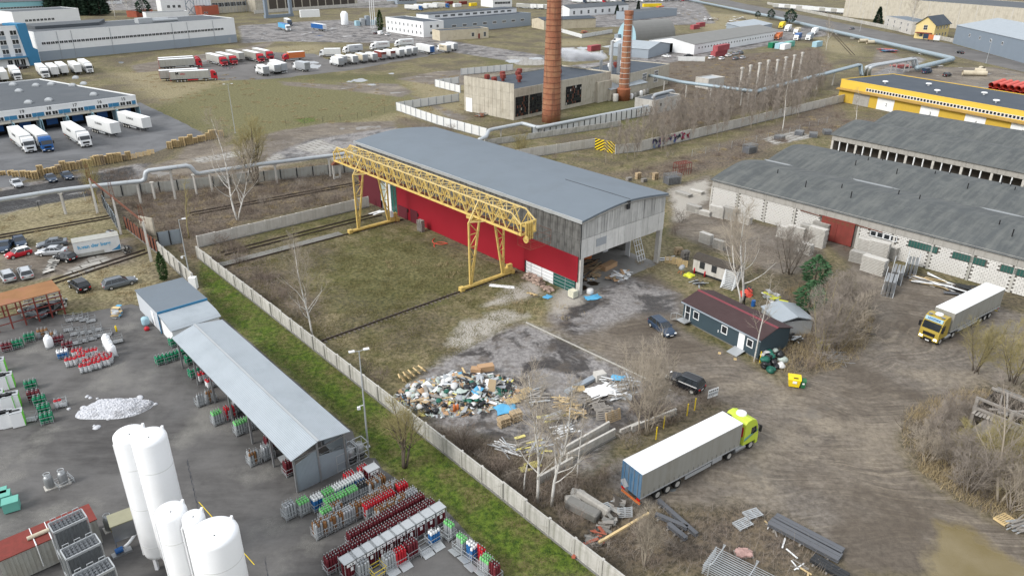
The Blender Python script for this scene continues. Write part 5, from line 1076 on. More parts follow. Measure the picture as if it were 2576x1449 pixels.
def beams(pts,mt,lab,w=.42,n=2,h=.35):
	p,q = g(*pts[0]),g(*pts[1]);d = q - p;t = thing('steel_beam',lab,'beam',(p.x,p.y,.15),math.atan2(d.y,d.x))
	for k in range(n):
		m = MB();y = (k - n / 2 + .5) * (w + .04);m.box(0,d.length,y - w / 2,y + w / 2,.0,.05);m.box(0,d.length,y - w / 2,y + w / 2,h - .05,h);m.box(0,d.length,y - .04,y + .04,.05,h - .05);m.build('girder',mt,t)
	for k in range(3):m = MB();x = d.length * (.1 + .38 * k);m.box(x,x + .15,-n * w / 2 - .2,n * w / 2 + .2,-.15,-.005);m.build('bearer','wood_grey',t)
M('girder_paint',(.11,.115,.125),.5,.1)
beams(((1655,1265),(1752,1352)),'girder_paint','long dark steel girder, topmost of the crossed pair by the lorry',.4,1);beams(((1648,1300),(1728,1335)),'girder_paint','dark steel girder crossing under the long one',.4,1);beams(((1680,1325),(1725,1362)),'girder_paint','short dark steel girder nearest the rubble',.45,1)
beams(((1935,1318),(2112,1412)),'girder_paint','pair of long steel channels on bearers, nearer the camera',.5,2);beams(((1948,1306),(2118,1396)),'girder_paint','pair of long steel channels on bearers, farther from the camera',.42,2);beams(((2042,1408),(2130,1460)),'dark_metal','bundle of dark steel tubes at the picture bottom',.3,3,.3)
# galvanised lattice racks at the bottom edge
rk = thing('lattice_rack','stack of galvanised lattice frames at the bottom of the picture','rack',g(1780,1420),R_(-38))
for k in range(5):
	m = MB();z = .15 + k * .22
	for j in range(11):m.bar((0,-1.2 + j * .24,z),(5.2,-1.2 + j * .24,z),.035)
	for x in (.1,5.1):m.bar((x,-1.3,z),(x,1.3,z),.045)
	m.build('lattice','galv',rk)
for x in (.6,3.4):m = MB();m.tube([(x,-1.4,0),(x,-1.4,1.5),(x + .2,-1.2,1.7),(x + .2,1.2,1.7),(x,1.4,1.5),(x,1.4,0)],.04,6);m.build('hoop','galv',rk)
for i,(x,y,rz,mt,lab) in enumerate(((1893,1297,.4,'galv','bleached pallet frame lying right of the road edge'),(1868,1322,.5,'galv','pale pallet on the litter beside the girders'),(2525,1310,.45,'wood_fresh','fresh pallet at the right road edge'))):pallet(g(x,y) + Vector((0,0,.12)),rz,lab,mt,sc=1.3)
bk = thing('brick_pallet','pallet of broken pink bricks in the grass','bricks',g(1870,1395),.1)
obj_of(PALLET,'base',bk,(0,0,0),(0,0,0),(1.2,1.2,1),'wood_grey')
M('brick_pink',(.42,.27,.24),.9,.2,2,rnd_=.4)
for i in range(26):r = random.Random(i + 77);obj_of(be,'brick',bk,(r.uniform(-.6,.6),r.uniform(-.4,.4),.16 + r.uniform(0,.1)),(r.uniform(-.2,.2),0,r.uniform(0,3)),(1.2,1.6,1),'brick_pink')
timber('plank_scatter','scattered boards in the litter at the bottom of the picture',g(1990,1400),.2,16,1.6,8,.05,['wood_fresh','wood_grey','white'],35,1.2,'boards',(.08,.14))
timber('timber_pile','pile of grey fence parts at the right road edge',g(2568,1330),.2,22,2.0,1.6,.6,['galv','wood_grey'],36,.3)
# ruined timber building at the right edge
RU = thing('ruined_barn','ruined grey timber building without a roof at the right edge','ruin',g(2432,1090),ang((2432,1090),(2560,1145)));RL = 8.5
for i in range(28):m = MB();x = i * .3;m.M = Matrix.Translation((x,0,0)) @ Matrix.Rotation(R_(28),4,'Y');m.box(-.14,.14,0,.04,.3,3.6 + .2 * math.sin(i));m.build('board','wood_grey',RU)
for x in (0,3.2,6.4,8.4):m = MB();m.box(x - .15,x + .15,-.2,.1,0,4.4);m.build('post','wood_grey',RU)
for z,y in ((4.3,0),(3.2,-.1),(3.4,5.0)):m = MB();m.box(-.2,RL + .2,y - .12,y + .12,z,z + .22);m.build('beam','wood_grey',RU)
for i in range(9):r = random.Random(i);m = plank((r.uniform(0,RL),.2,3.6),(r.uniform(0,RL),5.0,3.5 + r.uniform(-.8,.6)),.16,.14);m.build('rafter','wood_grey',RU)
m = MB();m.box(0,RL,5.0,5.15,0,3.3);m.box(0,.12,.1,5.0,0,3.0);m.build('wall','wood_dark',RU)
for i in range(14):r = random.Random(i + 9);m = MB();m.cbox((i * .6 + .3,5.6,3.3 + r.uniform(-.2,.2)),(.55,1.9,.04),0,R_(-12));m.build('roof_slate','concrete_dark',RU)
for i in range(26):r = random.Random(i + 30);m = MB();m.cbox((i * .32 + .15,-.35,3.0 + r.uniform(-.08,.08)),(.25,.7,.03),r.uniform(-.2,.2),R_(20));m.build('shingle','wood_grey',RU)
m = MB();m.box(RL + .2,RL + .3,-2,5,0,3.4);m.build('sheet_wall','galv',RU)
# ================================================================ gas yard: long open store, cabin, lean-to
CN_ = thing('open_store','long open shelter with silver ridged metal roof and corrugated end wall','shelter',hallp(0,0),ANG_A)
X0,X1,YL,YR,YM,ZL,ZR,ZM = -12.9,17.6,51.9,45.8,49.1,4.1,4.45,4.95
m = MB();m.add([(X0,YL,ZL),(X1,YL,ZL),(X1,YM,ZM),(X0,YM,ZM),(X0,YL,ZL - .06),(X1,YL,ZL - .06),(X1,YM,ZM - .06),(X0,YM,ZM - .06)],[(0,3,2,1),(4,5,6,7),(0,1,5,4),(2,3,7,6),(1,2,6,5),(3,0,4,7)]);m.build('roof','galv_roof',CN_)
m = MB();m.add([(X0,YM,ZM),(X1,YM,ZM),(X1,YR,ZR),(X0,YR,ZR),(X0,YM,ZM - .06),(X1,YM,ZM - .06),(X1,YR,ZR - .06),(X0,YR,ZR - .06)],[(0,3,2,1),(4,5,6,7),(0,1,5,4),(2,3,7,6),(1,2,6,5),(3,0,4,7)]);m.build('roof','galv_roof',CN_)
m = MB();m.box(X0 - .02,X1 + .02,YM - .12,YM + .12,ZM + .005,ZM + .04);m.build('ridge_cap','galv',CN_)
M('sheet_galv',(.3,.345,.38),.5,.06,.6,metal=.25,dirt=(.24,.27,.29),damt=.4,rib=('Y',5.0))
m = MB();m.add([(X0 + .5,YL - .4,0),(X0 + .5,YM,0),(X0 + .5,YM,3.8),(X0 + .5,YL - .4,3.0),(X0 + .56,YL - .4,0),(X0 + .56,YM,0),(X0 + .56,YM,3.8),(X0 + .56,YL - .4,3.0)],[(0,1,2,3),(7,6,5,4),(0,3,7,4),(1,5,6,2),(3,2,6,7)]);m.build('end_wall','sheet_galv',CN_)
m = MB();m.add([(X0 + .5,YM,0),(X0 + .5,YR + .3,0),(X0 + .5,YR + .3,2.4),(X0 + .5,YM,2.9),(X0 + .56,YM,0),(X0 + .56,YR + .3,0),(X0 + .56,YR + .3,2.4),(X0 + .56,YM,2.9)],[(0,1,2,3),(7,6,5,4),(0,3,7,4),(1,5,6,2),(3,2,6,7)]);m.build('end_wall','sheet_galv',CN_)
m = MB();m.box(X0 + .5,X1,YR + .25,YR + .31,0,3.4);m.build('back_wall','sheet_galv',CN_)
for i in range(7):
	x = X0 + .5 + i * (X1 - X0 - 1) / 6
	for y,z in ((YL - .4,ZL),(YR + .5,ZR),(YM,ZM)):
		if y == YM and 0 < i < 6:continue
		m = MB();m.box(x - .09,x + .09,y - .09,y + .09,0,z - .08);m.build('post','steel',CN_)
	m = MB();m.bar((x,YL - .3,ZL - .15),(x,YM,ZM - .15),.14);m.bar((x,YM,ZM - .15),(x,YR + .3,ZR - .15),.14);m.bar((x,YL - .3,ZL - .5),(x,YR + .3,ZR - .5),.1);m.build('truss','steel',CN_)
KC = thing('gas_cabin','flat roofed pale cabin with a blue roof edge in the gas yard','cabin',hallp(0,0),ANG_A)
m = MB();m.box(27.9,36.8,44.1,50.4,0,2.95);m.build('wall','concrete_pale',KC);KC.children[0].data.materials[0] = M('cabin_grey',(.5,.53,.56),.6,.04,.4)
m = MB();m.box(27.8,36.9,44.0,50.5,2.96,3.1);m.build('roof','roof_grey',KC)
m = MB();m.box(27.7,27.79,44.0,50.5,2.75,3.12);m.box(27.75,27.85,50.42,50.52,0,2.74);m.build('roof_edge','blue_wall',KC)
m = MB();m.box(30,31,50.41,50.46,.1,2.2);m.build('door','white',KC)
LT = thing('lean_to_shed','white lean-to with a curved corrugated roof against the gas cabin','shed',hallp(0,0),ANG_A)
m = MB();m.box(23.4,27.5,44.3,50.3,0,2.3);m.build('wall','white_wall',LT)
m = MB();m.yprism([(23.1,2.2),(23.6,2.45),(24.6,2.68),(26,2.8),(27.6,2.85),(27.6,2.78),(23.1,2.12)],44.1,50.5);m.build('roof','galv_roof',LT)
m = MB();m.lathe([(.45,.3),(.5,.5),(.5,1.1),(.45,1.3)],14);o = m.build('compressor_tank','blue_pale',None,True);o.location = hallp(31.2,51.3);tag(o,'pale blue upright tank by the gas cabin wall','tank')
m = MB();m.lathe([(.3,0),(.35,.3),(.2,.5)],10);o = m.build('red_drum','red_paint',None,True);o.location = hallp(30.0,51.6);tag(o,'small red drum beside the pale blue tank','drum')
# ================================================================ cylinder cages
CYL = {}
def cyl_mesh(h=1.45,r=.115):
	a = MB();a.lathe([(r * .9,0),(r,.04),(r,h * .74)],10);b = MB();b.lathe([(r * 1.01,h * .74),(r * 1.01,h * .84),(r * .85,h * .9),(r * .45,h * .94),(r * .35,h)],10);c = MB();c.lathe([(r * .36,h),(r * .4,h + .02),(r * .4,h + .11),(r * .25,h + .13)],8);return a,b,c
for k in ('tall','fat'):
	A_,B_,C_ = cyl_mesh() if k == 'tall' else cyl_mesh(.95,.2);CYL[k] = [x.mesh(n) for x,n in ((A_,'gas_cylinder'),(B_,'shoulder'),(C_,'valve_cap'))];CYL[k + 'mb'] = (A_,B_,C_)
	for me,mm in zip(CYL[k],('grey_cyl','grey_cyl','steel')):me.materials.append(MAT[mm])
def cage_parts(kind_):
	W,D,H = (1.15,.95,.8) if kind_ != 'tall' else (1.15,.95,2.0)
	t = MB();t.box(-W / 2,W / 2,-D / 2,D / 2,.1,.16)
	for s in (-.45,.35):t.box(s,s + .1,-D / 2,D / 2,0,.1)
	f = MB()
	for x in (-W / 2,W / 2):
		for y in (-D / 2,D / 2):f.bar((x,y,0),(x,y,H + (.2 if y > 0 else 0)),.045)
	for z in (.4,H):
		for y in (-D / 2,D / 2):f.bar((-W / 2,y,z),(W / 2,y,z),.035)
		for x in (-W / 2,W / 2):f.bar((x,-D / 2,z),(x,D / 2,z),.035)
	for k in range(1,5):f.bar((-W / 2 + W * k / 5,-D / 2,.15),(-W / 2 + W * k / 5,-D / 2,.4),.025)
	a,b = t.mesh('tray'),f.mesh('cage_frame');a.materials.append(MAT['steel']);b.materials.append(MAT['galv']);return a,b
CAGE = {'low':cage_parts('low'),'tall':cage_parts('tall')}
PLM = MB().box(-.5,.5,-.02,.02,.12,.62).mesh('front_plate');PLM.materials.append(MAT['galv'])
SCH = {'maroon':(('maroon_paint','maroon_paint'),),'brown':(('grey_cyl','brown_cyl'),('brown_cyl','brown_cyl'),('grey_cyl','grey_cyl')),'grey':(('grey_cyl','grey_cyl'),('grey_cyl','silver_paint')),'lightgreen':(('grey_cyl','lightgreen_cyl'),),'blue and white':(('blue_cyl','white'),),
	 'red':(('red_paint','red_paint'),),'grey and red':(('grey_cyl','red_paint'),('red_paint','red_paint')),'dark green':(('green_cyl','green_cyl'),),'red topped white':(('white','red_paint'),),'dark grey':(('grey_cyl','dark_metal'),),'white':(('white','white'),)}
CAGES = []
ORD = 'first second third fourth fifth sixth seventh eighth ninth tenth eleventh twelfth thirteenth fourteenth fifteenth sixteenth seventeenth eighteenth nineteenth twentieth'.split()
def cage(p,rz,scheme,where,n=12,fat=False,plate=False,kind_='low',cmt=None):
	lab = ('cage of %s cylinders, %s' % (scheme,where)) if n else ('empty steel cylinder cage, %s' % where)
	t = thing('cylinder_cage',lab,'cage',(p.x,p.y,.01),rz,'steel cylinder cages in the gas yard');a,b = CAGE[kind_]
	obj_of(a,'tray',t);obj_of(b,'cage_frame',t,mt=cmt)
	if plate:obj_of(PLM,'front_plate',t,(0,-.5,0))
	r = random.Random(len(CAGES));pos = []
	cols,rows = (3,2) if fat else (4,3);full = [(i,j) for j in range(rows) for i in range(cols)]
	for i,j in full[:n]:
		pos.append(((i - (cols - 1) / 2) * (.42 if fat else .26) + r.uniform(-.02,.02),(j - (rows - 1) / 2) * (.42 if fat else .27) + r.uniform(-.02,.02),SCH[scheme][r.randrange(len(SCH[scheme]))]))
	CAGES.append((p,rz,pos,scheme,where,fat));return t
T31 = lambda x,y:(644 + x / 4,1086 + y / 4)
def cage_row(a,b,n,schemes,row,**kw):
	for i in range(n):
		f = i / max(n - 1,1);p = g(a[0] + (b[0] - a[0]) * f,a[1] + (b[1] - a[1]) * f);s = schemes[i % len(schemes)]
		cage(p,ANG_B + rnd.uniform(-.04,.04),s,'%s from left in %s' % (ORD[i],row),**kw)
cage_row(T31(345,850),T31(625,770),3,['grey','lightgreen','blue and white'],'the row nearest the store',plate=False)
cage_row(T31(735,715),T31(1035,560),4,['lightgreen','blue and white','blue and white','blue and white'],'the blue and green back row')
cage_row(T31(755,800),T31(1085,640),4,['lightgreen','lightgreen','lightgreen','dark grey'],'the row before the blues')
cage_row(T31(950,545),T31(1085,480),2,['red'],'the pair beside the wire framed tanks')
cage_row(T31(715,900),T31(820,855),2,['lightgreen','brown'],'the short green row')
cage_row(T31(645,1040),T31(925,905),4,['brown','brown','brown','grey'],'the brown front row')
cage_row(T31(1020,850),T31(1120,800),2,['brown'],'the short brown row in the middle')
cage_row(T31(1180,620),T31(1250,580),2,['brown'],'the brown pair at the lawn edge');cage_row(T31(1215,740),T31(1385,640),3,['brown'],'the brown row by the lawn')
cage_row(T31(1145,850),T31(1345,740),3,['grey and red','red','red'],'the red row in the middle');cage_row(T31(1265,890),T31(1570,720),4,['brown','brown','brown','grey'],'the mixed row before the reds')
cage_row(T31(1475,650),T31(1475,650),1,['red'],'a spot above the brown row')
cage_row(T31(990,1140),T31(1640,775),9,['maroon'],'the rear maroon row');cage_row(T31(765,1385),T31(1745,840),13,['maroon'],'the front maroon row')
# tall bundles with metal tops
bt = MB().box(-.62,.62,-.52,.52,1.78,1.84).mesh('top_plate');bt.materials.append(MAT['galv']);sgm = MB().box(-.42,.42,-.53,-.515,1.42,1.72).mesh('sign_plate');sgm.materials.append(MAT['white']);lgm = MB().box(-.12,.12,-.56,-.53,.95,1.3).mesh('document_pouch');lgm.materials.append(MAT['white'])
sym = MB().add([(-.2,-.536,1.5),(-.02,-.536,1.5),(-.11,-.536,1.66),(.06,-.536,1.5),(.2,-.536,1.5),(.2,-.536,1.64),(.06,-.536,1.64)],[(0,1,2),(3,4,5,6)]).mesh('symbol');sym.materials.append(MAT['black'])
def bundle(p,rz,lab,top='galv',panel='maroon_paint'):
	t = thing('cylinder_bundle',lab,'bundle',(p.x,p.y,.01),rz,'framed cylinder bundles')
	obj_of(CAGE['tall'][0],'tray',t);obj_of(CAGE['tall'][1],'cage_frame',t,sc=(1.05,1.05,.92));obj_of(bt,'top_plate',t);s = obj_of(sgm,'sign_plate',t);obj_of(sym,'symbol',s);obj_of(lgm,'document_pouch',t)
	for j in range(2):
		for i in range(5):obj_of(CYL['tall'][0],'cylinder',t,((i - 2) * .235,-.3 + j * .4,.16),(0,0,0),(1,1,1.15),panel)
	return t
a,b = T31(945,1440),T31(1830,920)
for i in range(10):
	f = i / 9;bundle(g(a[0] + (b[0] - a[0]) * f,a[1] + (b[1] - a[1]) * f),ANG_B,'framed bundle of maroon cylinders with metal top, %s from left in its row' % ORD[i])
bundle(g(*T31(1175,515)),ANG_B,'single framed bundle with metal top behind the brown cages')
cage_row(T31(1345,1370),T31(1345,1370),1,['grey'],'front before the bundles',plate=False);cage_row(T31(1450,1320),T31(1450,1320),1,['red'],'front, bright red ones');cage_row(T31(1565,1240),T31(1565,1240),1,['maroon'],'front right of the bright red')
cage_row(T31(1080,1440),T31(1080,1440),1,['grey'],'front by the yellow frame');cage(g(*T31(1225,1430)),ANG_B,'grey','painted yellow at the picture bottom',0,cmt='plastic_yellow');cage(g(*T31(1690,1200)),ANG_B,'grey','right of the maroon front cage',0);cage(g(*T31(1785,1110)),ANG_B,'blue and white','beside the last bundle',6)
for i,(x,y,s,n) in enumerate(((1935,1050,'lightgreen',8),(2065,1190,'lightgreen',9),(2165,1260,'blue and white',9),(2245,1310,'red',6),(2325,1400,'lightgreen',12),(2390,1470,'maroon',9))):cage(g(*T31(x,y)),ANG_A + .1,s,'%s from the top in the row along the lawn' % ORD[i],n)
for i,(x,y,rz) in enumerate(((1510,1360,ANG_B),(1730,1235,ANG_B),(1835,1165,ANG_B),(2005,1220,ANG_A),(2095,1295,ANG_A),(2165,1375,ANG_A),(2265,1430,ANG_A),(1385,1420,ANG_B),(1255,265,ANG_B))):
	p = g(*T31(x,y) if i < 8 else (T31(285,275)));o = MB().cbox((0,0,.12),(1.0,.8,.04),0,.25).build('ramp_plate','galv');o.location = (p.x,p.y,.03);o.rotation_euler = (0,0,rz);tag(o,'folded down grey ramp plate of a cage, %s counted from the left' % ORD[(7,0,1,2,3,4,5,6,8).index(i) if i < 8 else 8] if i < 8 else 'folded down grey ramp plate under the open store eaves','ramp','cage ramp plates')
# along the open store
T20 = lambda x,y:(x / 4,724 + y / 4);
for i,(x,y,s,n,f) in enumerate(((1625,760,'dark green',6,1),(1700,740,'dark green',6,1),(1775,715,'dark green',6,1),(1840,690,'dark green',6,1),(1925,755,'dark green',6,1),(1760,580,'dark green',6,1),(1960,890,'dark green',4,1),(2050,925,'red topped white',6,1),(2135,990,'red topped white',6,1),(2030,1175,'grey',3,0),(2125,1140,'brown',5,0),(2195,1360,'lightgreen',12,0),(2320,1310,'grey and red',10,0),(2400,1240,'grey',8,0),(2420,1460,'lightgreen',12,0),(2520,1420,'lightgreen',12,0))):
	cage(g(*T20(x,y)),ANG_B,s,'%s along the open store from its far end' % ORD[i],n,bool(f))
for i,(x,y,s) in enumerate(((640,1165,'brown'),(675,1150,'grey'),(682,1128,'maroon'),(730,1190,'maroon'))):cage(g(x,y),ANG_B,s,'%s at the near corner of the open store' % ORD[i],10)
# left groups
for i,(x,y) in enumerate(((725,790),(820,760),(870,850),(905,800),(940,790),(970,820),(1000,770),(1030,745),(1060,790),(1085,770),(1090,755),(850,720),(790,700),(940,700))):cage(g(*T20(x,y - 10)),ANG_B - .25,'red topped white','%s in the red block beside the white tanks' % ORD[i],6,True)
for i,(x,y,s) in enumerate(((80,630,'maroon'),(185,600,'dark green'),(305,535,'dark green'),(440,490,'brown'),(535,520,'brown'),(600,560,'maroon'),(690,620,'maroon'),(640,700,'blue and white'),(320,1015,'dark green'),(350,1120,'maroon'),(410,1170,'dark green'),(455,1260,'dark green'),(480,1350,'dark green'),(620,1190,'red topped white'))):cage(g(*T20(x,y)),ANG_B - .2,s,'%s of the scattered cages on the left' % ORD[i],6 if i < 13 else 2,True)
k = 0
for (x,y) in ((710,330),(790,320),(850,330),(920,340),(690,430),(760,470),(830,460),(910,450),(980,430),(780,560),(850,540),(930,520),(1000,490),(1080,480),(1190,545),(320,1330)):
	k += 1;cage(g(*T20(x,y)),ANG_B - .25 + rnd.uniform(-.15,.15),'grey','%s in the jumble of empty frames' % ORD[k] if k < 15 else ('beside the yellow bottle' if k == 15 else 'wooden floored by the green lockers'),0,cmt='steel')
m = MB();m.lathe([(.12,0),(.12,.7),(.06,.85)],10);o = m.build('gas_bottle','plastic_yellow',None,True);o.location = g(*T20(1185,480)) + Vector((0,0,.6));tag(o,'single yellow gas bottle on an empty frame','gas bottle')
# ---- the cylinders: the 300 that show largest are objects, the rest one mass
ALLC = []
for p,rz,pos,scheme,where,fat in CAGES:
	d = (Vector((p.x,p.y,0)) - Vector((0,0,CAM_H))).length / (1.6 if fat else 1)
	for (x,y,mm) in pos:ALLC.append((d,p,rz,x,y,mm,scheme,where,fat))
ALLC.sort(key=lambda q:q[0]);REST = {}
for i,(d,p,rz,x,y,(mb,mt_),scheme,where,fat) in enumerate(ALLC):
	q = Vector((p.x + x * math.cos(rz) - y * math.sin(rz),p.y + x * math.sin(rz) + y * math.cos(rz),.17));kk = 'fat' if fat else 'tall'
	if i < 300:
		o = obj_of(CYL[kk][0],'gas_cylinder',None,q,mt=mb);tag(o,'%s cylinder, cage %s' % (scheme,where),'gas cylinder','cylinders in the cage %s' % where);obj_of(CYL[kk][1],'shoulder',o,mt=mt_);obj_of(CYL[kk][2],'valve_cap',o)
	else:REST.setdefault(mb,[]).append((q,CYL[kk + 'mb'][0]));REST.setdefault(mt_,[]).append((q,CYL[kk + 'mb'][1]));REST.setdefault('steel',[]).append((q,CYL[kk + 'mb'][2]))
vs,fs,mi,mats = [],[],[],list(REST)
for k,mt_ in enumerate(mats):
	for q,src in REST[mt_]:b0 = len(vs);vs += [tuple(v + q) for v in src.v];fs += [tuple(b0 + i for i in f) for f in src.f];mi += [k] * len(src.f)
me = bpy.data.meshes.new('gas_cylinders');me.from_pydata(vs,[],fs)
for mt_ in mats:me.materials.append(MAT[mt_])
me.polygons.foreach_set('material_index',mi);kind(obj_of(me,'gas_cylinders'),'stuff','the farther gas cylinders standing in the cages of the gas yard')
# framed cryogenic vessels by the store
for i,(x,y) in enumerate(((640,440),(750,400),(850,355),(955,300),(1050,255))):
	t = thing('framed_vessel','insulated cryogenic vessel in a grey steel frame, %s from left in its row' % ORD[i],'vessel',g(*T31(x,y)),ANG_B,'framed cryogenic vessels')
	f = MB()
	for a in (-.62,.62):
		for b in (-.62,.62):f.bar((a,b,0),(a,b,1.95),.07)
		for z in (.1,1.0,1.95):f.bar((a,-.62,z),(a,.62,z),.06);f.bar((-.62,a,z),(.62,a,z),.06)
	f.build('frame','galv',t);m = MB();m.lathe([(.42,.15),(.5,.25),(.5,1.35),(.36,1.6),(.2,1.65)],16);v = m.build('vessel','brown_cyl' if i == 2 else 'steel',t,True)
	m = MB();m.lathe([(.501,.45),(.503,.5),(.503,.62),(.501,.66)],16);m.build('band','dark_metal',v);m = MB();m.tube([(.3 * math.cos(q * .7),.3 * math.sin(q * .7),1.75) for q in range(10)],.025,5);m.build('ring','galv',v)
# steel dewars, white bottles, mint chests, lockers
T30 = lambda x,y:(x / 4,1086 + y / 4)
for i,(x,y,lab) in enumerate(((510,560,'steel dewar on a pallet, left of the pair on open paving'),(650,520,'steel dewar in a low frame, right of the pair on open paving'),(1110,980,'steel dewar behind the tank shelter'))):
	t = thing('dewar',lab,'dewar',g(*T30(x,y)),ANG_B);m = MB();m.box(-.5,.5,-.45,.45,0,.12);m.build('pallet_base','concrete_pale',t);m = MB();m.lathe([(.36,.12),(.38,.2),(.38,1.15),(.26,1.4),(.15,1.42)],16);m.build('vessel','steel',t,True);m = MB();m.tube([(.27 * math.cos(q * .6284),.27 * math.sin(q * .6284),1.6) for q in range(11)],.03,5)
	for q in range(4):m.bar((.27 * math.cos(q * 1.57),.27 * math.sin(q * 1.57),1.35),(.27 * math.cos(q * 1.57),.27 * math.sin(q * 1.57),1.6),.03)
	m.build('guard_ring','galv',t)
	if i == 1:obj_of(CAGE['low'][1],'low_frame',t,(0,0,0),(0,0,.2),(1.2,1.2,.7))
for i,(x,y,lab) in enumerate(((505,600,'white propane tank on a pallet standing alone'),(1085,590,'white propane tank, rear one beside the red block'),(1110,640,'white propane tank, middle one beside the red block'),(1140,690,'white propane tank, front one beside the red block'))):
	t = thing('propane_tank',lab,'tank',g(*T20(x,y)),ANG_B);m = MB();m.box(-.5,.5,-.5,.5,0,.12);m.build('pallet_base','steel',t);m = MB();m.lathe([(.4,.14),(.5,.3),(.5,1.3),(.35,1.55),(.22,1.58),(.22,1.75),(.18,1.76)],16);m.build('vessel','white_tank',t,True)
for i,(x,y) in enumerate(((130,780),(50,720),(15,690))):
	t = thing('mint_chest','mint green storage chest, %s of three at the left edge' % ('nearest','middle','rearmost')[i],'chest',g(*T30(x,y)),ANG_B - .2);m = MB();m.box(-.62,.62,-.5,.5,.1,1.0);m.build('box','mint',t);m = MB();m.box(-.65,.65,-.53,.53,1.0,1.1);m.build('lid','mint',t);m = MB();m.box(-.5,.5,-.4,.4,0,.1);m.build('feet','black',t)
k = 0
for r_,(x,y,n) in enumerate(((20,850,2),(15,1010,2),(100,1000,2),(10,1180,1),(60,1220,2),(160,1200,2),(40,1400,1),(100,1390,1),(200,1380,1))):
	for j in range(n):
		k += 1;t = thing('cylinder_locker','white and lime green locker, %s from the back at the left edge' % ORD[k - 1],'locker',g(*T20(x - j * 60,y + j * 20)),ANG_B - .2,'lime green lockers');m = MB();m.box(-.55,.55,-.5,.5,.08,1.75);m.build('body','white',t);m = MB();m.box(.551,.6,-.5,.5,.08,1.75);m.build('side_panel','bright_green',t);m = MB();m.box(-.56,.61,-.51,.51,1.75,1.8);m.build('top','galv',t);m = MB();m.box(-.4,.4,-.1,.1,1.8,1.9);m.build('handle','dark_metal',t)
# ---- snow heap
def snow_heap():
	r = random.Random(5);n = 70;m = MB();vs = []
	P = [(r.uniform(-.7,.7),r.uniform(-.6,.6),r.uniform(.25,.6),r.uniform(.12,.3)) for _ in range(26)]
	for j in range(n):
		for i in range(n):
			u,v = i / (n - 1) * 2 - 1,j / (n - 1) * 2 - 1;q = math.hypot(u,v * 1.05 + .15 * math.sin(3 * u));z = max(0,1 - q**2.0) * .75
			for a,b,c,d in P:z += d * max(0,1 - ((u - a)**2 + (v - b)**2) / (c * .5)**2) * max(0,1 - q)
			vs.append((u,v,z - .02 + (.2 * r.random()**2 if z > .05 else 0)))
	m.add(vs,[(j * n + i,j * n + i + 1,(j + 1) * n + i + 1,(j + 1) * n + i) for j in range(n - 1) for i in range(n - 1)]);return m.mesh('snow_heap')
me = snow_heap();me.materials.append(MAT['snow']);tag(obj_of(me,'snow_heap',None,g(290,1030),(0,0,.3),(4.0,2.0,1.0)),'dirty white heap of old snow on the gas yard paving','snow heap')
for i in range(40):r = random.Random(i + 60);p = g(290,1030) + Vector((r.gauss(0,2.6),r.gauss(0,1.4),.02));o = obj_of(BAGS[i % 4],'snow_lump',None,p,(0,0,r.random() * 6),[r.uniform(.3,.8)] * 2 + [.35],'snow');tag(o,'loose lump of old snow at the foot of the snow heap','snow','snow lumps round the heap')
# ---- white storage tanks
def tank(tx,ty,z,r,lab,legs=True):
	P = g(tx,ty,z);t = thing('storage_tank',lab,'tank',(P.x,P.y,0),0);prof = [(r * .6,.9),(r * .95,1.2),(r,1.5),(r,z - .45),(r * .97,z - .28),(r * .85,z - .12),(r * .55,z - .02),(.02,z)]
	m = MB();m.lathe(prof,40);s = m.build('shell','white_tank',t,True)
	m = MB()
	for k in range(3):zz = 2.4 + k * (z - 3) / 2.6;m.lathe([(r + .004,zz),(r + .012,zz + .02),(r + .012,zz + .05),(r + .004,zz + .07)],40)
	m.build('weld_band','curtain_white',s)
	m = MB();m.lathe([(.06,z - .05),(.06,z + .05)],10,(r * .2,-r * .35,-.05));m.build('vent','dark_metal',s)
	m = MB();m.cbox((r * .5,r * .75,z - .2),(.16,.2,.4));m.build('lifting_lug','white_tank',s)
	for k in range(3):a = k * 2.094 + .5;m = MB();m.box(-.12,.12,-.12,.12,0,1.5);l_ = m.build('leg','white_tank',t);l_.location = (r * .8 * math.cos(a),r * .8 * math.sin(a),0)
	m = MB();m.tube([(-r - .12,-.2,.8),(-r - .12,-.2,z - 1.2),(-r * .7,-.2,z - .5)],.06,8);m.build('pipe','white_tank',t)
	return t
tk1 = tank(324,1083,13.0,1.2,'tall white storage tank, farthest of the five');tk2 = tank(372,1090,13.0,1.25,'tall white storage tank with dark lettering, second of the five')
tk3 = tank(427,1277,11.0,1.05,'white storage tank in the middle of the five');tk4 = tank(484,1292,11.0,.75,'thin white storage tank, fourth of the five');tk5 = tank(535,1330,11.0,1.6,'thickest white storage tank, nearest of the five')
for tk,r,z0,z1 in ((tk2,1.25,4.0,9.5),(tk5,1.6,2.0,7.0)):
	for k in range(9):
		a = R_(12);z = z1 - (z1 - z0) * k / 9;m = MB();m.M = Matrix.Rotation(a,4,'Z');h = .42
		pat = [((-.2,-.12),(0,h)),((.12,.2),(0,h)),((-.2,.2),(h - .09,h))] if k % 2 else [((-.2,.2),(0,.09)),((-.2,-.12),(0,h)),((-.2,.2),(h - .09,h)),((.12,.2),(.0,.2))]
		for (y0,y1),(a0,a1) in pat:m.add([(r * math.cos(q / r) * 1.008,r * math.sin(q / r) * 1.008,z + w_) for q,w_ in ((y0,a0),(y1,a0),(y1,a1),(y0,a1))],[(0,1,2,3)])
		m.build('letter','navy_paint',tk.children[0])
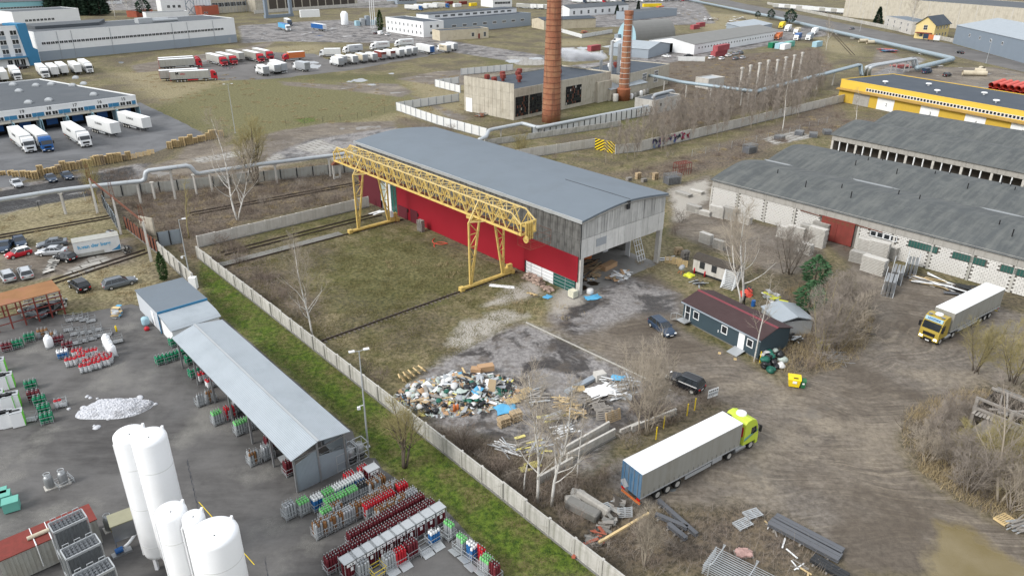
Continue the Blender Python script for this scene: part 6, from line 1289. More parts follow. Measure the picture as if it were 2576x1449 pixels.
# ---- vaporisers, container, shelter and pump around the tanks
M('fin_grey',(.36,.38,.4),.45,.1,1,metal=.5)
for i,(x,y) in enumerate(((170,1309),(203,1374),(236,1436))):
	P = g(x,y,5.5);t = thing('vaporiser','finned ambient vaporiser tower, %s of three' % ('farthest','middle','nearest')[i],'vaporiser',(P.x,P.y,0),ang((124,1308),(204,1272),5.5));W,D = 1.15,.62
	nx,ny = 8,4
	fm = MB();s = .16
	for q in range(4):a = q * math.pi / 4;fm.M = Matrix.Rotation(a,4,'Z');fm.box(-s,s,-.008,.008,.4,5.4)
	fm.M = None;fm.lathe([(.03,.3),(.03,5.5)],6);fme = fm.mesh('fin_tube');fme.materials.append(MAT['fin_grey'])
	for a in range(nx):
		for b in range(ny):obj_of(fme,'fin_tube',t,(-W + (a + .5) * 2 * W / nx,-D + (b + .5) * 2 * D / ny,0),sc=(.9,.9,1))
	f = MB()
	for a in (-W - .04,W + .04):
		for b in (-D - .04,D + .04):f.bar((a,b,0),(a,b,5.5),.08)
	for z in (.5,2.8,5.45):
		for b in (-D - .04,D + .04):f.box(-W - .04,W + .04,b - .04,b + .04,z - .1,z + .1)
		for a in (-W - .04,W + .04):f.box(a - .04,a + .04,-D,D,z - .1,z + .1)
	f.build('frame','galv',t)
	for q in range(3):m = MB();x_ = -.8 + q * .8;m.tube([(x_ - .2,D + .05,5.5),(x_ - .2,D + .05,5.8),(x_ + .2,D + .05,5.8),(x_ + .2,D + .05,5.5)],.025,6);m.build('lifting_loop','galv',t)
RC = thing('red_roof_container','long shipping container with rusty red roof and pale sides','container',g(-20,1400,2.6) * 1.0,ang((-20,1378),(136,1312),2.6));RC.location = Vector((*g(-12,1392,2.6).to_2d(),0))
m = MB();m.box(0,7,-1.2,1.2,.1,2.6);m.build('wall','curtain_grey',RC)
for k in range(22):m = MB();m.box(.1 + k * .315,.25 + k * .315,-1.24,-1.2,.2,2.5);m.build('rib','curtain_grey',RC)
m = MB();m.box(-.05,7.05,-1.25,1.25,2.6,2.68);m.build('roof','rust_red',RC)
m = MB();m.tube([(2.2,-.2,2.85),(4.0,-.2,2.85)],.17,10);m.build('roof_cylinder','cream_wall',RC)
for x in (2.6,3.7):m = MB();m.tube([(x,-1.3,.5),(x,-1.3,2.72),(x,1.2,2.72)],.035,5);m.build('pipe','white',RC)
P = g(308,1298,2.6);t = thing('pump_shelter','small shelter with a mossy flat roof beside the tall tanks','shelter',(P.x,P.y,0),ang((273,1287),(333,1265),2.6));m = MB();m.box(-1.1,1.1,-.85,.85,2.5,2.6);M('moss_roof',(.3,.29,.2),.9,.15,1);m.build('roof','moss_roof',t);m = MB();m.box(-1.05,1.05,-.8,-.74,.9,2.5);m.build('side_sheet','steel',t)
for a in (-1,1):
	for b in (-.78,.78):m = MB();m.bar((a,b,0),(a,b,2.5),.07);m.build('post','steel',t)
t = thing('pump','blue electric pump on a skid with frosted pipe','pump',g(*T30(1210,1230)),ANG_B);m = MB();m.tube([(-.3,0,.45),(.3,0,.45)],.24,12);m.build('motor','blue_paint',t);m = MB();m.box(-.6,.9,-.3,.3,0,.18);m.build('skid','steel',t);m = MB();m.tube([(.4,0,.5),(.9,.2,.6),(1.6,.8,.7),(2.2,1.4,1.3)],.13,8);m.build('frosted_pipe','white',t,True)
for i,(x,y) in enumerate(((1000,1060),(1135,1000))):m = MB();m.lathe([(.13,0),(.13,.45),(.1,.5)],12);o = m.build('bollard','plastic_yellow');o.location = g(*T30(x,y));tag(o,'short yellow and black bollard, %s one by the tanks' % ('left','right')[i],'bollard');m = MB();m.lathe([(.133,.15),(.133,.28)],12);m.build('black_band','black',o)
pf = thing('pipe_frame','grey steel pipe frame at the lower left corner','frame',g(60,1425),ang((30,1440),(140,1395)))
m = MB();
for x in (0,1.8,4.2):m.box(x,x + .16,-.1,.1,0,2.4)
m.box(-.2,4.6,-.14,.14,2.4,2.65);m.build('portal','bluegrey_wall',pf);m = MB();m.box(0,1.7,-1.2,-.2,0,1.6);m.build('equipment_box','dark_metal',pf);m = MB();m.tube([(2.2,-.4,.3),(2.2,-.4,1.6),(4.0,-.4,1.6)],.06,6);m.build('pipe','galv',pf)
o = plank(g(500,1262) + Vector((0,0,.012)),g(640,1420) + Vector((0,0,.012)),.06,.008).build('painted_line','plastic_yellow');kind(o,'structure')
# white chalk arrow worn into the paving and lamp masts
def lamp_mast(px_,h,lab,heads=2,spread=.7,cams=True,rz=.4):
	t = thing('lamp_mast',lab,'lamp',g(*px_),rz);m = MB();m.tube([(0,0,0),(0,0,h * .5),(0,0,h)],[.11,.08,.05],8);m.build('mast','galv',t);m = MB();m.box(-.2,.2,-.2,.2,0,.05);m.build('foot_plate','galv',t)
	for s in ((-1,1) if heads == 2 else (1,)):
		m = MB();m.bar((0,0,h - .05),(s * spread,0,h + .05),.05);a = m.build('arm','galv',t);m = MB();m.cbox((s * spread,0,h + .06),(.55,.3,.1));m.build('lamp_head','white',a)
	if cams:
		m = MB();m.bar((0,0,h * .45),(-.5,0,h * .45),.05);m.cbox((-.55,0,h * .43),(.3,.2,.3));m.build('camera','white',t)
	return t
lamp_mast((926,1123),11.2,'tall grey lamp mast with cameras on the lawn by the open store');lamp_mast((481,714),10.2,'tall grey lamp mast beside the weathered wall and thuja',1)
o = MB().box(-.5,.5,-.4,.4,0,1.8).build('electric_cabinet','white');o.location = g(489,725);tag(o,'white cabinet at the foot of the lamp mast by the thuja','cabinet')
for i in range(4):pallet(g(905 + i * 6,938 - i * 2,0) + Vector((0,0,1.95 + .14 * i)),.5 + i * .3,'pale board stack on the boundary wall, %s layer' % ORD[i],'wood_pallet',sc=1.0) if False else None
# ================================================================ generic buildings
def bldg(name,label,cat,pl,pr,D,H,wall,roof,kind_='flat',rise=1.0,over=.3,L=None,skew=0.0,at=None,rz=None,par=.35,z0=0.0):
	"""front wall runs from photo pixel pl to pr on the ground; x along it, y into the depth"""
	if at is None:at = g(*pl)
	if rz is None:rz = ang(pl,pr)
	if L is None:L = (g(*pr) - g(*pl)).length
	t = thing(name,label,cat,(at.x,at.y,0),rz);t['L'] = L
	m = MB();m.prism([(0,0),(L,0),(L + skew,D),(skew,D)],z0,H);w = m.build('wall',wall,t)
	m = MB()
	if kind_ == 'flat':
		m.prism([(.25,.25),(L - .25,.25),(L + skew - .25,D - .25),(skew + .25,D - .25)],H + .02,H + .1);r = m.build('roof',roof,t)
		if par:
			e = MB();P = [Vector((-.03,-.03)),Vector((L + .03,-.03)),Vector((L + skew + .03,D + .03)),Vector((skew - .03,D + .03))]
			for a,b in zip(P,P[1:] + P[:1]):e.add([(a.x,a.y,H - .05),(b.x,b.y,H - .05),(b.x,b.y,H + par),(a.x,a.y,H + par)],[(0,1,2,3)]);c = (Vector((L / 2 + skew / 2,D / 2)));a2,b2 = a + (c - a).normalized() * .35,b + (c - b).normalized() * .35;e.add([(a.x,a.y,H + par),(b.x,b.y,H + par),(b2.x,b2.y,H + par),(a2.x,a2.y,H + par),(b2.x,b2.y,H + .1),(a2.x,a2.y,H + .1)],[(0,1,2,3),(3,2,4,5)])
			e.build('parapet',wall,t)
	elif kind_ == 'gable':# ridge along x
		w2 = MB();w2.xprism([(0,H),(D,H),(D / 2,H + rise - .03)],.02,L - .02);w2.build('gable_wall',wall,t);s = rise / (D / 2)
		m.xprism([(-over,H - over * s + .02),(-over,H - over * s + .16),(D / 2,H + rise + .16),(D + over,H - over * s + .16),(D + over,H - over * s + .02),(D / 2,H + rise + .02)],-over,L + over);r = m.build('roof',roof,t)
	elif kind_ == 'gabley':# ridge along y
		w2 = MB();w2.yprism([(0,H),(L,H),(L / 2,H + rise - .03)],.02,D - .02);w2.build('gable_wall',wall,t);s = rise / (L / 2)
		m.yprism([(-over,H - over * s + .02),(L / 2,H + rise + .02),(L + over,H - over * s + .02),(L + over,H - over * s + .16),(L / 2,H + rise + .16),(-over,H - over * s + .16)],-over,D + over);r = m.build('roof',roof,t)
	elif kind_ == 'mono':
		m.xprism([(-over,H + .02),(-over,H + .18),(D + over,H + rise + .18),(D + over,H + rise + .02)],-over,L + over);w2 = MB();w2.xprism([(0,H),(D,H),(D,H + rise)],.01,L - .01);w2.build('gable_wall',wall,t);r = m.build('roof',roof,t)
	return t
def wins(t,x0,x1,n,z,w,h,nx=2,ny=1,side='front',D=0,fmt='white',pmt='glass',fr=.09,y=-.02):
	for i in range(n):
		x = x0 + (x1 - x0) * (i + .5) / n
		if side == 'front':window(t,(x,y,z),0,w,h,nx,ny,fmt,pmt,fr)
		elif side == 'right':window(t,(t['L'] - y,x,z),math.pi / 2,w,h,nx,ny,fmt,pmt,fr)
		elif side == 'left':window(t,(y,x,z),-math.pi / 2,w,h,nx,ny,fmt,pmt,fr)
def slab(t,name,mt,x0,x1,y0,y1,z0,z1):return MB().box(x0,x1,y0,y1,z0,z1).build(name,mt,t)
# ---------------------------------------------------------------- loading dock warehouse, upper left
P = g(341,243,5.7);fd,dd = R_(-134.1),R_(124.3);Ld = 62.0
DW = bldg('dock_warehouse','loading warehouse with numbered white fascia, blue panels and dark flat roof','warehouse',None,None,52,5.7,'white_wall','roof_dark',L=Ld,skew=-11.0,at=P + Vector((math.cos(fd),math.sin(fd),0)) * Ld,rz=fd + math.pi,par=.4)
for i in range(9):
	xc = Ld - 3.6 - i * 6.55
	if i < 8:text_obj('dock_number',str(15 + i),1.25,'dark_metal',DW,(xc,-.05,5.35),(math.pi / 2,0,0),.01,bold=.015)
	for k,(a,b,mt) in enumerate(((-3.2,-1.4,'blue_wall'),(2.2,3.3,'blue_wall'))):slab(DW,'blue_panel',mt,xc + a,xc + b,-.04,-.01,3.55,4.6)
	for a in (-.4,1.3):window(DW,(xc + a,-.02,3.5),0,1.5,1.1,2,1,'white','glass',.08)
	if i % 1 == 0:
		m = MB();m.xprism([(-3.4,3.2),(-3.4,3.35),(.0,3.5),(0,3.3)],xc - 3.1,xc + 2.9);M('canopy_top',(.23,.22,.19),.9,.2) if 'canopy_top' not in MAT else None;cp = m.build('canopy','canopy_top',DW)
		for a in (-3.1,2.9):m = MB();m.box(xc + a - .06,xc + a + .06,-3.3,-.02,0,3.2);m.build('side_shield','blue_pale',cp)
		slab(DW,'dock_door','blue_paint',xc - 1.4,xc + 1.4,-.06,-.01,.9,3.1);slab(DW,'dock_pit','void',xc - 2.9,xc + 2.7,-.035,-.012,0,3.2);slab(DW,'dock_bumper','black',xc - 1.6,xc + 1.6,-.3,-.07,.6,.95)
for i,(x,y) in enumerate(((128,213),(182,216),(190,197),(210,212),(235,239),(122,253),(71,259),(47,230),(32,214),(90,216))):P2 = g(x,y,6.0);m = MB();m.M = Matrix.Rotation(.3,4,'Z');m.lathe([(1.25,-.2),(1.25,.15),(1.0,.5),(.5,.72)],4);o = m.build('skylight','galv',None,False);inv = Matrix.Translation(DW.location) @ Matrix.Rotation(DW.rotation_euler[2],4,'Z');o.parent = DW;o.location = inv.inverted() @ P2
# dock lorries
dirt = R_(-47);dv = Vector((math.cos(dirt),math.sin(dirt),0))
for (fx,fy,k,cab,side,lab) in ((80,386,'artic','white','curtain_white','white lorry, leftmost at the loading docks'),(124,384,'artic','blue_paint','curtain_white','lorry with a blue cab and white trailer at the docks'),(220,372,'artic','white','curtain_white','white lorry with a dark front grille, third at the docks'),(296,347,'trailer','white','curtain_white','white trailer without tractor, left of two at the docks'),(374,333,'trailer','white','curtain_white','white trailer without tractor, rightmost at the docks')):
	d2 = dirt if k == 'artic' else R_(-38);v2 = Vector((math.cos(d2),math.sin(d2),0));l = lorry(k,None,None,lab,cab,side,'tarp_white','white',at=g(fx,fy) - v2 * (16.4 if k == 'artic' else 13.7),rz=d2)
	if side == 'curtain_white':side_text(l,'SCHENKER',7.0,3.0,.8,'dark_metal',-1);slab_ = None
# lorries behind the dock warehouse
for i,(x,y,k) in enumerate(((48,205,'artic'),(118,199,'artic'),(143,196,'trailer'),(167,192,'trailer'),(200,190,'trailer'),(228,186,'artic'),(15,209,'trailer'),(-8,212,'trailer'))):
	d2 = R_(-52);v2 = Vector((math.cos(d2),math.sin(d2),0));lorry(k,None,None,'white lorry behind the dark warehouse roof, %s from left' % ('third','fourth','fifth','sixth','seventh','last','second','first')[i],'white','curtain_white','tarp_white','white',at=g(x,y) - v2 * (16.4 if k == 'artic' else 13.7),rz=d2,group='white lorries behind the dark roof')
# ---------------------------------------------------------------- pallets along the loading yard
n_ = 0
for (a,b,n) in (((95,445),(325,402),22),((428,375),(556,345),13),((10,440),(90,450),6)):
	for i in range(n):
		f = i / (n - 1);n_ += 1;p = g(a[0] + (b[0] - a[0]) * f,a[1] + (b[1] - a[1]) * f)
		o = pallet_stack(p + Vector((0,rnd.uniform(-.4,.4),0)),R_(28) + rnd.uniform(-.2,.2),rnd.randint(9,16) if n > 6 else 6 + i,'pallet stack %d along the loading yard fence, counted from %s' % (i + 1,{22:'the dark car lot',13:'the yard exit',6:'the picture edge'}[n]),'wood_fresh' if n != 22 or i % 5 else 'wood_pallet','pallet stacks along the loading yard',seed=n_)
for i,(x,y) in enumerate(((336,398),(352,394),(370,391),(380,387))):pallet(g(x,y) + Vector((0,0,.5)),.4,'pale pallet standing upright past the pallet stacks, %s from left' % ORD[i],'wood_fresh',rx=1.45,sc=1.3)
# ---------------------------------------------------------------- white factory and office, upper left
WF = bldg('white_factory','very long white factory with grey base and a ribbon of windows','factory',(103,155),(597,107),30,11.8,'white_wall','roof_dark')
WL_ = WF['L'];slab(WF,'base_band','grey_wall',.0,WL_ + .02,-.06,-.005,0,4.0);wins(WF,2,WL_ * .93,48,6.6,1.75,1.25,2,1,fr=.12)
for x in (9,15,32,62,70,84):m = MB();m.tube([(x,-.12,.3),(x,-.12,11.7)],.1,6);m.build('downpipe','grey_paint',WF)
slab(WF,'door','grey_paint',WL_ - 5,WL_ - 3.6,-.1,-.061,0,2.6)
m = MB();m.box(50,57,8,12,11.9,14.2);m.tube([(57,10,13),(66,11,13)],.9,10);m.tube([(57,8.5,12.6),(70,8.5,12.6)],.8,10);m.build('roof_plant','galv',WF)
m = MB();m.prism([(6,14),(34,14),(44,30.5),(6,30.5)],11.95,13.2);m.build('roof_monitor','roof_dark',WF)
OB = bldg('office_block','four storey pale office block with grey panels at the left edge','office',(-60,178),(76,166),14,15.8,'white_wall','roof_dark')
lo = OB['L']
for z in (5.2,8.8,12.4):
	for i in range(6):x = lo - 3.0 - i * 4.4;window(OB,(x,-.03,z),0,2.6,2.0,2,1,'white','glass',.15);slab(OB,'spandrel','grey_wall',x - 1.3,x + 1.3,-.05,-.01,z - 1.5,z - .1)
slab(OB,'entrance_canopy','blue_wall',lo - 22,lo,-2.2,0,3.6,4.1);wins(OB,lo - 8,lo - 1,3,.3,1.8,2.6,2,1)
BT = thing('blue_tower','tall blue stair slab between the office and the white factory','tower',g(76,166),ang((76,166),(103,162)))
m = MB();m.yprism([(0,0),(5.0,0),(5.0,6.0),(3.2,7.0),(2.6,16.8),(-1.5,16.8)],-.4,8);m.build('wall','blue_wall',BT)
TB = bldg('teal_hall','pale turquoise hall with dark roof at the upper left','hall',(-10,42),(162,34),40,9,'teal_wall','roof_dark','gable',2.5);wins(TB,2,TB['L'] - 2,20,4.5,2.2,1.2,2,1)
MW = bldg('white_hall','plain white hall behind the white factory','hall',(40,72),(205,60),22,9,'white_wall','roof_dark');wins(MW,6,24,8,3.2,1.8,1.4,2,1)
BR_ = bldg('brick_annex','low red brick annex among bare trees at the top','annex',(345,45),(386,40),8,4,'brick_red','roof_dark')
LW = bldg('long_white_store','low white store with gabled end behind the white factory','store',(370,52),(476,47),9,4.5,'white_wall','roof_dark')
BG = bldg('white_tower_block','big pale windowless production block at the top','factory',(410,40),(535,36),40,26,'white_wall','roof_dark');wins(BG,3,14,3,5,2,2,2,1)
for i in range(20):slab(BG,'cladding_rib','grey_wall',20 + i * 2.2,20.15 + i * 2.2,-.1,0,.5,26)
RBk = bldg('red_brick_shed','small red brick shed before the pale production block','shed',(510,40),(552,37),9,6,'brick_red','roof_dark');wins(RBk,1,5,2,1.2,1.2,1.2)
LB = bldg('beige_factory','very long beige factory with open bays along the railway','factory',(530,36),(645,28),30,12,'concrete_yellowed','roof_dark');wins(LB,2,LB['L'] - 2,7,4.5,5,3,4,1)
OBY = bldg('open_bay_hall','dark open storage bays between pale columns at the top','hall',(645,32),(900,16),30,11,'concrete_yellowed','roof_dark');Lx = OBY['L']
for i in range(11):
	x = 12 + i * (Lx - 14) / 11;slab(OBY,'bay_opening','wood_dark',x,x + (Lx - 14) / 11 - 1.0,-.06,-.01,1.5,8.5)
PG = thing('portal_gantry','grey steel portal crane standing before the open bays','crane',g(668,47),ang((668,47),(735,42)));Lp = (g(735,42) - g(668,47)).length
for x in (0,Lp - 2):m = MB();m.box(x,x + 2.2,-1,1,0,17);m.build('leg','bluegrey_wall',PG)
m = MB();m.box(-.5,Lp + .7,-1.2,1.2,0,2.0);m.build('base_beam','bluegrey_wall',PG);m = MB();m.box(-.5,Lp + .7,-1.2,1.2,17,20);m.build('top_beam','bluegrey_wall',PG)
m = MB();m.M = None;a = g(482,40);o = thing('lattice_mast','grey diagonal braced mast before the pale block','mast',a,.5)
for s in (-3,3):m.bar((s,0,0),(s * .7,0,30),.5)
for k in range(4):m.bar((-3 + k * .2,0,k * 7.5),(3 - k * .2,0,k * 7.5 + 7),.4);m.bar((3 - k * .2,0,k * 7.5),(-3 + k * .2,0,k * 7.5 + 7),.4)
m.build('lattice','bluegrey_wall',o)
for i,(x,y,w,h,cat_) in enumerate(((2,14,60,12,'cream_wall'),(90,10,50,8,'white_wall'),(260,12,60,9,'white_wall'),(1000,12,60,7,'grey_wall'),(1240,20,60,6,'white_wall'))):b2 = bldg('distant_building','plain building at the horizon, %s from left' % ORD[i],'building',(x,y),(x + w * .8,y - 2),20,h,cat_,'roof_dark');wins(b2,2,b2['L'] - 2,6,2.5,3,2,2,1)
# ---------------------------------------------------------------- pale factory, upper middle
WO = bldg('white_office','white two storey office with rows of windows, upper middle','office',(972,80),(1066,95),14,8.0,'white_wall','roof_navy');lw = WO['L']
for z in (1.3,4.8):wins(WO,.5,lw - .5,9,z,1.1,1.7,1,1);wins(WO,3,12,2,z,1.6,1.6,2,1,side='right')
GH = bldg('grey_hall','long blue grey hall with a white windowed roof strip, upper middle','hall',(1104,88),(1335,65),30,7.5,'grey_wall','roof_navy');lg = GH['L'];wins(GH,8,lg - 4,8,3.2,3.6,1.6,4,1,fr=.14)
m = MB();m.box(2,lg - 2,11,22,7.6,10.4);rm = m.build('roof_monitor','white_wall',GH);m = MB();m.box(1.6,lg - 1.6,10.6,22.4,10.4,10.6);m.build('monitor_roof','roof_navy',GH);wins(GH,6,lg - 6,11,8.3,4.0,1.4,4,1,y=10.97,fr=.14)
CS = bldg('cream_shed','low peeling cream shed with red door, upper middle','shed',(1107,104),(1229,96),9,5,'cream_wall','roof_navy');lc = CS['L'];slab(CS,'door','rust_red',lc * .78,lc * .78 + 1.2,-.06,-.01,0,2.6);wins(CS,lc * .62,lc * .72,1,1.2,1.8,2.2);wins(CS,lc * .88,lc * .96,1,.8,1.6,2.6)
for i in range(3):m = MB();m.tube([(0,0,0),(0,0,24)],[.22,.12],8);o = m.build('flagpole','white');o.location = g(934 + i * 5,72);tag(o,'tall white flagpole, %s of three' % ORD[i],'flagpole')
m = MB();m.lathe([(2.2,0),(2.4,.5),(2.4,7),(1.2,8.5)],14);o = m.build('gas_tank','white_tank',None,True);o.location = g(868,64);tag(o,'round white tank beside the blue plant, upper middle','tank')
pl_ = thing('gas_plant','small pale blue plant with pipes left of the flagpoles','plant',g(895,66),.6)
for i in range(5):m = MB();m.box(i * 3.6,i * 3.6 + 2.6,-1,2,0,3 + i % 3 * 1.4);m.build('module',('blue_pale','galv','grey_wall')[i % 3],pl_)
# ---------------------------------------------------------------- right of the chimneys
W3 = bldg('white_workshop','white workshop with grid windows behind the big chimney','workshop',(1432,44),(1580,33),14,6,'white_wall','roof_dark','gable',2.0);wins(W3,1,W3['L'] - 3,8,1.6,2.2,2.6,3,2)
CW = bldg('stained_workshop','stained cream workshop with dark roof right of the big chimney','workshop',(1368,76),(1498,70),16,5.5,'cream_wall','roof_navy','gable',1.2)
GS = bldg('grey_storehouse','grey flat storehouse with an open end above the barrel hangar','store',(1590,52),(1702,40),14,5,'grey_wall','roof_dark')
AH = thing('barrel_hangar','half round grey hangar with a pale front','hangar',g(1600,104),ang((1600,104),(1700,95)));R0 = 7.4;LH = 32
arc = [(R0 * math.cos(math.pi * i / 18),R0 * 1.32 * math.sin(math.pi * i / 18)) for i in range(19)]
m = MB();m.xprism([(p[0] + R0,p[1]) for p in arc],0,LH);M('hangar_skin',(.2,.2,.19),.8,.1,.4,rib=('X',1.5));m.build('shell','hangar_skin',AH)
m = MB();m.xprism([(p[0] * .995 + R0,p[1] * .995) for p in arc],-.12,-.01);fr_ = m.build('front_wall','blue_pale',AH);slab(AH,'door','white',-.25,-.13,R0 - 2.2,R0 + 2.2,0,6.2)
NL = bldg('long_white_garage','long low white garage with small windows and grey roof','garage',(1745,138),(1960,99),26,4.6,'white_wall','hangar_skin','gable',2.2);nl = NL['L'];wins(NL,3,nl - 2,30,2.2,1.1,1.0,1,1)
slab(NL,'open_door','void',-.06,-.01,12,16,0,4.2)
SG = bldg('small_grey_shed','grey metal shed with pale gabled roof before the garage','shed',(1630,148),(1684,132),20,4.0,'grey_wall','galv_roof','gabley',2.0)
GB = bldg('blue_roof_shelter','open shelter with pale blue sloping roof, upper right','shelter',(1872,90),(1940,78),12,4,'grey_wall','galv_roof','mono',2.0)
# boiler house
BH = bldg('boiler_house','stained concrete boiler house with dark roof behind the big chimney','boiler house',(1293,304),(1533,250),21,8.6,'concrete_yellowed','roof_navy',par=.5)
bl = BH['L'];nz = 3
for i in range(12):
	for j in range(4):slab(BH,'facade_panel','concrete_yellowed',-.1 - .01 * (i % 2),-.01,21 * i / 12 + .03,21 * (i + 1) / 12 - .03,.1 + 2.6 * j,.1 + 2.6 * (j + 1) - .05 if j < 3 else 10.6)
slab(BH,'raised_parapet','concrete_yellowed',.0,.3,6,21,8.6,10.5)
slab(BH,'door','white',-.16,-.11,17.5,20.2,0,4.2)
pm_ = [MB().box(.03,.97,-.03,.0,.03,.97).mesh('pane') for _ in range(1)][0];pm_.materials.append(MAT['glass'])
for (xa,xb,za,zb,nx,ny,sd) in ((.6,6.2,1.0,6.6,10,7,1),(6.8,12.4,1.0,6.6,10,7,2),(24.0,31.8,1.2,6.8,12,7,3)):
	w = MB();wd_,ht = (xb - xa),(zb - za)
	for i in range(nx + 1):x = xa + wd_ * i / nx;w.box(x - .04,x + .04,-.1,-.015,za,zb)
	for j in range(ny + 1):z = za + ht * j / ny;w.box(xa,xb,-.09,-.015,z - .04,z + .04)
	wo = w.build('factory_window','dark_metal',BH)
	for i in range(nx):
		for j in range(ny):
			r = random.Random(i * 31 + j * 7 + sd);obj_of(pm_,'pane',wo,(xa + wd_ * i / nx,-.02,za + ht * j / ny),(0,0,0),(wd_ / nx,1,ht / ny),r.choice(['glass','glass','void','rust','glass','glass','void','void','concrete_pale' if r.random() < .4 else 'glass']))
for i,(x,y) in enumerate(((10,14),(14,18),(6,17),(18,15),(22,18),(30,8),(36,14),(12,9),(4,12))):m = MB();m.lathe([(.5,0),(.5,.7),(.9,.8),(.9,1.9),(.6,2.1)],8,(x,y,8.7));m.build('roof_vent','rust_red',BH)
slab(BH,'annex_bay','concrete_yellowed',39.5,46.7,-1.3,-.02,0,6.6)
B2 = bldg('boiler_annex','cream annex with white grid windows right of the boiler house','annex',(1560,246),(1680,212),18,7.0,'concrete_yellowed','roof_navy');wins(B2,12,B2['L'] - 6,2,2.0,3.0,4.2,4,4,fr=.14)
for i in range(4):m = MB();m.lathe([(.5,0),(.5,.7),(.9,.8),(.9,1.9)],8,(B2['L'] * .35 + i * 4,12,7));m.build('roof_vent','rust_red' if i % 2 else 'white',B2)
for i,(x,y,h) in enumerate(((1508,232,14),(1532,240,18),(1551,238,17))):m = MB();m.tube([(0,0,0),(0,0,h)],.55,12);o = m.build('steel_flue','galv');o.location = g(x,y);tag(o,'shiny steel flue behind the thin chimney, %s of three' % ORD[i],'flue')
LN = bldg('lean_to','pale blue roofed lean-to at the foot of the thin chimney','lean-to',(1535,255),(1625,235),8,3.6,'concrete_yellowed','galv_roof','mono',1.6)
for i in range(6):p = g(1588 + i * 8,250 - i * 2.5);m = MB();m.lathe([(.5,0),(.62,.3),(.62,1.5),(.3,1.9)],10);o = m.build('old_boiler_tank',('white','concrete','concrete_dark')[i % 3],None,True);o.location = p;tag(o,'old tank by the thin chimney, %s from left' % ORD[i],'tank')
m = MB();m.lathe([(.85,0),(.9,.3),(.9,2.3),(.8,2.5)],12);o = m.build('water_butt','concrete_pale',None,True);o.location = g(1548,256);tag(o,'round pale tank left of the thin chimney foot','tank')
# ---- brick chimneys
def brick_mat():
	b = NB('chimney_brick');co = b.n('TexCoord').outputs['Object'];sp = b.n('SeparateXYZ',Vector=co).outputs
	an = b.math('ARCTAN2',sp[1],sp[0]);v = b.n('CombineXYZ',X=b.math('MULTIPLY',an,2.2),Y=sp[2],Z=0.0).outputs[0]
	br = b.n('TexBrick',Vector=v,Color1=c4((.36,.135,.07)),Color2=c4((.25,.085,.045)),Mortar=c4((.22,.14,.1)),Scale=2.6,Mortar_Size=.018).outputs['Color']
	col = b.mix(b.ramp(b.noise(.35,co,5),.42,.66),br,b.mix(.6,br,c4((.38,.22,.12))));col = b.mix(b.math('MULTIPLY',b.ramp(b.noise(1,b.mapped(co,(1.2,1.2,.1)),5),.52,.72),.75),col,c4((.07,.045,.035)))
	b.out(col,.9);b.bump(b.noise(6,co,4),.3,.05)
brick_mat()
def chimney(p,H,r0,r1,lab,hoop_mt,nh,plinth=None):
	t = thing('brick_chimney',lab,'chimney',p);m = MB();m.lathe([(r0 + (r1 - r0) * k / 10,H * k / 10) for k in range(11)],32);m.build('shaft','chimney_brick',t,True)
	for k in range(nh):
		z = 2 + (H - 3) * k / nh;r = r0 + (r1 - r0) * z / H;m = MB();m.lathe([(r + .02,z),(r + .07,z + .02),(r + .07,z + .16),(r + .02,z + .18)],32);m.build('hoop',hoop_mt,t)
	if plinth:m = MB();m.lathe([(r0 + .55,0),(r0 + .5,plinth - .5),(r0 + .6,plinth - .3),(r0 + .15,plinth)],24);m.build('plinth','brick_orange',t,True)
	m = MB();m.lathe([(r1 + .05,H - 1.4),(r1 + .2,H - 1.1),(r1 + .2,H),(r1 - .4,H + .02)],32);m.build('crown','chimney_brick',t)
	m = MB()
	for s in (-.25,.25):m.bar((r0 + .15,s,1),(r1 + .2,s,H),.05)
	for k in range(int(H / .6)):z = 1.2 + k * .6;r = r0 + .15 + (r1 + .05 - r0) * (z - 1) / (H - 1);m.bar((r,-.25,z),(r,.25,z),.035)
	m.build('ladder','rust',t);return t
chimney(g(1386,306),40,2.72,1.85,'thick brick chimney with dark hoops rising out of the picture','rust',24);chimney(g(1567,252),28.2,1.75,1.25,'thin orange brick chimney with pale hoops','concrete_pale',15,4.0)
# ---- right: block-walled warehouse with waved roof
RW = thing('block_warehouse','long white block warehouse with waved grey roof and rusty doors','warehouse',hallp(10.6,-48.4),ANG_A + math.pi);LR,DR,HR = 64.0,40.0,5.4
m = MB();m.box(0,LR,.15,DR,0,HR);m.build('wall','mortar',RW)
prof = [];
for i in range(41):y = DR * i / 40;q = (y % 20) / 20;prof.append((y,HR + .35 + 1.7 * (1 - abs(2 * q - 1)**1.4) * (y < DR)))
prof[0] = (-.5,HR + .1);prof[-1] = (DR + .4,HR + .1)
m = MB();m.xprism(prof[::-1] + [(0,HR),(DR,HR)],-.4,LR);rr = m.build('roof','slate_roof',RW,False)
row_boxes(RW,'lintel_panel','concrete',11,-.05,LR,-.12,.14,HR - 1.15,HR + .25,.04)
for i in range(12):slab(RW,'pier','concrete_fence',i * LR / 11 - .18,i * LR / 11 + .18,-.06,.14,0,HR - 1.15)
for i in range(3):m = MB();m.box(-.12,.14,i * DR / 3 + .2,(i + 1) * DR / 3 - .05,HR - 1.1,HR + .3);m.build('end_panel','concrete',RW)
bm_ = MB().box(.025,.575,.0,.16,.022,.278).mesh('brick');bm_.materials.append(MAT['block_white'])
DOORX = (22.6,28.4);openings = [(22.4,28.6,0,4.2),(31.0,35.4,2.9,3.9),(37.2,41.6,2.9,3.9),(43.8,48.4,2.9,3.9),(50.5,56,2.9,3.9),(57,62,2.9,3.9)]
cells = []
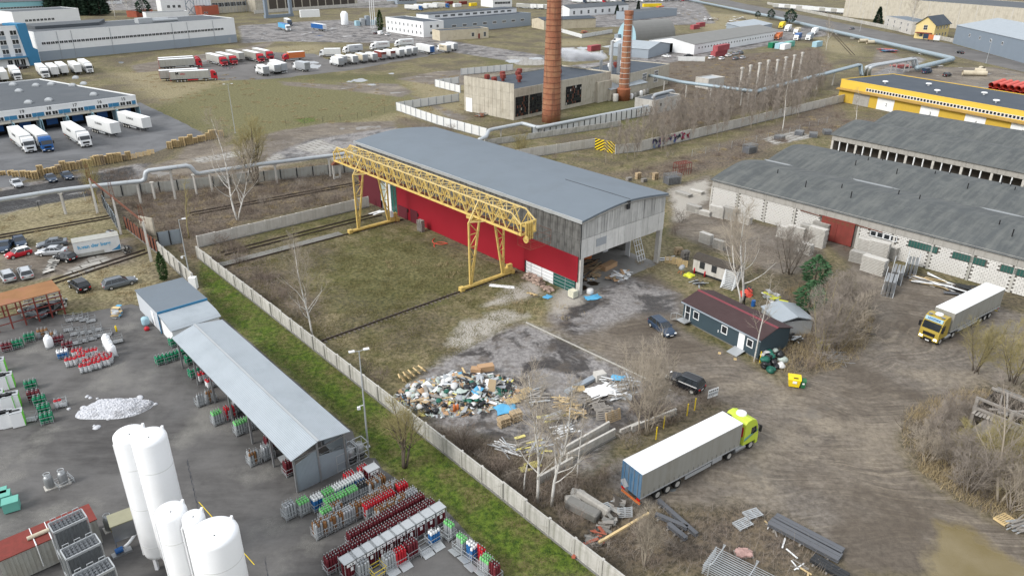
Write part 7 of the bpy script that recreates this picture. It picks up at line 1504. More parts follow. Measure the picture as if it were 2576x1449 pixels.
for j in range(14):
	for i in range(107):
		x = i * .6 - (.3 if j % 2 else 0);z = .05 + j * .3
		if x < 0 or x + .6 > LR or any(a - .3 < x + .3 < b + .3 and c - .15 < z + .15 < d + .15 for a,b,c,d in openings):continue
		if abs((x + .3) % (LR / 11) - 0) < .3 or abs((x + .3) % (LR / 11) - LR / 11) < .3:continue
		cells.append((x,z))
order = sorted(cells,key=lambda c:-c[0])
rest = MB();rest_r = random.Random(2)
for k,(x,z) in enumerate(order):
	yy = rest_r.uniform(-.02,.02)
	if k < 300:obj_of(bm_,'brick',RW,(x,yy - .0,z))
	else:rest.box(x + .025,x + .575,yy,yy + .16,z + .022,z + .278)
kind(rest.build('brickwork','block_white',RW),'stuff')
for j in range(14):
	pass
ends = MB()
for j in range(14):
	for i in range(66):
		y = .2 + i * .6 - (.3 if j % 2 else 0)
		if .1 < y < DR - .6:ends.box(-.03 + rest_r.uniform(-.02,.02),.13,y + .025,y + .575,.05 + j * .3 + .022,.05 + j * .3 + .278)
kind(ends.build('end_brickwork','block_white',RW),'stuff')
for s in (0,1):d = slab(RW,'door_leaf','rust_red',22.6 + s * 2.92,25.48 + s * 2.92,-.2,-.03,.1,4.25)
for k in range(7):slab(RW,'door_stencil','rust',22.9 + k * .8,23.4 + k * .8,-.215,-.205,3.5,4.0)
for xa,xb in ((18.5,22.5),(28.5,33)):m = MB();m.bar((xa,-.25,4.15),(xb,-.25,4.05),.12);m.build('door_track','rust',RW)
wins(RW,31.0,35.4,4,2.95,1.05,.95,1,1,fr=.1)
gbm = MB().box(.015,.185,-.06,.05,.015,.185).mesh('glass_block');gbm.materials.append(MAT['glass_green'])
for (a,b) in ((37.2,41.6),(43.8,48.4),(50.5,56),(57,62)):
	s = slab(RW,'glass_block_window','mortar',a,b,-.02,.13,2.9,3.9);n = int((b - a) / .4)
	for i in range(n):
		for j in range(3):obj_of(gbm,'glass_block',s,(a + i * (b - a) / n,-.0,2.92 + j * .325),(0,0,0),((b - a) / n / .2,1,1.62))
for i in range(26):r = random.Random(i + 3);x,y = r.uniform(2,LR - 2),r.choice([5,8,12,26,30,34]);q = (y % 20) / 20;m = MB();m.tube([(x,y,HR + .3),(x,y,HR + 2.6)],.09,6);m.build('roof_pipe','black',RW)
for (x,y,w_,d_) in ((2,20,3.5,.8),(22,20,5,.7),(44,20,4,.5)):
	pr = [(x + w_ * math.cos(a) * random.Random(int(a * 9)).uniform(.7,1.1),y + d_ * math.sin(a)) for a in [k * .52 for k in range(12)]];m = MB();m.prism(pr,HR + .3,HR + .46);m.build('roof_puddle','water',RW)
# second warehouse behind it, open under the eaves
P = g(2095,340,5.2);R2 = thing('column_warehouse','grey roofed warehouse with open columns under a concrete beam','warehouse',(P.x,P.y,0),R_(-52));L2,D2,H2 = 62.0,40.0,5.2
pr = [(-.5,H2 + .1)] + [(D2 * i / 40,H2 + .35 + 2.0 * (1 - abs(2 * ((D2 * i / 40) % 20) / 20 - 1)**1.4)) for i in range(1,40)] + [(D2 + .4,H2 + .1)]
m = MB();m.xprism(pr[::-1] + [(0,H2),(D2,H2)],-.4,L2);m.build('roof','slate_roof',R2);row_boxes(R2,'beam','concrete',10,0,L2,-.1,.2,H2 - 1.2,H2 + .2,.04)
m = MB();m.box(.3,L2,3,D2,0,H2);m.build('wall','wood_dark',R2);m = MB();m.box(0,.3,.3,D2,0,H2);m.build('end_wall','concrete',R2)
for i in range(31):slab(R2,'column','white' if i % 3 else 'concrete_pale',i * L2 / 31,i * L2 / 31 + (.22 if i % 3 else .5),0,.3,0,H2 - 1.2)
# yellow warehouse
P = g(2117,201,7.0);YW = bldg('yellow_warehouse','yellow warehouse with a ribbon of small windows and numbered white doors','warehouse',None,None,26,7.0,'yellow_trim','roof_navy',L=64,at=P,rz=R_(-62),par=.25)
slab(YW,'lower_wall','yellow_wall',.01,64.01,-.08,-.01,0,4.0);m = MB();m.xprism([(-1.2,3.95),(-1.2,4.1),(-.085,4.5),(-.085,4.3)],-.6,64);M('rust_canopy',(.35,.22,.06),.85,.3,.6,dirt=(.14,.09,.05),damt=.8,dsc=1.2);m.build('canopy','rust_canopy',YW)
wins(YW,10,63,50,4.75,.95,1.0,1,1,fr=.12)
for i,x in enumerate((6,15,30,44,57)):
	slab(YW,'loading_door','white' if i else 'concrete',x,x + 6,-.12,-.085,0,3.9)
	if i:text_obj('door_number',str(i + 1),1.4,'dark_metal',YW,(x + 3.4,-.13,1.8),(math.pi / 2,0,0),.01)
for i in range(6):m = MB();m.lathe([(.3,0),(.3,.5),(.9,.55),(.8,.8)],10,(12 + i * 9,6 + (i % 2) * 9,7.1));m.build('roof_vent','white',YW)
# street side, upper right
BHs = bldg('beige_logistics_hall','huge beige hall with vertical joints at the upper right','hall',(2120,42),(2700,105),60,15,'concrete_yellowed','roof_dark')
for i in range(18):slab(BHs,'joint','concrete_pale',4 + i * 12,4.4 + i * 12,-.1,0,0,15)
YH = bldg('yellow_house','yellow two storey house with dark hipped roof by the street','house',(2298,97),(2346,101),22,8,'yellow_pale','roof_navy','gabley',4.2,.8);wins(YH,2,YH['L'] - 2,2,1.2,1.8,2,2,2);wins(YH,4,YH['L'] - 4,1,5.0,2.2,2.6,2,2)
for z in (1.2,5.2):wins(YH,2,20,4,z,1.7,1.9,2,1,side='right')
slab(YH,'porch_roof','rust_red',1,YH['L'] - 1,-2.4,-.05,3.2,3.6)
PW2 = bldg('pale_house','pale flat house left of the yellow house','house',(2222,70),(2290,88),14,7,'concrete_pale','roof_grey');
for z in (1.2,4.2):wins(PW2,1,PW2['L'] - 1,4,z,1.6,1.8,2,1)
SB = bldg('blue_grey_hall','blue grey corrugated hall with shining roof at the right edge','hall',(2396,110),(2576,160),40,9.4,'bluegrey_wall','galv_roof','gable',4.0);wins(SB,12,60,4,5.2,1.6,1.6,2,1)
YB2 = bldg('yellow_terrace','long yellow house with dark roof behind the blue grey hall','house',(2452,62),(2640,88),20,8,'yellow_pale','roof_dark','gable',4.0);wins(YB2,2,YB2['L'] - 4,8,4.5,1.8,2.2,2,2)
DG = bldg('dark_grey_store','dark grey hall behind the parked trailers, upper right','hall',(2178,40),(2316,52),40,15,'bluegrey_wall','roof_dark')
# ================================================================ breaker's yard and pipelines on the left
def pipeline(name,label,pts,r,mt,posts=(),ph=None,pmt='concrete_pale',pw=.35,n=10,twin=0.0):
	t = thing(name,label,'pipeline',(pts[0].x,pts[0].y,0));o = Vector((pts[0].x,pts[0].y,0));P = [p - o for p in pts]
	for k in range(2 if twin else 1):
		off = Vector((0,0,0))
		if twin:d = (P[-1] - P[0]);nn = Vector((-d.y,d.x,0)).normalized();off = nn * twin * (k * 2 - 1)
		Q = [p + off for p in P];C = [Q[0]]
		for a,b,c in zip(Q,Q[1:],Q[2:]):# rounded elbows
			u,v = (a - b).normalized(),(c - b).normalized();e = min(r * 2.2,(a - b).length * .45,(c - b).length * .45);C += [b + u * e,b + (u + v) * e * .3,b + v * e]
		C.append(Q[-1]);m = MB();m.tube(C,r,n);m.build('pipe',mt,t,True)
		m = MB()
		for a,b in zip(Q,Q[1:]):
			L = (b - a).length
			for j in range(1,int(L / 6) + 1):q = a.lerp(b,j * 6 / max(L,6.01));d = (b - a).normalized() * .12;MB().tube([q - d,q + d],r * 1.05,n).build('joint_band','galv',t)
	for p in posts:
		p = p - o;h = p.z;m = MB();m.box(-pw / 2,pw / 2,-pw / 2,pw / 2,-.05,h - r - .2);m.box(-pw * 1.1,pw * 1.1,-pw * .7,pw * .7,h - r - .2,h - r + .02);s = m.build('support',pmt,t);s.location = (p.x,p.y,0)
	return t
zp = 4.6
pts = [g(-40,510,zp),g(0,503,zp),g(150,479,zp),g(232,469,zp),g(335,458,zp),g(368,455,zp),g(370,428,zp + 1.9),g(480,416,zp + 1.9),g(490,434,zp),g(644,415,zp),g(849,390,zp),g(930,378,zp)]
pts[6] = Vector((pts[5].x,pts[5].y,zp + 1.9));q_ = g(480,416,zp + 1.9);pts[7] = q_;pts[8] = Vector((q_.x + .4,q_.y + .2,zp))
pipeline('heating_pipeline','pale heating pipeline on concrete posts crossing the left side',pts,.42,'pipe_white',[g(150,480,zp),g(343,457,zp),g(426,422,zp + 1.9),g(525,429,zp),g(690,409,zp),g(826,393,zp),g(380,453,zp - .6),g(485,434,zp)])
panel_wall('metal_fence','pale sheet metal fence under the heating pipeline',g(262,500),g(905,432),2.3,3.4,'curtain_grey',.05,cat='fence',pmt='dark_metal',jit=.02)
def wire_fence(label,pts,n,h=1.8,mt='galv'):
	P = [g(*p) for p in pts];t = thing('wire_fence',label,'fence',P[0]);o = P[0]
	for a,b in zip(P,P[1:]):
		k = max(1,int((b - a).length / n))
		for i in range(k + 1):q = a.lerp(b,i / k) - o;m = MB();m.bar((0,0,0),(0,0,h),.06);s = m.build('post',mt,t);s.location = q
		m = MB()
		for z in [h * j / 7 for j in range(1,8)]:m.bar(a - o + Vector((0,0,z)),b - o + Vector((0,0,z)),.012)
		m.build('wires',mt,t)
	return t
wire_fence('sagging wire fence below the pipeline at the left edge',((-10,560),(100,530),(215,505)),4)
wire_fence('wire fence along the field beyond the hall',((720,318),(900,300),(1000,278)),5,mt='dark_metal')
wire_fence('wire fence between the hall and the block warehouse',((1740,395),(1960,345),(2080,310)),5)
# concrete poles with rusty lattice tops
PO = [g(246,537),g(305,590),g(381,658)]
for i,p in enumerate(PO):
	t = thing('concrete_pole','leaning concrete pole with rusty lattice top, %s from the pipeline' % ORD[i],'pole',p,.3);m = MB();m.add([(-.2,-.2,0),(.2,-.2,0),(.2,.2,0),(-.2,.2,0),(-.13,-.13,6.8),(.13,-.13,6.8),(.13,.13,6.8),(-.13,.13,6.8)],[(3,2,1,0),(4,5,6,7),(0,1,5,4),(1,2,6,5),(2,3,7,6),(3,0,4,7)]);m.build('shaft','concrete_pale',t)
	m = MB()
	for s in (-.35,.35):m.bar((s,0,6.4),(s * .55,0,9.6),.06)
	for k in range(5):z = 6.6 + k * .65;w = .35 - (z - 6.4) * .05;m.bar((-w,0,z),(w,0,z),.05);m.bar((-w,0,z),(w,0,z + .6),.035)
	m.build('lattice_top','rust',t)
m = MB()
for a,b in zip(PO,PO[1:]):
	for dz in (6.7,7.0):m.bar((a.x,a.y,dz),(b.x,b.y,dz),.1)
	for k in range(10):q = a.lerp(b,k / 10);q2 = a.lerp(b,(k + 1) / 10);m.bar((q.x,q.y,6.7),(q2.x,q2.y,7.0),.05)
tag(m.build('rusty_beam','rust'),'rusty lattice beam joining the three concrete poles','beam')
for i,(a,b,mt,lab) in enumerate((((262,520),(300,580),'sheet_galv','rusty and grey sheet fence between the first two poles'),((318,575),(400,640),'rust','rusty sheet fence between the last two poles'))):panel_wall('sheet_fence',lab,g(*a),g(*b),2.4,1.6,mt,.05,cat='fence',pmt='dark_metal')
panel_wall('steel_fence','blue grey corrugated gate beside the thuja',g(402,622),g(460,612),2.6,1.5,'sheet_galv',.06,cat='gate',pmt='dark_metal')
wb = MB().box(-1.6,1.6,-.15,.15,0,3.2).build('concrete_slab','concrete_yellowed');wb.location = g(375,590);wb.rotation_euler = (0,0,-.4);tag(wb,'upright yellowed concrete slab among the poles','slab')
# old trailer with lettering
VB = thing('old_trailer','old white trailer body with pale blue lettering in the breaker yard','trailer',g(192,653),ang((192,653),(304,633)));VL = (g(304,633) - g(192,653)).length + .2
m = MB();m.box(0,VL,0,2.45,.3,2.75);m.build('box_body','curtain_white',VB);m = MB();m.box(-.04,VL + .04,-.03,2.48,2.75,2.82);m.build('roof','curtain_grey',VB);slab(VB,'lower_panel','curtain_grey',.3,VL * .62,-.05,-.01,.3,.85)
text_obj('lettering','h.van der berg',.82,'tarp_blue',VB,(VL * .44,-.03,1.85),(math.pi / 2,0,0),.01,bold=.025)
m = MB();m.add([(VL - 1.5,-.02,.5),(VL - .1,-.02,.45),(VL - .1,-.02,1.4),(VL - .6,-.02,.9)],[(0,1,2,3)]);m.build('blue_flash','blue_wall',VB)
timber('scrap_heap','dark scrapped parts behind the old trailer',g(275,600),.4,40,1.8,5,.9,['dark_metal','rust','concrete_dark','galv'],41,.9,'scrap',(.2,.6));timber('scrap_heap','rubble blocks between the wrecks and the rail track',g(130,670),.3,40,1.6,6,.4,['concrete','concrete_dark','concrete_pale'],42,.8,'rubble',(.2,.6))
timber('scrap_heap','dark scrap and sleepers right of the old trailer',g(318,632),-.9,24,3.0,1.2,.8,['dark_metal','concrete_dark','wood_dark'],43,.2,'scrap',(.2,.4))
track('rail_track','overgrown rail track through the breaker yard, upper one',g(-20,600),g(290,545),1.52,'rail_rust',.8,.9,lambda t:False);track('rail_track','overgrown rail track through the breaker yard, lower one',g(60,735),g(372,632),1.52,'rail_rust',.8,.9,lambda t:False)
track('rail_track','overgrown rail track beyond the pale wall',g(480,540),g(905,462),1.52,'rail_rust',.8,.9,lambda t:False);track('rail_track','grassy rail track inside the crane yard, upper one',g(560,640),g(955,540),1.52,'rail_rust',.9,.9,lambda t:False)
track('rail_track','curving siding in the dry grass, upper right',g(2090,80),g(2146,140),1.52,'rail_rust',.9,.9,lambda t:False)
pk = thing('shrine_frame','small white concrete frame with rusty cap beside the crane','frame',g(849,450),.6)
for s in (-.7,.7):m = MB();m.box(s - .18,s + .18,-.2,.2,0,3.2);m.build('leg','concrete_pale',pk)
m = MB();m.box(-.52,.52,-.18,.18,.1,.5);m.box(-.52,.52,-.18,.18,2.7,3.1);m.build('crossbar','concrete_pale',pk);m = MB();m.yprism([(-1.1,3.2),(1.1,3.2),(0,4.1)],-.5,.5);m.build('cap','rust',pk)
# rusty shed
RS = thing('rusty_shed','open rusty steel shed with orange roof at the left edge','shed',Vector((0,0,0)));zr = 3.6;A4 = [g(130,704,zr),g(152,730,zr),g(-60,785,zr),g(-80,757,zr)]
m = MB();m.add([tuple(p) for p in A4] + [tuple(p - Vector((0,0,.12))) for p in A4],[(0,1,2,3),(7,6,5,4)] + [(i,i + 4,(i + 1) % 4 + 4,(i + 1) % 4) for i in range(4)]);m.build('roof','rust_orange',RS)
for k in range(7):
	for a,b in ((A4[1],A4[2]),(A4[0],A4[3])):q = a.lerp(b,k / 6.2 + .02);m = MB();m.bar((q.x,q.y,0),(q.x,q.y,zr - .1),.14);m.build('post','rust_red',RS)
for z in (.9,1.9,2.8):m = MB();a,b = A4[1],A4[2];m.bar((a.x,a.y,z),(b.x,b.y,z),.1);m.build('rail','rust_red',RS)
for i in range(5):a,b = g(55 + i * 3,800 - i * 4),g(170 - i * 3,775 - i * 4);o = plank(a + Vector((0,0,.4 + .3 * i)),b + Vector((0,0,.4 + .3 * i)),.35,.22).build('concrete_beam','concrete_pale');tag(o,'pale beam stored under the rusty shed, %s from below' % ORD[i],'beam')
timber('sack_heap','white sacks, pallets and blue hose beside the gas cabin',g(296,790),.3,30,1.2,2.6,.9,['bag_white','wood_fresh','galv','bag_white','tarp_blue'],44,.9,'sacks',(.3,.7))
# ---------------------------------------------------------------- lorry park in the field
RED = dict(cab='red_paint',side='curtain_grey',roof='tarp_white')
big = lorry('artic',(430,208),(548,202),'red lorry with grey curtain trailer, nearest in the field',door='red_paint',bar='red_paint',gd='red_paint',**RED);side_text(big,'M',2.6,3.15,1.5,'black');side_text(big,'EPED',4.6,2.9,.8,'red_paint')
for i,(r_,t_,lab) in enumerate((((404,205),(520,198),'red lorry just behind the nearest one in the field'),((402,176),(530,168),'red lorry, third of the sideways row in the field'),((402,171),(530,163),'red lorry, rearmost of the sideways row'))):lorry('artic',r_,t_,lab,door='red_paint',**RED)
dz = R_(-47)
def facing(fx,fy,k,lab,rz=dz,**kw):v = Vector((math.cos(rz),math.sin(rz),0));return lorry(k,None,None,lab,at=g(fx,fy) - v * {'artic':16.5,'trailer':13.6,'rigid':9.8}[k],rz=rz,**kw)
facing(567,168,'artic','red lorry facing the camera, leftmost of its row',**RED);facing(592,165,'artic','red lorry facing the camera, second of its row',**RED);facing(610,157,'trailer','grey trailer between the red lorries',side='curtain_grey');facing(660,159,'artic','red lorry facing the camera, dark sided',cab='red_paint',side='curtain_dirty');facing(684,153,'artic','red lorry facing the camera, rightmost of its row',**RED)
def away(rx,ry,k,lab,rz=R_(128),**kw):return lorry(k,None,None,lab,at=g(rx,ry),rz=rz,**kw)
l = lorry('rigid',(766,151),(715,155),'small orange box lorry with a red cab','red_paint','orange_paint','tarp_white','orange_paint');lorry('rigid',(775,182),(728,172),'silver box lorry beside the puddle','white','silver_paint','silver_paint','steel')
for i,(x,y,k,side,lab) in enumerate(((672,193,'rigid','curtain_white','white box lorry, left of three beside the grass'),(700,188,'rigid','curtain_white','white box lorry, middle of three beside the grass'),(717,186,'trailer','curtain_white','white box lorry, right of three beside the grass'),(860,170,'rigid','curtain_white','white box lorry, leftmost of the long row'),(868,165,'rigid','cream_wall','cream box lorry, second of the long row'),(896,164,'rigid','curtain_white','white box lorry with tail lift, third of the long row'),(920,160,'rigid','cream_wall','cream box body, fourth of the long row'),(945,158,'rigid','curtain_white','white box lorry, fifth of the long row'),(967,153,'rigid','rust_red','dark red box lorry in the long row'),(990,150,'rigid','curtain_white','white box lorry with red doors in the long row'),(1012,147,'rigid','curtain_white','white box lorry, eighth of the long row'),(1030,144,'rigid','curtain_white','white box lorry, ninth of the long row'),(1046,141,'rigid','curtain_white','white box trailer, tenth of the long row'),(1088,139,'trailer','curtain_white','long white trailer with blue rear doors'),(1130,135,'rigid','cream_wall','white box lorry, last but one of the long row'),(1147,130,'rigid','curtain_white','white box lorry, last of the long row'))):
	d = 'rust_red' if i == 9 else 'blue_paint' if i == 13 else 'grey_paint' if side != 'rust_red' else 'rust_red';l = away(x,y,k,lab,side=side,door=d,rz=R_(126))
	if i in (0,5,7,14):side_text(l,'SCHENKER',4.4,2.7,.8,'dark_metal',1)
for i,(a,b,k,side,txt,lab) in enumerate((((858,143),(812,144),'rigid','curtain_white','','white van bodied lorry alone, left of the upper row'),((910,132),(868,136),'rigid','silver_paint','Hansa','white lorry with a grey lettered box in the upper row'),((978,124),(926,128),'rigid','curtain_white','DB SCHENKER','white lettered lorry, third of the upper row'),((1039,117),(988,120),'rigid','curtain_white','DB SCHENKER','white lettered lorry, last of the upper row'))):
	l = lorry(k,a,b,lab,'white',side,'tarp_white','white')
	if txt:side_text(l,txt,3.6,2.7,.75,'navy_paint' if i == 1 else 'rust_red',1)
lorry('artic',(706,74),(748,86),'bright blue tipper lorry, upper middle','white','tarp_blue','blue_paint','blue_paint');lorry('artic',(720,62),(762,84),'lorry with a dark cab behind the blue tipper','navy_paint','curtain_grey');lorry('trailer',(818,80),(776,74),'blue curtain trailer parked alone, upper middle','white','blue_paint','tarp_white','white')
crate_at(g(780,44),(14,3,5),'white','white_container','stack of white containers before the open bays','container',.5)
lorry('artic',(560,62),(600,76),'turquoise lorry at the corner of the white factory','navy_paint','tarp_blue','tarp_blue')
car('suv','car_black',(44,176),(74,171),'black car parked before the office block');car('hatch','car_black',(940,88),(952,86),'dark car left of the white cars by the white office');car('van','white',(950,90),(966,86),'white van before the white office');car('estate','white',(965,92),(987,88),'white car before the white office')
car('van','white',(1562,108),(1540,107),'white van before the barrel hangar');car('sedan','white',(1690,147),(1662,143),'white car by the grey shed');car('sedan','car_black',(1742,144),(1718,144),'black car before the white garage')
for i,(x,y,k,c) in enumerate(((1790,150,'estate','white'),(1815,152,'hatch','white'),(1832,144,'sedan','white'),(1848,140,'sedan','silver_paint'),(1862,138,'suv','car_grey'),(1850,152,'sedan','car_grey'),(1868,150,'hatch','silver_paint'))):car(k,c,(x - 9,y + 1),(x + 9,y - 3),'%s car in the crowd beside the red containers, %s from left' % ({'white':'white','silver_paint':'silver','car_grey':'grey'}[c],ORD[i]))
car('sedan','car_grey',(2133,76),(2153,74),'grey car driving on the street');car('sedan','car_black',(2426,138),(2403,133),'black car with red tail lights on the street');car('van','navy_paint',(2318,187),(2344,183),'dark van beside the pipe end');car('suv','car_black',(2370,195),(2394,191),'dark off-roader beside the concrete pipes')
# ================================================================ pipelines and fences on the right
def rise(pts):return [g(x,y,z) for x,y,z in pts]
pipeline('heating_pipeline','pale pipeline on low posts running behind the hall to the boiler house',rise(((1205,352,2.4),(1222,346,2.4),(1230,328,2.4),(1315,311,2.4),(1353,322,2.4),(1635,267,2.4),(1645,240,4.6),(1692,228,4.6),(1696,236,3.0))),.5,'pipe_white',rise(((1365,320,2.4),(1458,302,2.4),(1545,285,2.4),(1585,277,2.4),(1260,322,2.4))))
panel_wall('metal_fence','pale sheet fence beside the pipeline behind the hall',g(1338,345),g(1636,290),2.6,2.2,'curtain_white',.05,cat='fence',pmt='dark_metal',jit=.01)
for i,(a,b) in enumerate((((998,279),(1154,256)),((998,279),(1100,314)),((1100,314),(1225,348)),((1095,219),(1154,212)),((1095,219),(1158,235)),((1160,190),(1290,178)),((1555,160),(1590,130)))):panel_wall('metal_fence','pale metal fence of the boiler house yard, %s stretch' % ('long rear','left front','right front','upper rear','upper front','far','chimney side')[i],g(*a),g(*b),2.6,3,'curtain_white',.05,cat='fence',pmt='grey_paint',jit=.01)
pipeline('blue_pipeline','pair of pale blue pipes on tall concrete frames',rise(((1616,187,5),(1663,196,5),(1713,207,5),(1902,231,5),(2027,199,5),(2164,163,5),(2168,190,1.5))),.5,'pipe_blue',rise(((1728,209,5),(1790,217,5),(1868,227,5),(1885,229,5),(1902,231,5),(1960,217,5),(2000,207,5),(2060,191,5),(2100,181,5),(1672,198,5))),twin=.55)
pipeline('white_pipe_bridge','pair of white pipes bridging the yard entrance on frames',rise(((2182,195,.5),(2184,170,5),(2200,165,5),(2300,148,5),(2303,172,1.2))),.55,'pipe_white',rise(((2245,158,5),(2258,156,5),(2280,152,5),(2292,150,5))),twin=.8)
pipeline('street_pipeline','very thick pale blue pipe along the street',rise(((1700,-6,1.6),(1952,45,1.6),(2107,82,1.6),(2257,116,1.6),(2400,149,1.6),(2306,172,1.6))),1.0,'pipe_blue',rise(((2107,82,1.6),(2146,92,1.6),(2320,130,1.6),(2365,160,1.6),(2335,167,1.6))),n=14,pw=1.2)
panel_wall('concrete_wall','long pale concrete wall below the birch grove, right stretch',g(1735,352),g(2120,258),2.6,4,'concrete_pale');gw = panel_wall('concrete_wall','pale concrete wall with purple graffiti',g(1612,382),g(1735,352),2.8,4,'concrete_pale')
gl_ = (g(1735,352) - g(1612,382)).length
for i in range(46):
	r = random.Random(i + 11);mt = r.choice(['grf_violet','grf_violet','grf_blue','grf_pink','white','navy_paint']) if i < 34 else r.choice(['grf_pink','red_paint','navy_paint','grf_pink'])
	for nm,c in (('grf_violet',(.14,.1,.34)),('grf_blue',(.2,.35,.6)),('grf_pink',(.55,.16,.3))):MAT.get(nm) or M(nm,c,.7,.2)
	x,z = gl_ * (.2 + .5 * r.random() if i < 34 else .7 + .25 * r.random()),r.uniform(.6,2.3);m = MB();m.tube([(x + k * .35 * r.uniform(.2,1),-.19 - .001 * i,z + .45 * math.sin(k * 1.3 + i)) for k in range(5)],.22,4);m.v = [Vector((v.x,-.17 - .0015 * i,v.z)) for v in m.v];m.build('graffiti',mt,gw)
panel_wall('concrete_wall','pale concrete wall left of the striped gate',g(1300,402),g(1494,372),2.3,4,'concrete_pale');panel_wall('concrete_wall','short pale concrete wall right of the striped gate',g(1548,388),g(1612,382),2.3,3,'concrete_pale');panel_wall('concrete_wall','half fallen concrete wall behind the striped gate',g(1220,368),g(1560,318),1.6,4,'concrete_fence')
GT = thing('striped_gate','steel gate with yellow and black chevron stripes','gate',g(1496,377),ang((1496,377),(1546,388)));gl2 = (g(1546,388) - g(1496,377)).length
for s in (0,1):
	x0 = s * gl2 / 2;lf = slab(GT,'gate_leaf','plastic_yellow',x0 + .04,x0 + gl2 / 2 - .04,-.05,.05,.1,2.9)
	w,dr = gl2 / 2 - .1,(1 if s == 0 else -1)
	for k in range(-3,8):
		z0 = k * .75 + (0 if s == 0 else w * .6);P = [(0,z0),(w,z0 + dr * w * .6),(w,z0 + dr * w * .6 + .38),(0,z0 + .38)]
		for lim,sg in ((.12,1),(2.88,-1)):
			Q = []
			for (u,z),(u2,z2) in zip(P,P[1:] + P[:1]):
				i1,i2 = (z - lim) * sg >= 0,(z2 - lim) * sg >= 0
				if i1:Q.append((u,z))
				if i1 != i2:f = (lim - z) / (z2 - z);Q.append((u + (u2 - u) * f,lim))
			P = Q or [(0,0)]
		if len(P) > 2:m = MB();m.add([(x0 + .05 + u,-.07,z) for u,z in P],[tuple(range(len(P)))]);m.build('stripe','black',lf)
for i,(x,y) in enumerate(((1859,236),(1880,229),(1903,222),(1925,214),(1948,212),(1969,204),(1990,198),(2010,190))):o = MB().box(-.3,.3,-.3,.3,0,8.4).box(-.55,.55,-.45,.45,8.4,9.0).build('concrete_column','concrete_pale');o.location = g(x,y);o.rotation_euler = (0,0,.7);tag(o,'bare concrete column in the birch grove, %s from left' % ORD[i],'column')
wh = bldg('pump_house','small pale concrete block house with pipes over its roof','house',(1643,290),(1710,272),7,4.0,'concrete_pale','roof_dark');slab(wh,'hatch','void',3.5,4.3,-.05,0,2.2,3.0)
w2_ = bldg('valve_house','little pale valve house under the blue pipes','house',(1780,226),(1820,220),6,3.4,'concrete_pale','galv');panel_wall('street_wall','long concrete wall on the far side of the street',g(1930,12),g(2600,150),2.2,8,'concrete_fence',jit=.02)
# stacks of slabs and frames by the block warehouse
sm = MB().box(-1.5,1.5,-.6,.6,0,.15).mesh('slab');sm.materials.append(MAT['concrete'])
def slab_stack(x,y,n,lab,rz=ANG_A,sc=(1,1,1),mt='concrete'):
	t = thing('slab_stack',lab,'slab stack',g(x,y),rz)
	for k in range(n):obj_of(sm,'slab',t,(rnd.uniform(-.05,.05),rnd.uniform(-.05,.05),k * .24 * sc[2]),(0,0,rnd.uniform(-.02,.02)),sc,mt)
	return t
for i,(x,y,n,s) in enumerate(((1745,533,6,1),(1770,540,4,1),(1803,545,9,1),(1836,552,10,1),(1870,560,6,1),(1775,612,8,.8),(1808,626,7,.7),(1975,598,9,1),(2000,604,11,1),(2030,608,13,1),(2052,618,14,1.0),(2020,636,8,1),(2062,600,13,1),(2175,645,13,1),(2205,658,15,1),(2160,660,8,1),(2195,685,11,1.2),(2230,650,10,1),(1720,492,3,1.2),(1752,486,3,1))):slab_stack(x,y,n,'stack of pale grey concrete slabs by the block warehouse, %s from left' % ORD[i],ANG_A + .1 * math.sin(i),(s,s,1),'concrete_pale' if i % 3 else 'concrete').update_tag()
for i,(x,y,n) in enumerate(((2230,735,14),(2250,705,12),(2285,690,14))):
	t = thing('grating_stack','stack of galvanised scaffold decks before the block warehouse, %s' % ('nearest','middle','rearmost')[i],'scaffold stack',g(x,y),ANG_B + .3)
	for k in range(n):m = MB();m.box(-1.8 + .05 * k,1.8 + .05 * k,-.9,-.55,k * .16,k * .16 + .06);m.box(-1.8 + .05 * k,1.8 + .05 * k,-.4,-.05,k * .16,k * .16 + .06);m.box(-1.8 + .05 * k,1.8 + .05 * k,.1,.45,k * .16,k * .16 + .06);m.build('deck','steel',t)
	m = MB();m.bar((-1.9,-1,0),(1.5,-1,3.2),.08);m.bar((-1.4,.6,0),(2,.6,3.2),.08);m.build('leaning_rail','galv',t)
timber('timber_pile','long pale timbers and sheet scrap before the block warehouse',g(2345,712),R_(-40),26,7,3.0,.5,['wood_fresh','wood_grey','dark_metal','white'],51,.25);timber('metal_scrap','dark sheeting behind the golden lorry',g(2420,735),R_(-40),30,4,4,.7,['dark_metal','girder_paint','white','wood_dark'],52,.5,'scrap',(.3,.7))
for i,(x,y) in enumerate(((1690,462),(1885,385),(1960,352),(2010,340),(2045,345),(2080,338))):
	t = thing('wire_crate','grey wire mesh crate beyond the hall, %s from left' % ORD[i],'crate',g(x,y),.4 + i * .2);f = MB();W,H_ = (3.2,2.2) if i < 2 else (2.4,1.2)
	for a in (-W / 2,W / 2):
		for b in (-1,1):f.bar((a,b,0),(a,b,H_),.1)
	for k in range(9):
		for b in (-1,1):f.bar((-W / 2,b,H_ * k / 8),(W / 2,b,H_ * k / 8),.05);f.bar((-W / 2 + W * k / 8,b,0),(-W / 2 + W * k / 8,b,H_),.05)
		f.bar((-W / 2 + W * k / 8,-1,H_),(-W / 2 + W * k / 8,1,H_),.05)
	f.build('mesh_frame','steel',t);m = MB();m.box(-W / 2 + .1,W / 2 - .1,-.9,.9,.05,H_ * .7);m.build('load','girder_paint',t)
for i,(x,y,n) in enumerate(((1582,455,5),(1605,450,9),(1620,458,5),(1648,452,10))):pallet_stack(g(x,y),.6,n,'pallet stack on bare ground beyond the hall, %s from left' % ORD[i],'wood_pallet' if i % 2 else 'wood_grey',seed=70 + i)
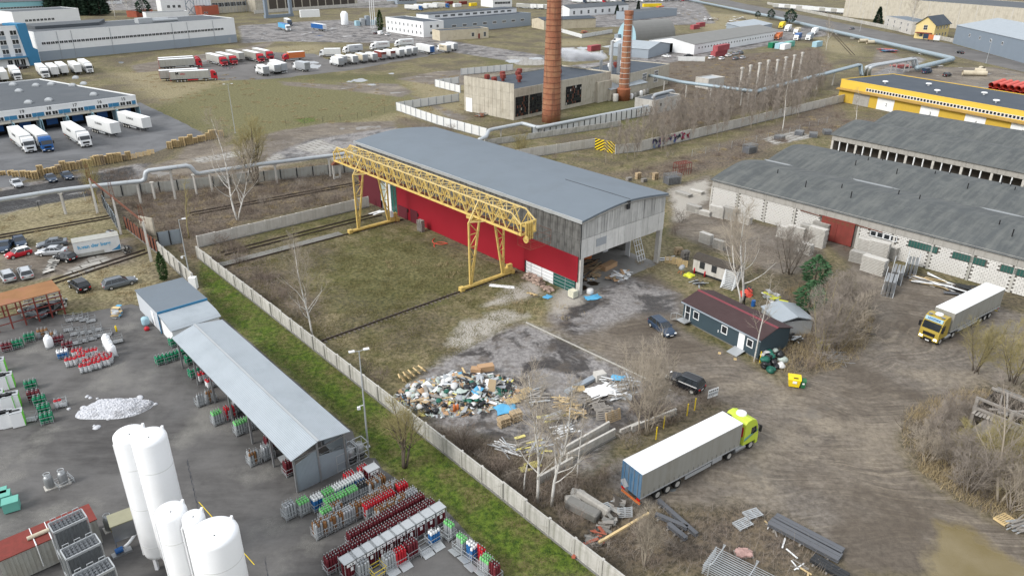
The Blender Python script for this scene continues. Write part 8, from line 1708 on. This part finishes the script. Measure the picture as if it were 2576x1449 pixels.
fr2 = thing('pink_rack','faded red steel rack beside the wire crate beyond the hall','rack',g(1700,440),.5);m = MB()
for k in range(6):
	for b in (-1,1):m.bar((k * .7,b,0),(k * .7,b,2.6),.09)
	m.bar((k * .7,-1,2.6),(k * .7,1,2.6),.09)
for b in (-1,1):m.bar((0,b,2.6),(3.5,b,2.6),.09);m.bar((0,b,1.3),(3.5,b,1.3),.09)
m.build('frame','rust_red',fr2)
# yards at the top right
def sea_box(x,y,mt,lab,rz,L=12,z=0):t = thing('shipping_container',lab,'container',g(x,y),rz);t.location.z = z;m = MB();m.box(-L / 2,L / 2,-1.25,1.25,0,2.6);m.build('box',mt,t);[slab(t,'rib',mt,-L / 2 + .3 + k * .6,-L / 2 + .55 + k * .6,-1.3,-1.25,.15,2.45) for k in range(int(L / .6) - 1)];return t
M('sea_red',(.33,.07,.08),.7,.15,.6,dirt=(.4,.2,.2),damt=.4)
sea_box(1808,142,'sea_red','red shipping container, lower of the stacked pair',R_(48));sea_box(1812,142,'sea_red','red shipping container, upper of the stacked pair',R_(48),z=2.62)
for i,(x,y,mt) in enumerate(((1494,128,'sea_red'),(1748,74,'sea_red'),(1762,68,'sea_red'),(1640,18,'plastic_yellow'),(1660,24,'orange_paint'),(1985,118,'mint'),(1945,120,'green_cyl'),(1962,122,'blue_pale'),(1975,124,'white'),(2055,118,'blue_pale'),(1560,98,'grey_wall'),(1380,22,'white'),(2470,100,'mint'),(1130,12,'rust_red'),(1165,12,'rust_red'),(1190,16,'plastic_yellow'),(1150,18,'white'))):sea_box(x,y,mt,'container beyond the grey hall, %s from left' % ORD[i - 13] if i > 12 else '%s container in the far yard, %s' % ({'sea_red':'red','plastic_yellow':'yellow','orange_paint':'orange','mint':'green','green_cyl':'dark green','blue_pale':'pale blue','white':'white','grey_wall':'grey'}[mt],('open one in the steam','right of the hangar','beyond the red one','long one','beside the yellow one','by the tool shed','beside the garage end','second by the garage end','third by the garage end','near the garage yard','by the white van','behind the big chimney','behind the yellow house')[i]),R_(48) if i != 3 else R_(20),8 if i not in (3,) else 18)
k = 0
for (x0,y0,x1,y1,n,rz) in ((1945,22,2105,36,12,R_(-47)),(2145,28,2235,42,7,R_(-47)),(1440,8,1700,2,17,R_(-47)),(1300,22,1350,24,4,R_(-30)),(1020,26,1090,20,4,R_(-30))):
	for i in range(n):f = i / max(n - 1,1);k += 1;r = random.Random(k);tp = 'trailer' if i % 3 else 'artic';lorry(tp,None,None,'far parked white trailer number %d along the horizon yards' % k,r.choice(['white','navy_paint','red_paint','blue_paint']),r.choice(['curtain_white','curtain_white','curtain_grey']),'tarp_white',r.choice(['white','blue_paint','red_paint','grey_paint']),at=g(x0 + (x1 - x0) * f,y0 + (y1 - y0) * f),rz=rz + r.uniform(-.05,.05),group='far parked lorries')
for i in range(12):t = thing('red_pipe','big rusty red steel pipe in the stack at the right edge, %s' % ORD[i],'pipe',g(2488 + (i % 6) * 17,232 + (i % 6) * 2.5),R_(42),'rusty red pipes');t.location.z = .9 + (i // 6) * 1.6;m = MB();m.tube([(0,0,0),(14,0,0)],.85,14,False);m.tube([(14,0,0),(0,0,0)],.78,14,False);m.build('pipe_wall','hose_red',t,True)
for i,(x,y,L_,rz) in enumerate(((2420,190,9,-.2),(2450,184,4,-.5),(2470,182,4,1.2),(2160,108,8,.1),(2180,112,5,.2))):t = thing('concrete_pipe','pale pipe section lying in the mud yard, %s from left' % ('third','fourth','fifth','first','second')[i],'pipe',g(x,y),rz);t.location.z = 1.0;m = MB();m.tube([(0,0,0),(L_,0,0)],1.0,14,False);m.tube([(L_,0,0),(0,0,0)],.85,14,False);m.build('pipe_wall','cream_wall',t,True)
timber('steel_stock','blue and red steel sections stacked near the street pipe',g(2235,130),-.3,60,8,12,.9,['blue_paint','hose_red','tarp_blue','dark_metal'],53,.3,'steel stock',(.3,.6));timber('steel_stock','red painted beams under the white pipe bridge',g(2270,170),.2,30,8,8,.9,['hose_red','red_paint','dark_metal'],54,.2,'steel stock',(.3,.6))
for i,(x,y,mt) in enumerate(((1985,78,'white'),(2008,86,'cream_wall'),(1970,70,'plastic_yellow'),(2010,100,'blue_paint'),(1962,98,'orange_paint'),(2040,100,'grey_wall'),(2052,86,'white'),(1920,70,'white'),(1860,50,'concrete'),(1880,62,'white'),(1845,58,'rust'),(1790,52,'rust'),(1835,66,'plastic_green'))):lorry('rigid',(x,y),(x - 14,y + 6),'work lorry in the far scrapyard, %s listed from the street' % ORD[i],'white' if i % 2 else mt,mt,mt,mt,group='work lorries in the far scrapyard') if i < 7 else timber('scrap_heap','far scrap heap right of the barrel hangar, %s of six' % ORD[i - 7],g(x,y),i,24,4,10,2.2,[mt,'concrete','white'],60 + i,.9,'scrap',(.8,2))
panel_wall('metal_fence','pale fence round the red parts beside the hangar',g(1410,82),g(1463,97),2.2,4,'curtain_white',.05,cat='fence');panel_wall('metal_fence','pale fence from the red parts to the hangar',g(1463,97),g(1540,84),2.2,4,'curtain_white',.05,cat='fence');panel_wall('metal_fence','white fence before the parked cars at the garage',g(1706,155),g(1772,156),2.2,4,'curtain_white',.05,cat='fence');panel_wall('rail_wall','long pale wall along the railway at the top',g(640,36),g(1120,2),2.6,9,'concrete_pale')
timber('red_parts','red machine parts inside the fenced corner',g(1470,84),.2,30,3,9,1.2,['red_paint','dark_metal','orange_paint'],55,.9,'parts',(.5,1.2));timber('rubbish_pile','bricks and boards at the boiler house wall',g(1210,293),-.5,30,2.4,3,.8,['wood_grey','brick_orange','concrete_dark'],56,.8,'rubble',(.3,.6))
lamp_mast((592,335),13,'tall lamp mast in the field by the bare birch',2,1.0,False);lamp_mast((2480,160),10,'street lamp by the blue grey hall',1,1.4,False,1.2);lamp_mast((2163,80),12,'tall dark mast by the street wall',1,.6,False)
for i in range(3):o = MB().box(-.15,.15,-1.6,1.6,1.0,3.6).build('billboard',('navy_paint','orange_paint','curtain_white')[i]);o.location = g(2328 + i * 13,103 + i * 2);o.rotation_euler = (0,0,.9);tag(o,'roadside billboard, %s of three' % ORD[i],'billboard');[MB().box(-.1,.1,s - .1,s + .1,0,1.0).build('post','dark_metal',o) for s in (-1.2,1.2)]
# steam drifting from the boiler flue
b = NB('steam_vapour');vol = b.n('VolumePrincipled',Color=(.95,.96,.98,1),Anisotropy=.2);co = b.n('TexCoord').outputs['Object'];rr_ = b.math('SUBTRACT',1.0,b.n('VectorMath',operation='LENGTH',_0=co).outputs['Value']);dn = b.math('MULTIPLY',b.math('MAXIMUM',b.math('SUBTRACT',b.math('ADD',rr_,b.noise(2.6,co,4)),.5),0.0),2.5);b.set(vol,'Density',dn);b.t.links.new(vol.outputs[0],b.t.nodes['Material Output'].inputs['Volume']);b.t.nodes.remove(b.p)
for i,(x,y,z,sx,sz) in enumerate(((1455,150,12,7,3.6),(1490,148,12,6,2.6),(1425,140,13,6,3.0))):me = lump(2,1.0,i + 4,1.0);me.materials.append(MAT['steam_vapour']);kind(obj_of(me,'steam',None,g(x,y,z),(0,0,.3),(sx,3.5,sz)),'stuff','white steam drifting above the boiler house roof')
# ================================================================ bare trees, conifers, brush
def bare_tree(seed,h,r0,stems=1,spread=.55,nb=16,ns=7,nt_=5,lean=.04,up=.55,first=.25,leader=True,tw=.010):
	"""trunk mesh and crown mesh of a leafless tree: stems, limbs, branches and twigs"""
	r = random.Random(seed);T,B = MB(),MB()
	def path(p,d,L,n,wob,lift):
		pts = [p]
		for i in range(n):d = (d + Vector((r.gauss(0,wob),r.gauss(0,wob),lift / n + r.gauss(0,wob * .6)))).normalized();pts.append(pts[-1] + d * L / n)
		return pts
	def at(pts,t):k = min(int(t * (len(pts) - 1)),len(pts) - 2);f = t * (len(pts) - 1) - k;return pts[k].lerp(pts[k + 1],f),(pts[k + 1] - pts[k]).normalized()
	def side(d,a):
		n = d.cross(Vector((r.gauss(0,1),r.gauss(0,1),r.gauss(0,1)))).normalized();return (d * math.cos(a) + n * math.sin(a)).normalized()
	for s in range(stems):
		a = 6.283 * s / stems + r.random();d = Vector((math.cos(a),math.sin(a),0)) * (0 if stems == 1 else spread * .5) + Vector((r.gauss(0,lean),r.gauss(0,lean),1));hh = h * (1 if s == 0 else r.uniform(.7,.95));tr = path(Vector((.12 * s * math.cos(a),.12 * s * math.sin(a),-.1)),d.normalized(),hh,9,.05,.25);rs = [r0 * (1 if s == 0 else .75) * (1 - .93 * i / 9)**.9 for i in range(10)];T.tube(tr,rs,7)
		for i in range(nb):
			t = first + (1 - first) * ((i + r.random()) / nb);p,d = at(tr,t);L = hh * spread * (1.12 - t) * r.uniform(.6,1.1) + .5;q = side(d,r.uniform(.6,1.15));q.z += up * .4;br = path(p,q.normalized(),L,5,.14,up);rb = r0 * (1 - t)**.8 * .42 + .012;(T if rb > .05 else B).tube(br,[rb * (1 - .8 * k / 5) for k in range(6)],5,False)
			for j in range(ns):
				t2 = .15 + .85 * (j + r.random()) / ns;p2,d2 = at(br,t2);L2 = L * (.55 - .3 * t2) * r.uniform(.6,1.3) + .25;b2 = path(p2,side(d2,r.uniform(.4,.9)),L2,3,.18,.2);B.tube(b2,[max(rb * .35,tw * 1.2),tw,tw * .8,tw * .5],3,False)
				for k in range(nt_):p3,d3 = at(b2,.2 + .8 * r.random());b3 = path(p3,side(d3,r.uniform(.3,.8)),L2 * r.uniform(.3,.7) + .15,2,.2,.1);B.tube(b3,[tw * .8,tw * .6,tw * .4],3,False)
	return T.mesh('trunk',True),B.mesh('crown')
TM = {'birch':[bare_tree(s,13,.135,1,.43,24,8,5,.05,.75,.2,tw=.010) for s in (1,2)],'twin':[bare_tree(5,13,.135,2,.43,19,8,5,.07,.75,.2,tw=.010)],'wide':[bare_tree(s,9,.09,7,.45,12,8,5,.12,.6,.15,tw=.010) for s in (8,9)],'willow':[bare_tree(11,8,.2,4,.5,14,8,5,.08,.6,.3)],'sapling':[bare_tree(s,9,.075,1,.2,18,6,3,.03,.9,.2,tw=.022) for s in (21,22,23)],'thin':[bare_tree(31,8,.09,1,.22,10,5,3,.02,.6,.35)],'shrub':[bare_tree(s,2.4,.03,6,.55,5,3,2,.2,.5,.1) for s in (41,42)]}
def tree(k,base,h,label,bark='birch_bark',twig='twig_pale',i=0,cat='tree',group=None,rz=0.0,p=None,name='bare_tree',h0={'birch':13,'twin':13,'wide':9,'willow':8,'sapling':9,'thin':8,'shrub':2.4},wx=1.0):
	a,b = TM[k][i % len(TM[k])];t = thing(name,label,cat,p or g(*base),rz,group);s = h / h0[k]
	for me,n,m_ in ((a,'trunk',bark),(b,'crown',twig)):obj_of(me,n,t,(0,0,0),(0,0,0),(s * wx,s * wx,s),m_)
	return t
def hg(b,ty):
	p = g(*b);lo,hi = 0.0,60.0
	for _ in range(40):
		m_ = (lo + hi) / 2;lo,hi = (m_,hi) if px((p.x,p.y,m_))[1] > ty else (lo,m_)
	return lo
for i,(k,b,ty,lab,bk,tw,wx) in enumerate((('wide',(2100,872),740,'dense bare bush tree at the road bend','twig_grey','twig_pale',1.3),('wide',(2150,800),690,'bare bush tree beside the bent lattice','twig_grey','twig_grey',1.3),('wide',(2330,1165),1075,'pale bush tree nearest the road curve','twig_pale','twig_pale',1.2),('wide',(2440,1240),1110,'grey bush tree low in the thicket','twig_grey','twig_grey',1.3),('wide',(2555,1190),1040,'yellowish bush tree at the edge below the ruin','twig_yellow','twig_yellow',1.2),('wide',(2380,1080),985,'grey bush tree between the road and the ruin','twig_grey','twig_grey',1.2),('wide',(2540,1285),1150,'grey bush tree above the fresh pallet','twig_grey','twig_pale',1.1),('twin',(597,554),300,'big white birch beyond the pale wall','birch_bark','twig_pale',1.0),('birch',(787,852),588,'white birch growing at the boundary wall of the crane yard','birch_bark','twig_pale',.9),('willow',(648,466),305,'spreading bare willow behind the heating pipeline','bark_dark','twig_yellow',1.0),('willow',(246,512),405,'yellow mossy tree beside the first concrete pole','twig_yellow','twig_yellow',.7),('thin',(476,600),455,'thin yellow tree near the lamp mast','twig_yellow','twig_yellow',1.0),('willow',(1016,1176),1010,'yellowish young tree on the lawn beside the wall','bark_dark','twig_yellow',.95),('birch',(1352,1262),920,'straight birch, left of the twin birches by the wall corner','birch_bark','twig_pale',1.0),('birch',(1388,1272),955,'birch leaning right, right of the twin birches','birch_bark','twig_pale',1.1),('thin',(1318,1238),1090,'crooked thin birch left of the twin birches','birch_bark','twig_pale',1.2),('thin',(1452,1200),1010,'very thin birch between the twin birches and the lorry','birch_bark','twig_pale',.8),('wide',(1625,1092),850,'big many stemmed bush tree beside the black estate','twig_pale','twig_pale',.85),('twin',(1866,766),490,'big white birch behind the office cabin','birch_bark','twig_pale',1.1),('thin',(1897,910),690,'thin birch at the end of the office cabin','birch_bark','twig_pale',.8),('wide',(2062,882),715,'tangled bare tree with yellow moss at the road bend','twig_yellow','twig_grey',1.1),('wide',(2120,815),690,'tangled bare bush tree behind the road bend','bark_dark','twig_grey',1.2),('wide',(1985,690),560,'bare thicket tree before the rusty warehouse doors','bark_dark','twig_grey',1.2),('wide',(2455,935),800,'bare bush tree beside the golden lorry','bark_dark','twig_yellow',1.0),('wide',(2548,960),800,'bare bush tree at the right edge above the ruin','bark_dark','twig_yellow',1.0),('wide',(2425,1075),985,'bare bush tree left of the ruin','bark_dark','twig_grey',1.0),('twin',(2510,1268),1000,'forked pale tree in the scrub at the right edge','twig_pale','twig_grey',1.1),('wide',(2400,1180),1075,'dense bare thicket below the ruin, left one','bark_dark','twig_grey',1.3),('wide',(2480,1200),1060,'dense bare thicket below the ruin, right one','bark_dark','twig_yellow',1.4),('wide',(2340,1120),1035,'low bare thicket at the road curve','bark_dark','twig_grey',1.3),('willow',(1620,1420),1285,'brown stemmed bush at the picture bottom','twig_pale','twig_pale',.8),('birch',(2078,128),40,'slender birch by the street pipe','birch_bark','twig_pale',.8),('birch',(2290,82),-30,'tall bare birch before the pale house','birch_bark','twig_pale',.8),('birch',(290,46),-40,'bare birch among the pines at the top','birch_bark','twig_pale',.9),('birch',(322,44),-45,'tall bare birch right of the pines at the top','birch_bark','twig_pale',.9),('wide',(1310,395),330,'pale bare bush behind the hall roof','bark_dark','twig_yellow',1.0),('thin',(1968,330),215,'single white birch right of the grove','birch_bark','twig_pale',1.0),('thin',(2150,320),225,'thin birch before the yellow warehouse','birch_bark','twig_pale',1.0))):tree(k,b,hg(b,ty),lab,bk,tw,i,rz=i * 1.3,wx=wx)
# young birch grove: thin trunks one can count
r = random.Random(4);GV = G2([(1500,420),(1600,330),(1700,300),(1830,250),(1990,200),(2060,170),(2080,230),(2010,300),(1880,330),(1760,370),(1620,400)]);lo,hi = GV.min(0),GV.max(0);k = 0
while k < 295:
	q = np.array([[r.uniform(lo[0],hi[0]),r.uniform(lo[1],hi[1])]])
	if sdist(q,GV)[0] < .3:continue
	k += 1;x_,y_ = q[0];u = px((x_,y_,0));tree('sapling',None,r.uniform(5.5,9.5),'thin leafless young birch in the grove, %s part' % ('left' if u[0] < 1680 else 'middle' if u[0] < 1850 else 'right'),'twig_grey' if r.random() < .75 else 'twig_pale','twig_grey',k,group='young birches of the grove, ' + ('left' if u[0] < 1680 else 'middle' if u[0] < 1850 else 'right'),p=Vector((x_,y_,0)),rz=r.random() * 6)
SHR = [(x + r.uniform(-12,12),y + r.uniform(-5,5)) for x,y in ((560,470),(620,500),(700,480),(760,470),(820,460),(600,540),(680,520),(800,500),(880,470),(420,600),(520,600),(560,620),(600,660),(640,700),(700,760),(760,800),(930,945),(950,960),(1280,1215),(1300,1240),(1250,1190),(1220,1165),(1180,1130),(1150,1105),(1420,1255),(1480,1235),(1510,1215),(1550,1190),(1400,1290),(1440,1330),(1500,1400),(1540,1430),(1600,1360),(1680,1380),(1720,1400),(1650,1430),(1230,365),(1290,385),(1400,400),(1450,395),(1560,420),(1600,430),(1680,400),(1720,560),(1700,590),(1960,760),(2000,780),(2100,800),(2140,780),(2170,850),(2040,930),(2080,915),(2310,1090),(2350,1150),(2420,1220),(2460,1250),(2540,1220),(2500,1180),(2280,1100),(2560,1180),(2120,700),(2060,660),(1900,690),(1580,1125),(1320,345),(1120,335),(1080,330),(330,530),(400,500))]
for i,b in enumerate(SHR[::1]):tree('shrub',b,r.uniform(1.0,2.2),'low leafless shrub in the scrub %s' % ('beyond the pale wall' if b[1] < 520 and b[0] < 1000 else 'along the boundary wall' if b[0] < 1330 and b[1] > 520 else 'behind the hall' if b[1] < 620 else 'beside the dirt road' if b[0] > 1900 else 'near the lorry and rubble'),'bark_dark',('twig_grey','bark_dark','brush')[i % 3],i,'shrub','leafless shrubs %s' % ('a' if b[1] < 520 and b[0] < 1000 else 'b' if b[0] < 1330 and b[1] > 520 else 'c' if b[1] < 620 else 'd' if b[0] > 1900 else 'e'),rz=i * 2.1,name='bare_shrub',wx=1.3)
# evergreens built from needle sprays
def conifer(h,w,seed,n=900,cone=True,crown0=.12,sz=.5):
	q = random.Random(seed);m = MB()
	for i in range(n):
		t = crown0 + (1 - crown0) * q.random();rad = w * ((1 - t)**.8 if cone else math.sin(math.pi * min(1,.15 + .9 * (t - crown0) / (1 - crown0)))**.7) * (.35 + .65 * q.random()**.5);a = q.uniform(0,6.283);c = Vector((rad * math.cos(a),rad * math.sin(a),h * t));d = Vector((math.cos(a),math.sin(a),q.uniform(-.35,.3)));s = sz * q.uniform(.5,1.2);n_ = d.cross(Vector((q.gauss(0,1),q.gauss(0,1),1))).normalized() * s * .4
		m.add([c - n_,c + d * s,c + n_,c - d * s * .5 + Vector((0,0,s * .15))],[(0,1,2,3)])
	tr = MB();tr.tube([(0,0,0),(0,0,h * .96)],[w * .08 + .04,.02],7);return tr.mesh('trunk'),m.mesh('crown')
EV = {'thuja':conifer(4.6,.65,3,900,False,.02,.3),'fir':conifer(12,3.4,4,1600,True,.08,.9),'pine':conifer(9,3.4,5,620,False,.25,.75),'spruce':conifer(20,4.5,6,1200,True,.05,1.6)}
for k,b,s,lab,mt in (('thuja',(413,704),1.0,'dark columnar thuja beside the weathered wall','thuja'),('thuja',(957,78),2.6,'tall columnar thuja by the white office','thuja'),('fir',(2206,66),1.0,'dark fir by the street wall','needle'),('pine',(1985,66),1.2,'small pine beside the street pipe, nearer one','needle'),('pine',(1938,50),.8,'small pine beside the street pipe, farther one','needle'),('pine',(1905,48),.6,'smallest pine beside the street pipe','needle'),('pine',(2030,800),.62,'green pine before the block warehouse, nearer one','pine_green'),('pine',(2045,730),.62,'green pine before the block warehouse, farther one','pine_green'),('fir',(1552,38),.6,'small fir by the white workshop','needle'),('pine',(365,46),1.5,'dark pine right of the bare birches at the top','needle'),('spruce',(1605,28),.4,'small dark tree by the round water tower','needle')):
	t = thing('evergreen_tree',lab,'tree',g(*b));[obj_of(me,n,t,(0,0,0),(0,0,0),(s,s,s),m_) for me,n,m_ in zip(EV[k],('trunk','crown'),('bark_dark',mt))]
for i in range(16):x = 128 + i * 9;t = thing('evergreen_tree','dark spruce in the row at the top left, %d from left' % (i + 1),'tree',g(x,36 + (i % 3) * 2),i,'spruces at the top left');s = 1.0 + .25 * math.sin(i * 2.3);[obj_of(me,n,t,(0,0,0),(0,0,0),(s,s,s),m_) for me,n,m_ in zip(EV['spruce'],('trunk','crown'),('bark_dark','needle'))]
# brush, dry grass and turf: blades nobody could count
def blades(name,label,polys,n,h0,h1,w,mt,seed,lean=.5,clump=0):
	q = np.random.default_rng(seed);areas = [abs(np.sum(p[:,0] * np.roll(p[:,1],-1) - p[:,1] * np.roll(p[:,0],-1))) / 2 / max(40,np.hypot(*p.mean(0)))**1.6 for p in polys];A = sum(areas);V = []
	for p,a in zip(polys,areas):
		k = int(n * a / A);lo,hi = p.min(0),p.max(0);Q = q.uniform(lo,hi,(k * 4,2))
		if clump:C = q.uniform(lo,hi,(max(8,k // 40),2));Q = C[q.integers(0,len(C),k * 4)] + q.normal(0,clump,(k * 4,2))
		V.append(Q[sdist(Q,p) > 0][:k])
	P = np.concatenate(V);N = len(P);H = q.uniform(h0,h1,N);a = q.uniform(0,6.283,N);L = q.normal(0,lean,(N,2)) * H[:,None];W = w * q.uniform(.6,1.4,N);b = np.stack([np.cos(a),np.sin(a)],1) * W[:,None]
	T = np.zeros((N,3,3),np.float32);T[:,0,:2] = P - b;T[:,1,:2] = P + b;T[:,2,:2] = P + L;T[:,2,2] = H;me = bpy.data.meshes.new(name);me.from_pydata(T.reshape(-1,3).tolist(),[],np.arange(N * 3).reshape(-1,3).tolist());me.materials.append(MAT[mt]);return kind(obj_of(me,name),'stuff',label)
SC = REGP['scrub'];SCL = SC[:3] + SC[6:]
blades('scrub_stems','brown leafless scrub covering the waste ground',SCL,60000,.3,1.5,.02,'brush',1,.45,.8);blades('scrub_stems','greyish dead stems in the scrub',SC,34000,.2,1.1,.016,'twig_grey',2,.5)
blades('dry_grass','dry straw coloured grass tufts',REGP['dry'] + SC[:3] + SC[4:6],60000,.1,.5,.03,'straw',3,.7,.5);blades('thicket_grass','straw coloured dead grass of the thicket by the ruin',[SC[4],SC[5]],12000,.3,1.2,.02,'straw',9,.4,.9);M('turf',(.12,.17,.022),.9,.4,.4);blades('lawn_grass','short green grass of the lawn strip',REGP['green'][:1],60000,.04,.14,.03,'turf',4,.6);M('olive_grass',(.15,.135,.055),.95,.35,.3)
blades('yard_grass','short olive grass tufts in the crane yard',[G2([(530,660),(560,610),(900,540),(1000,560),(1300,690),(1350,740),(1310,805),(1080,930),(990,960),(800,850),(640,740)])],70000,.05,.22,.03,'olive_grass',5,.7,.6)
for o in PROTO:drop_tree(o)
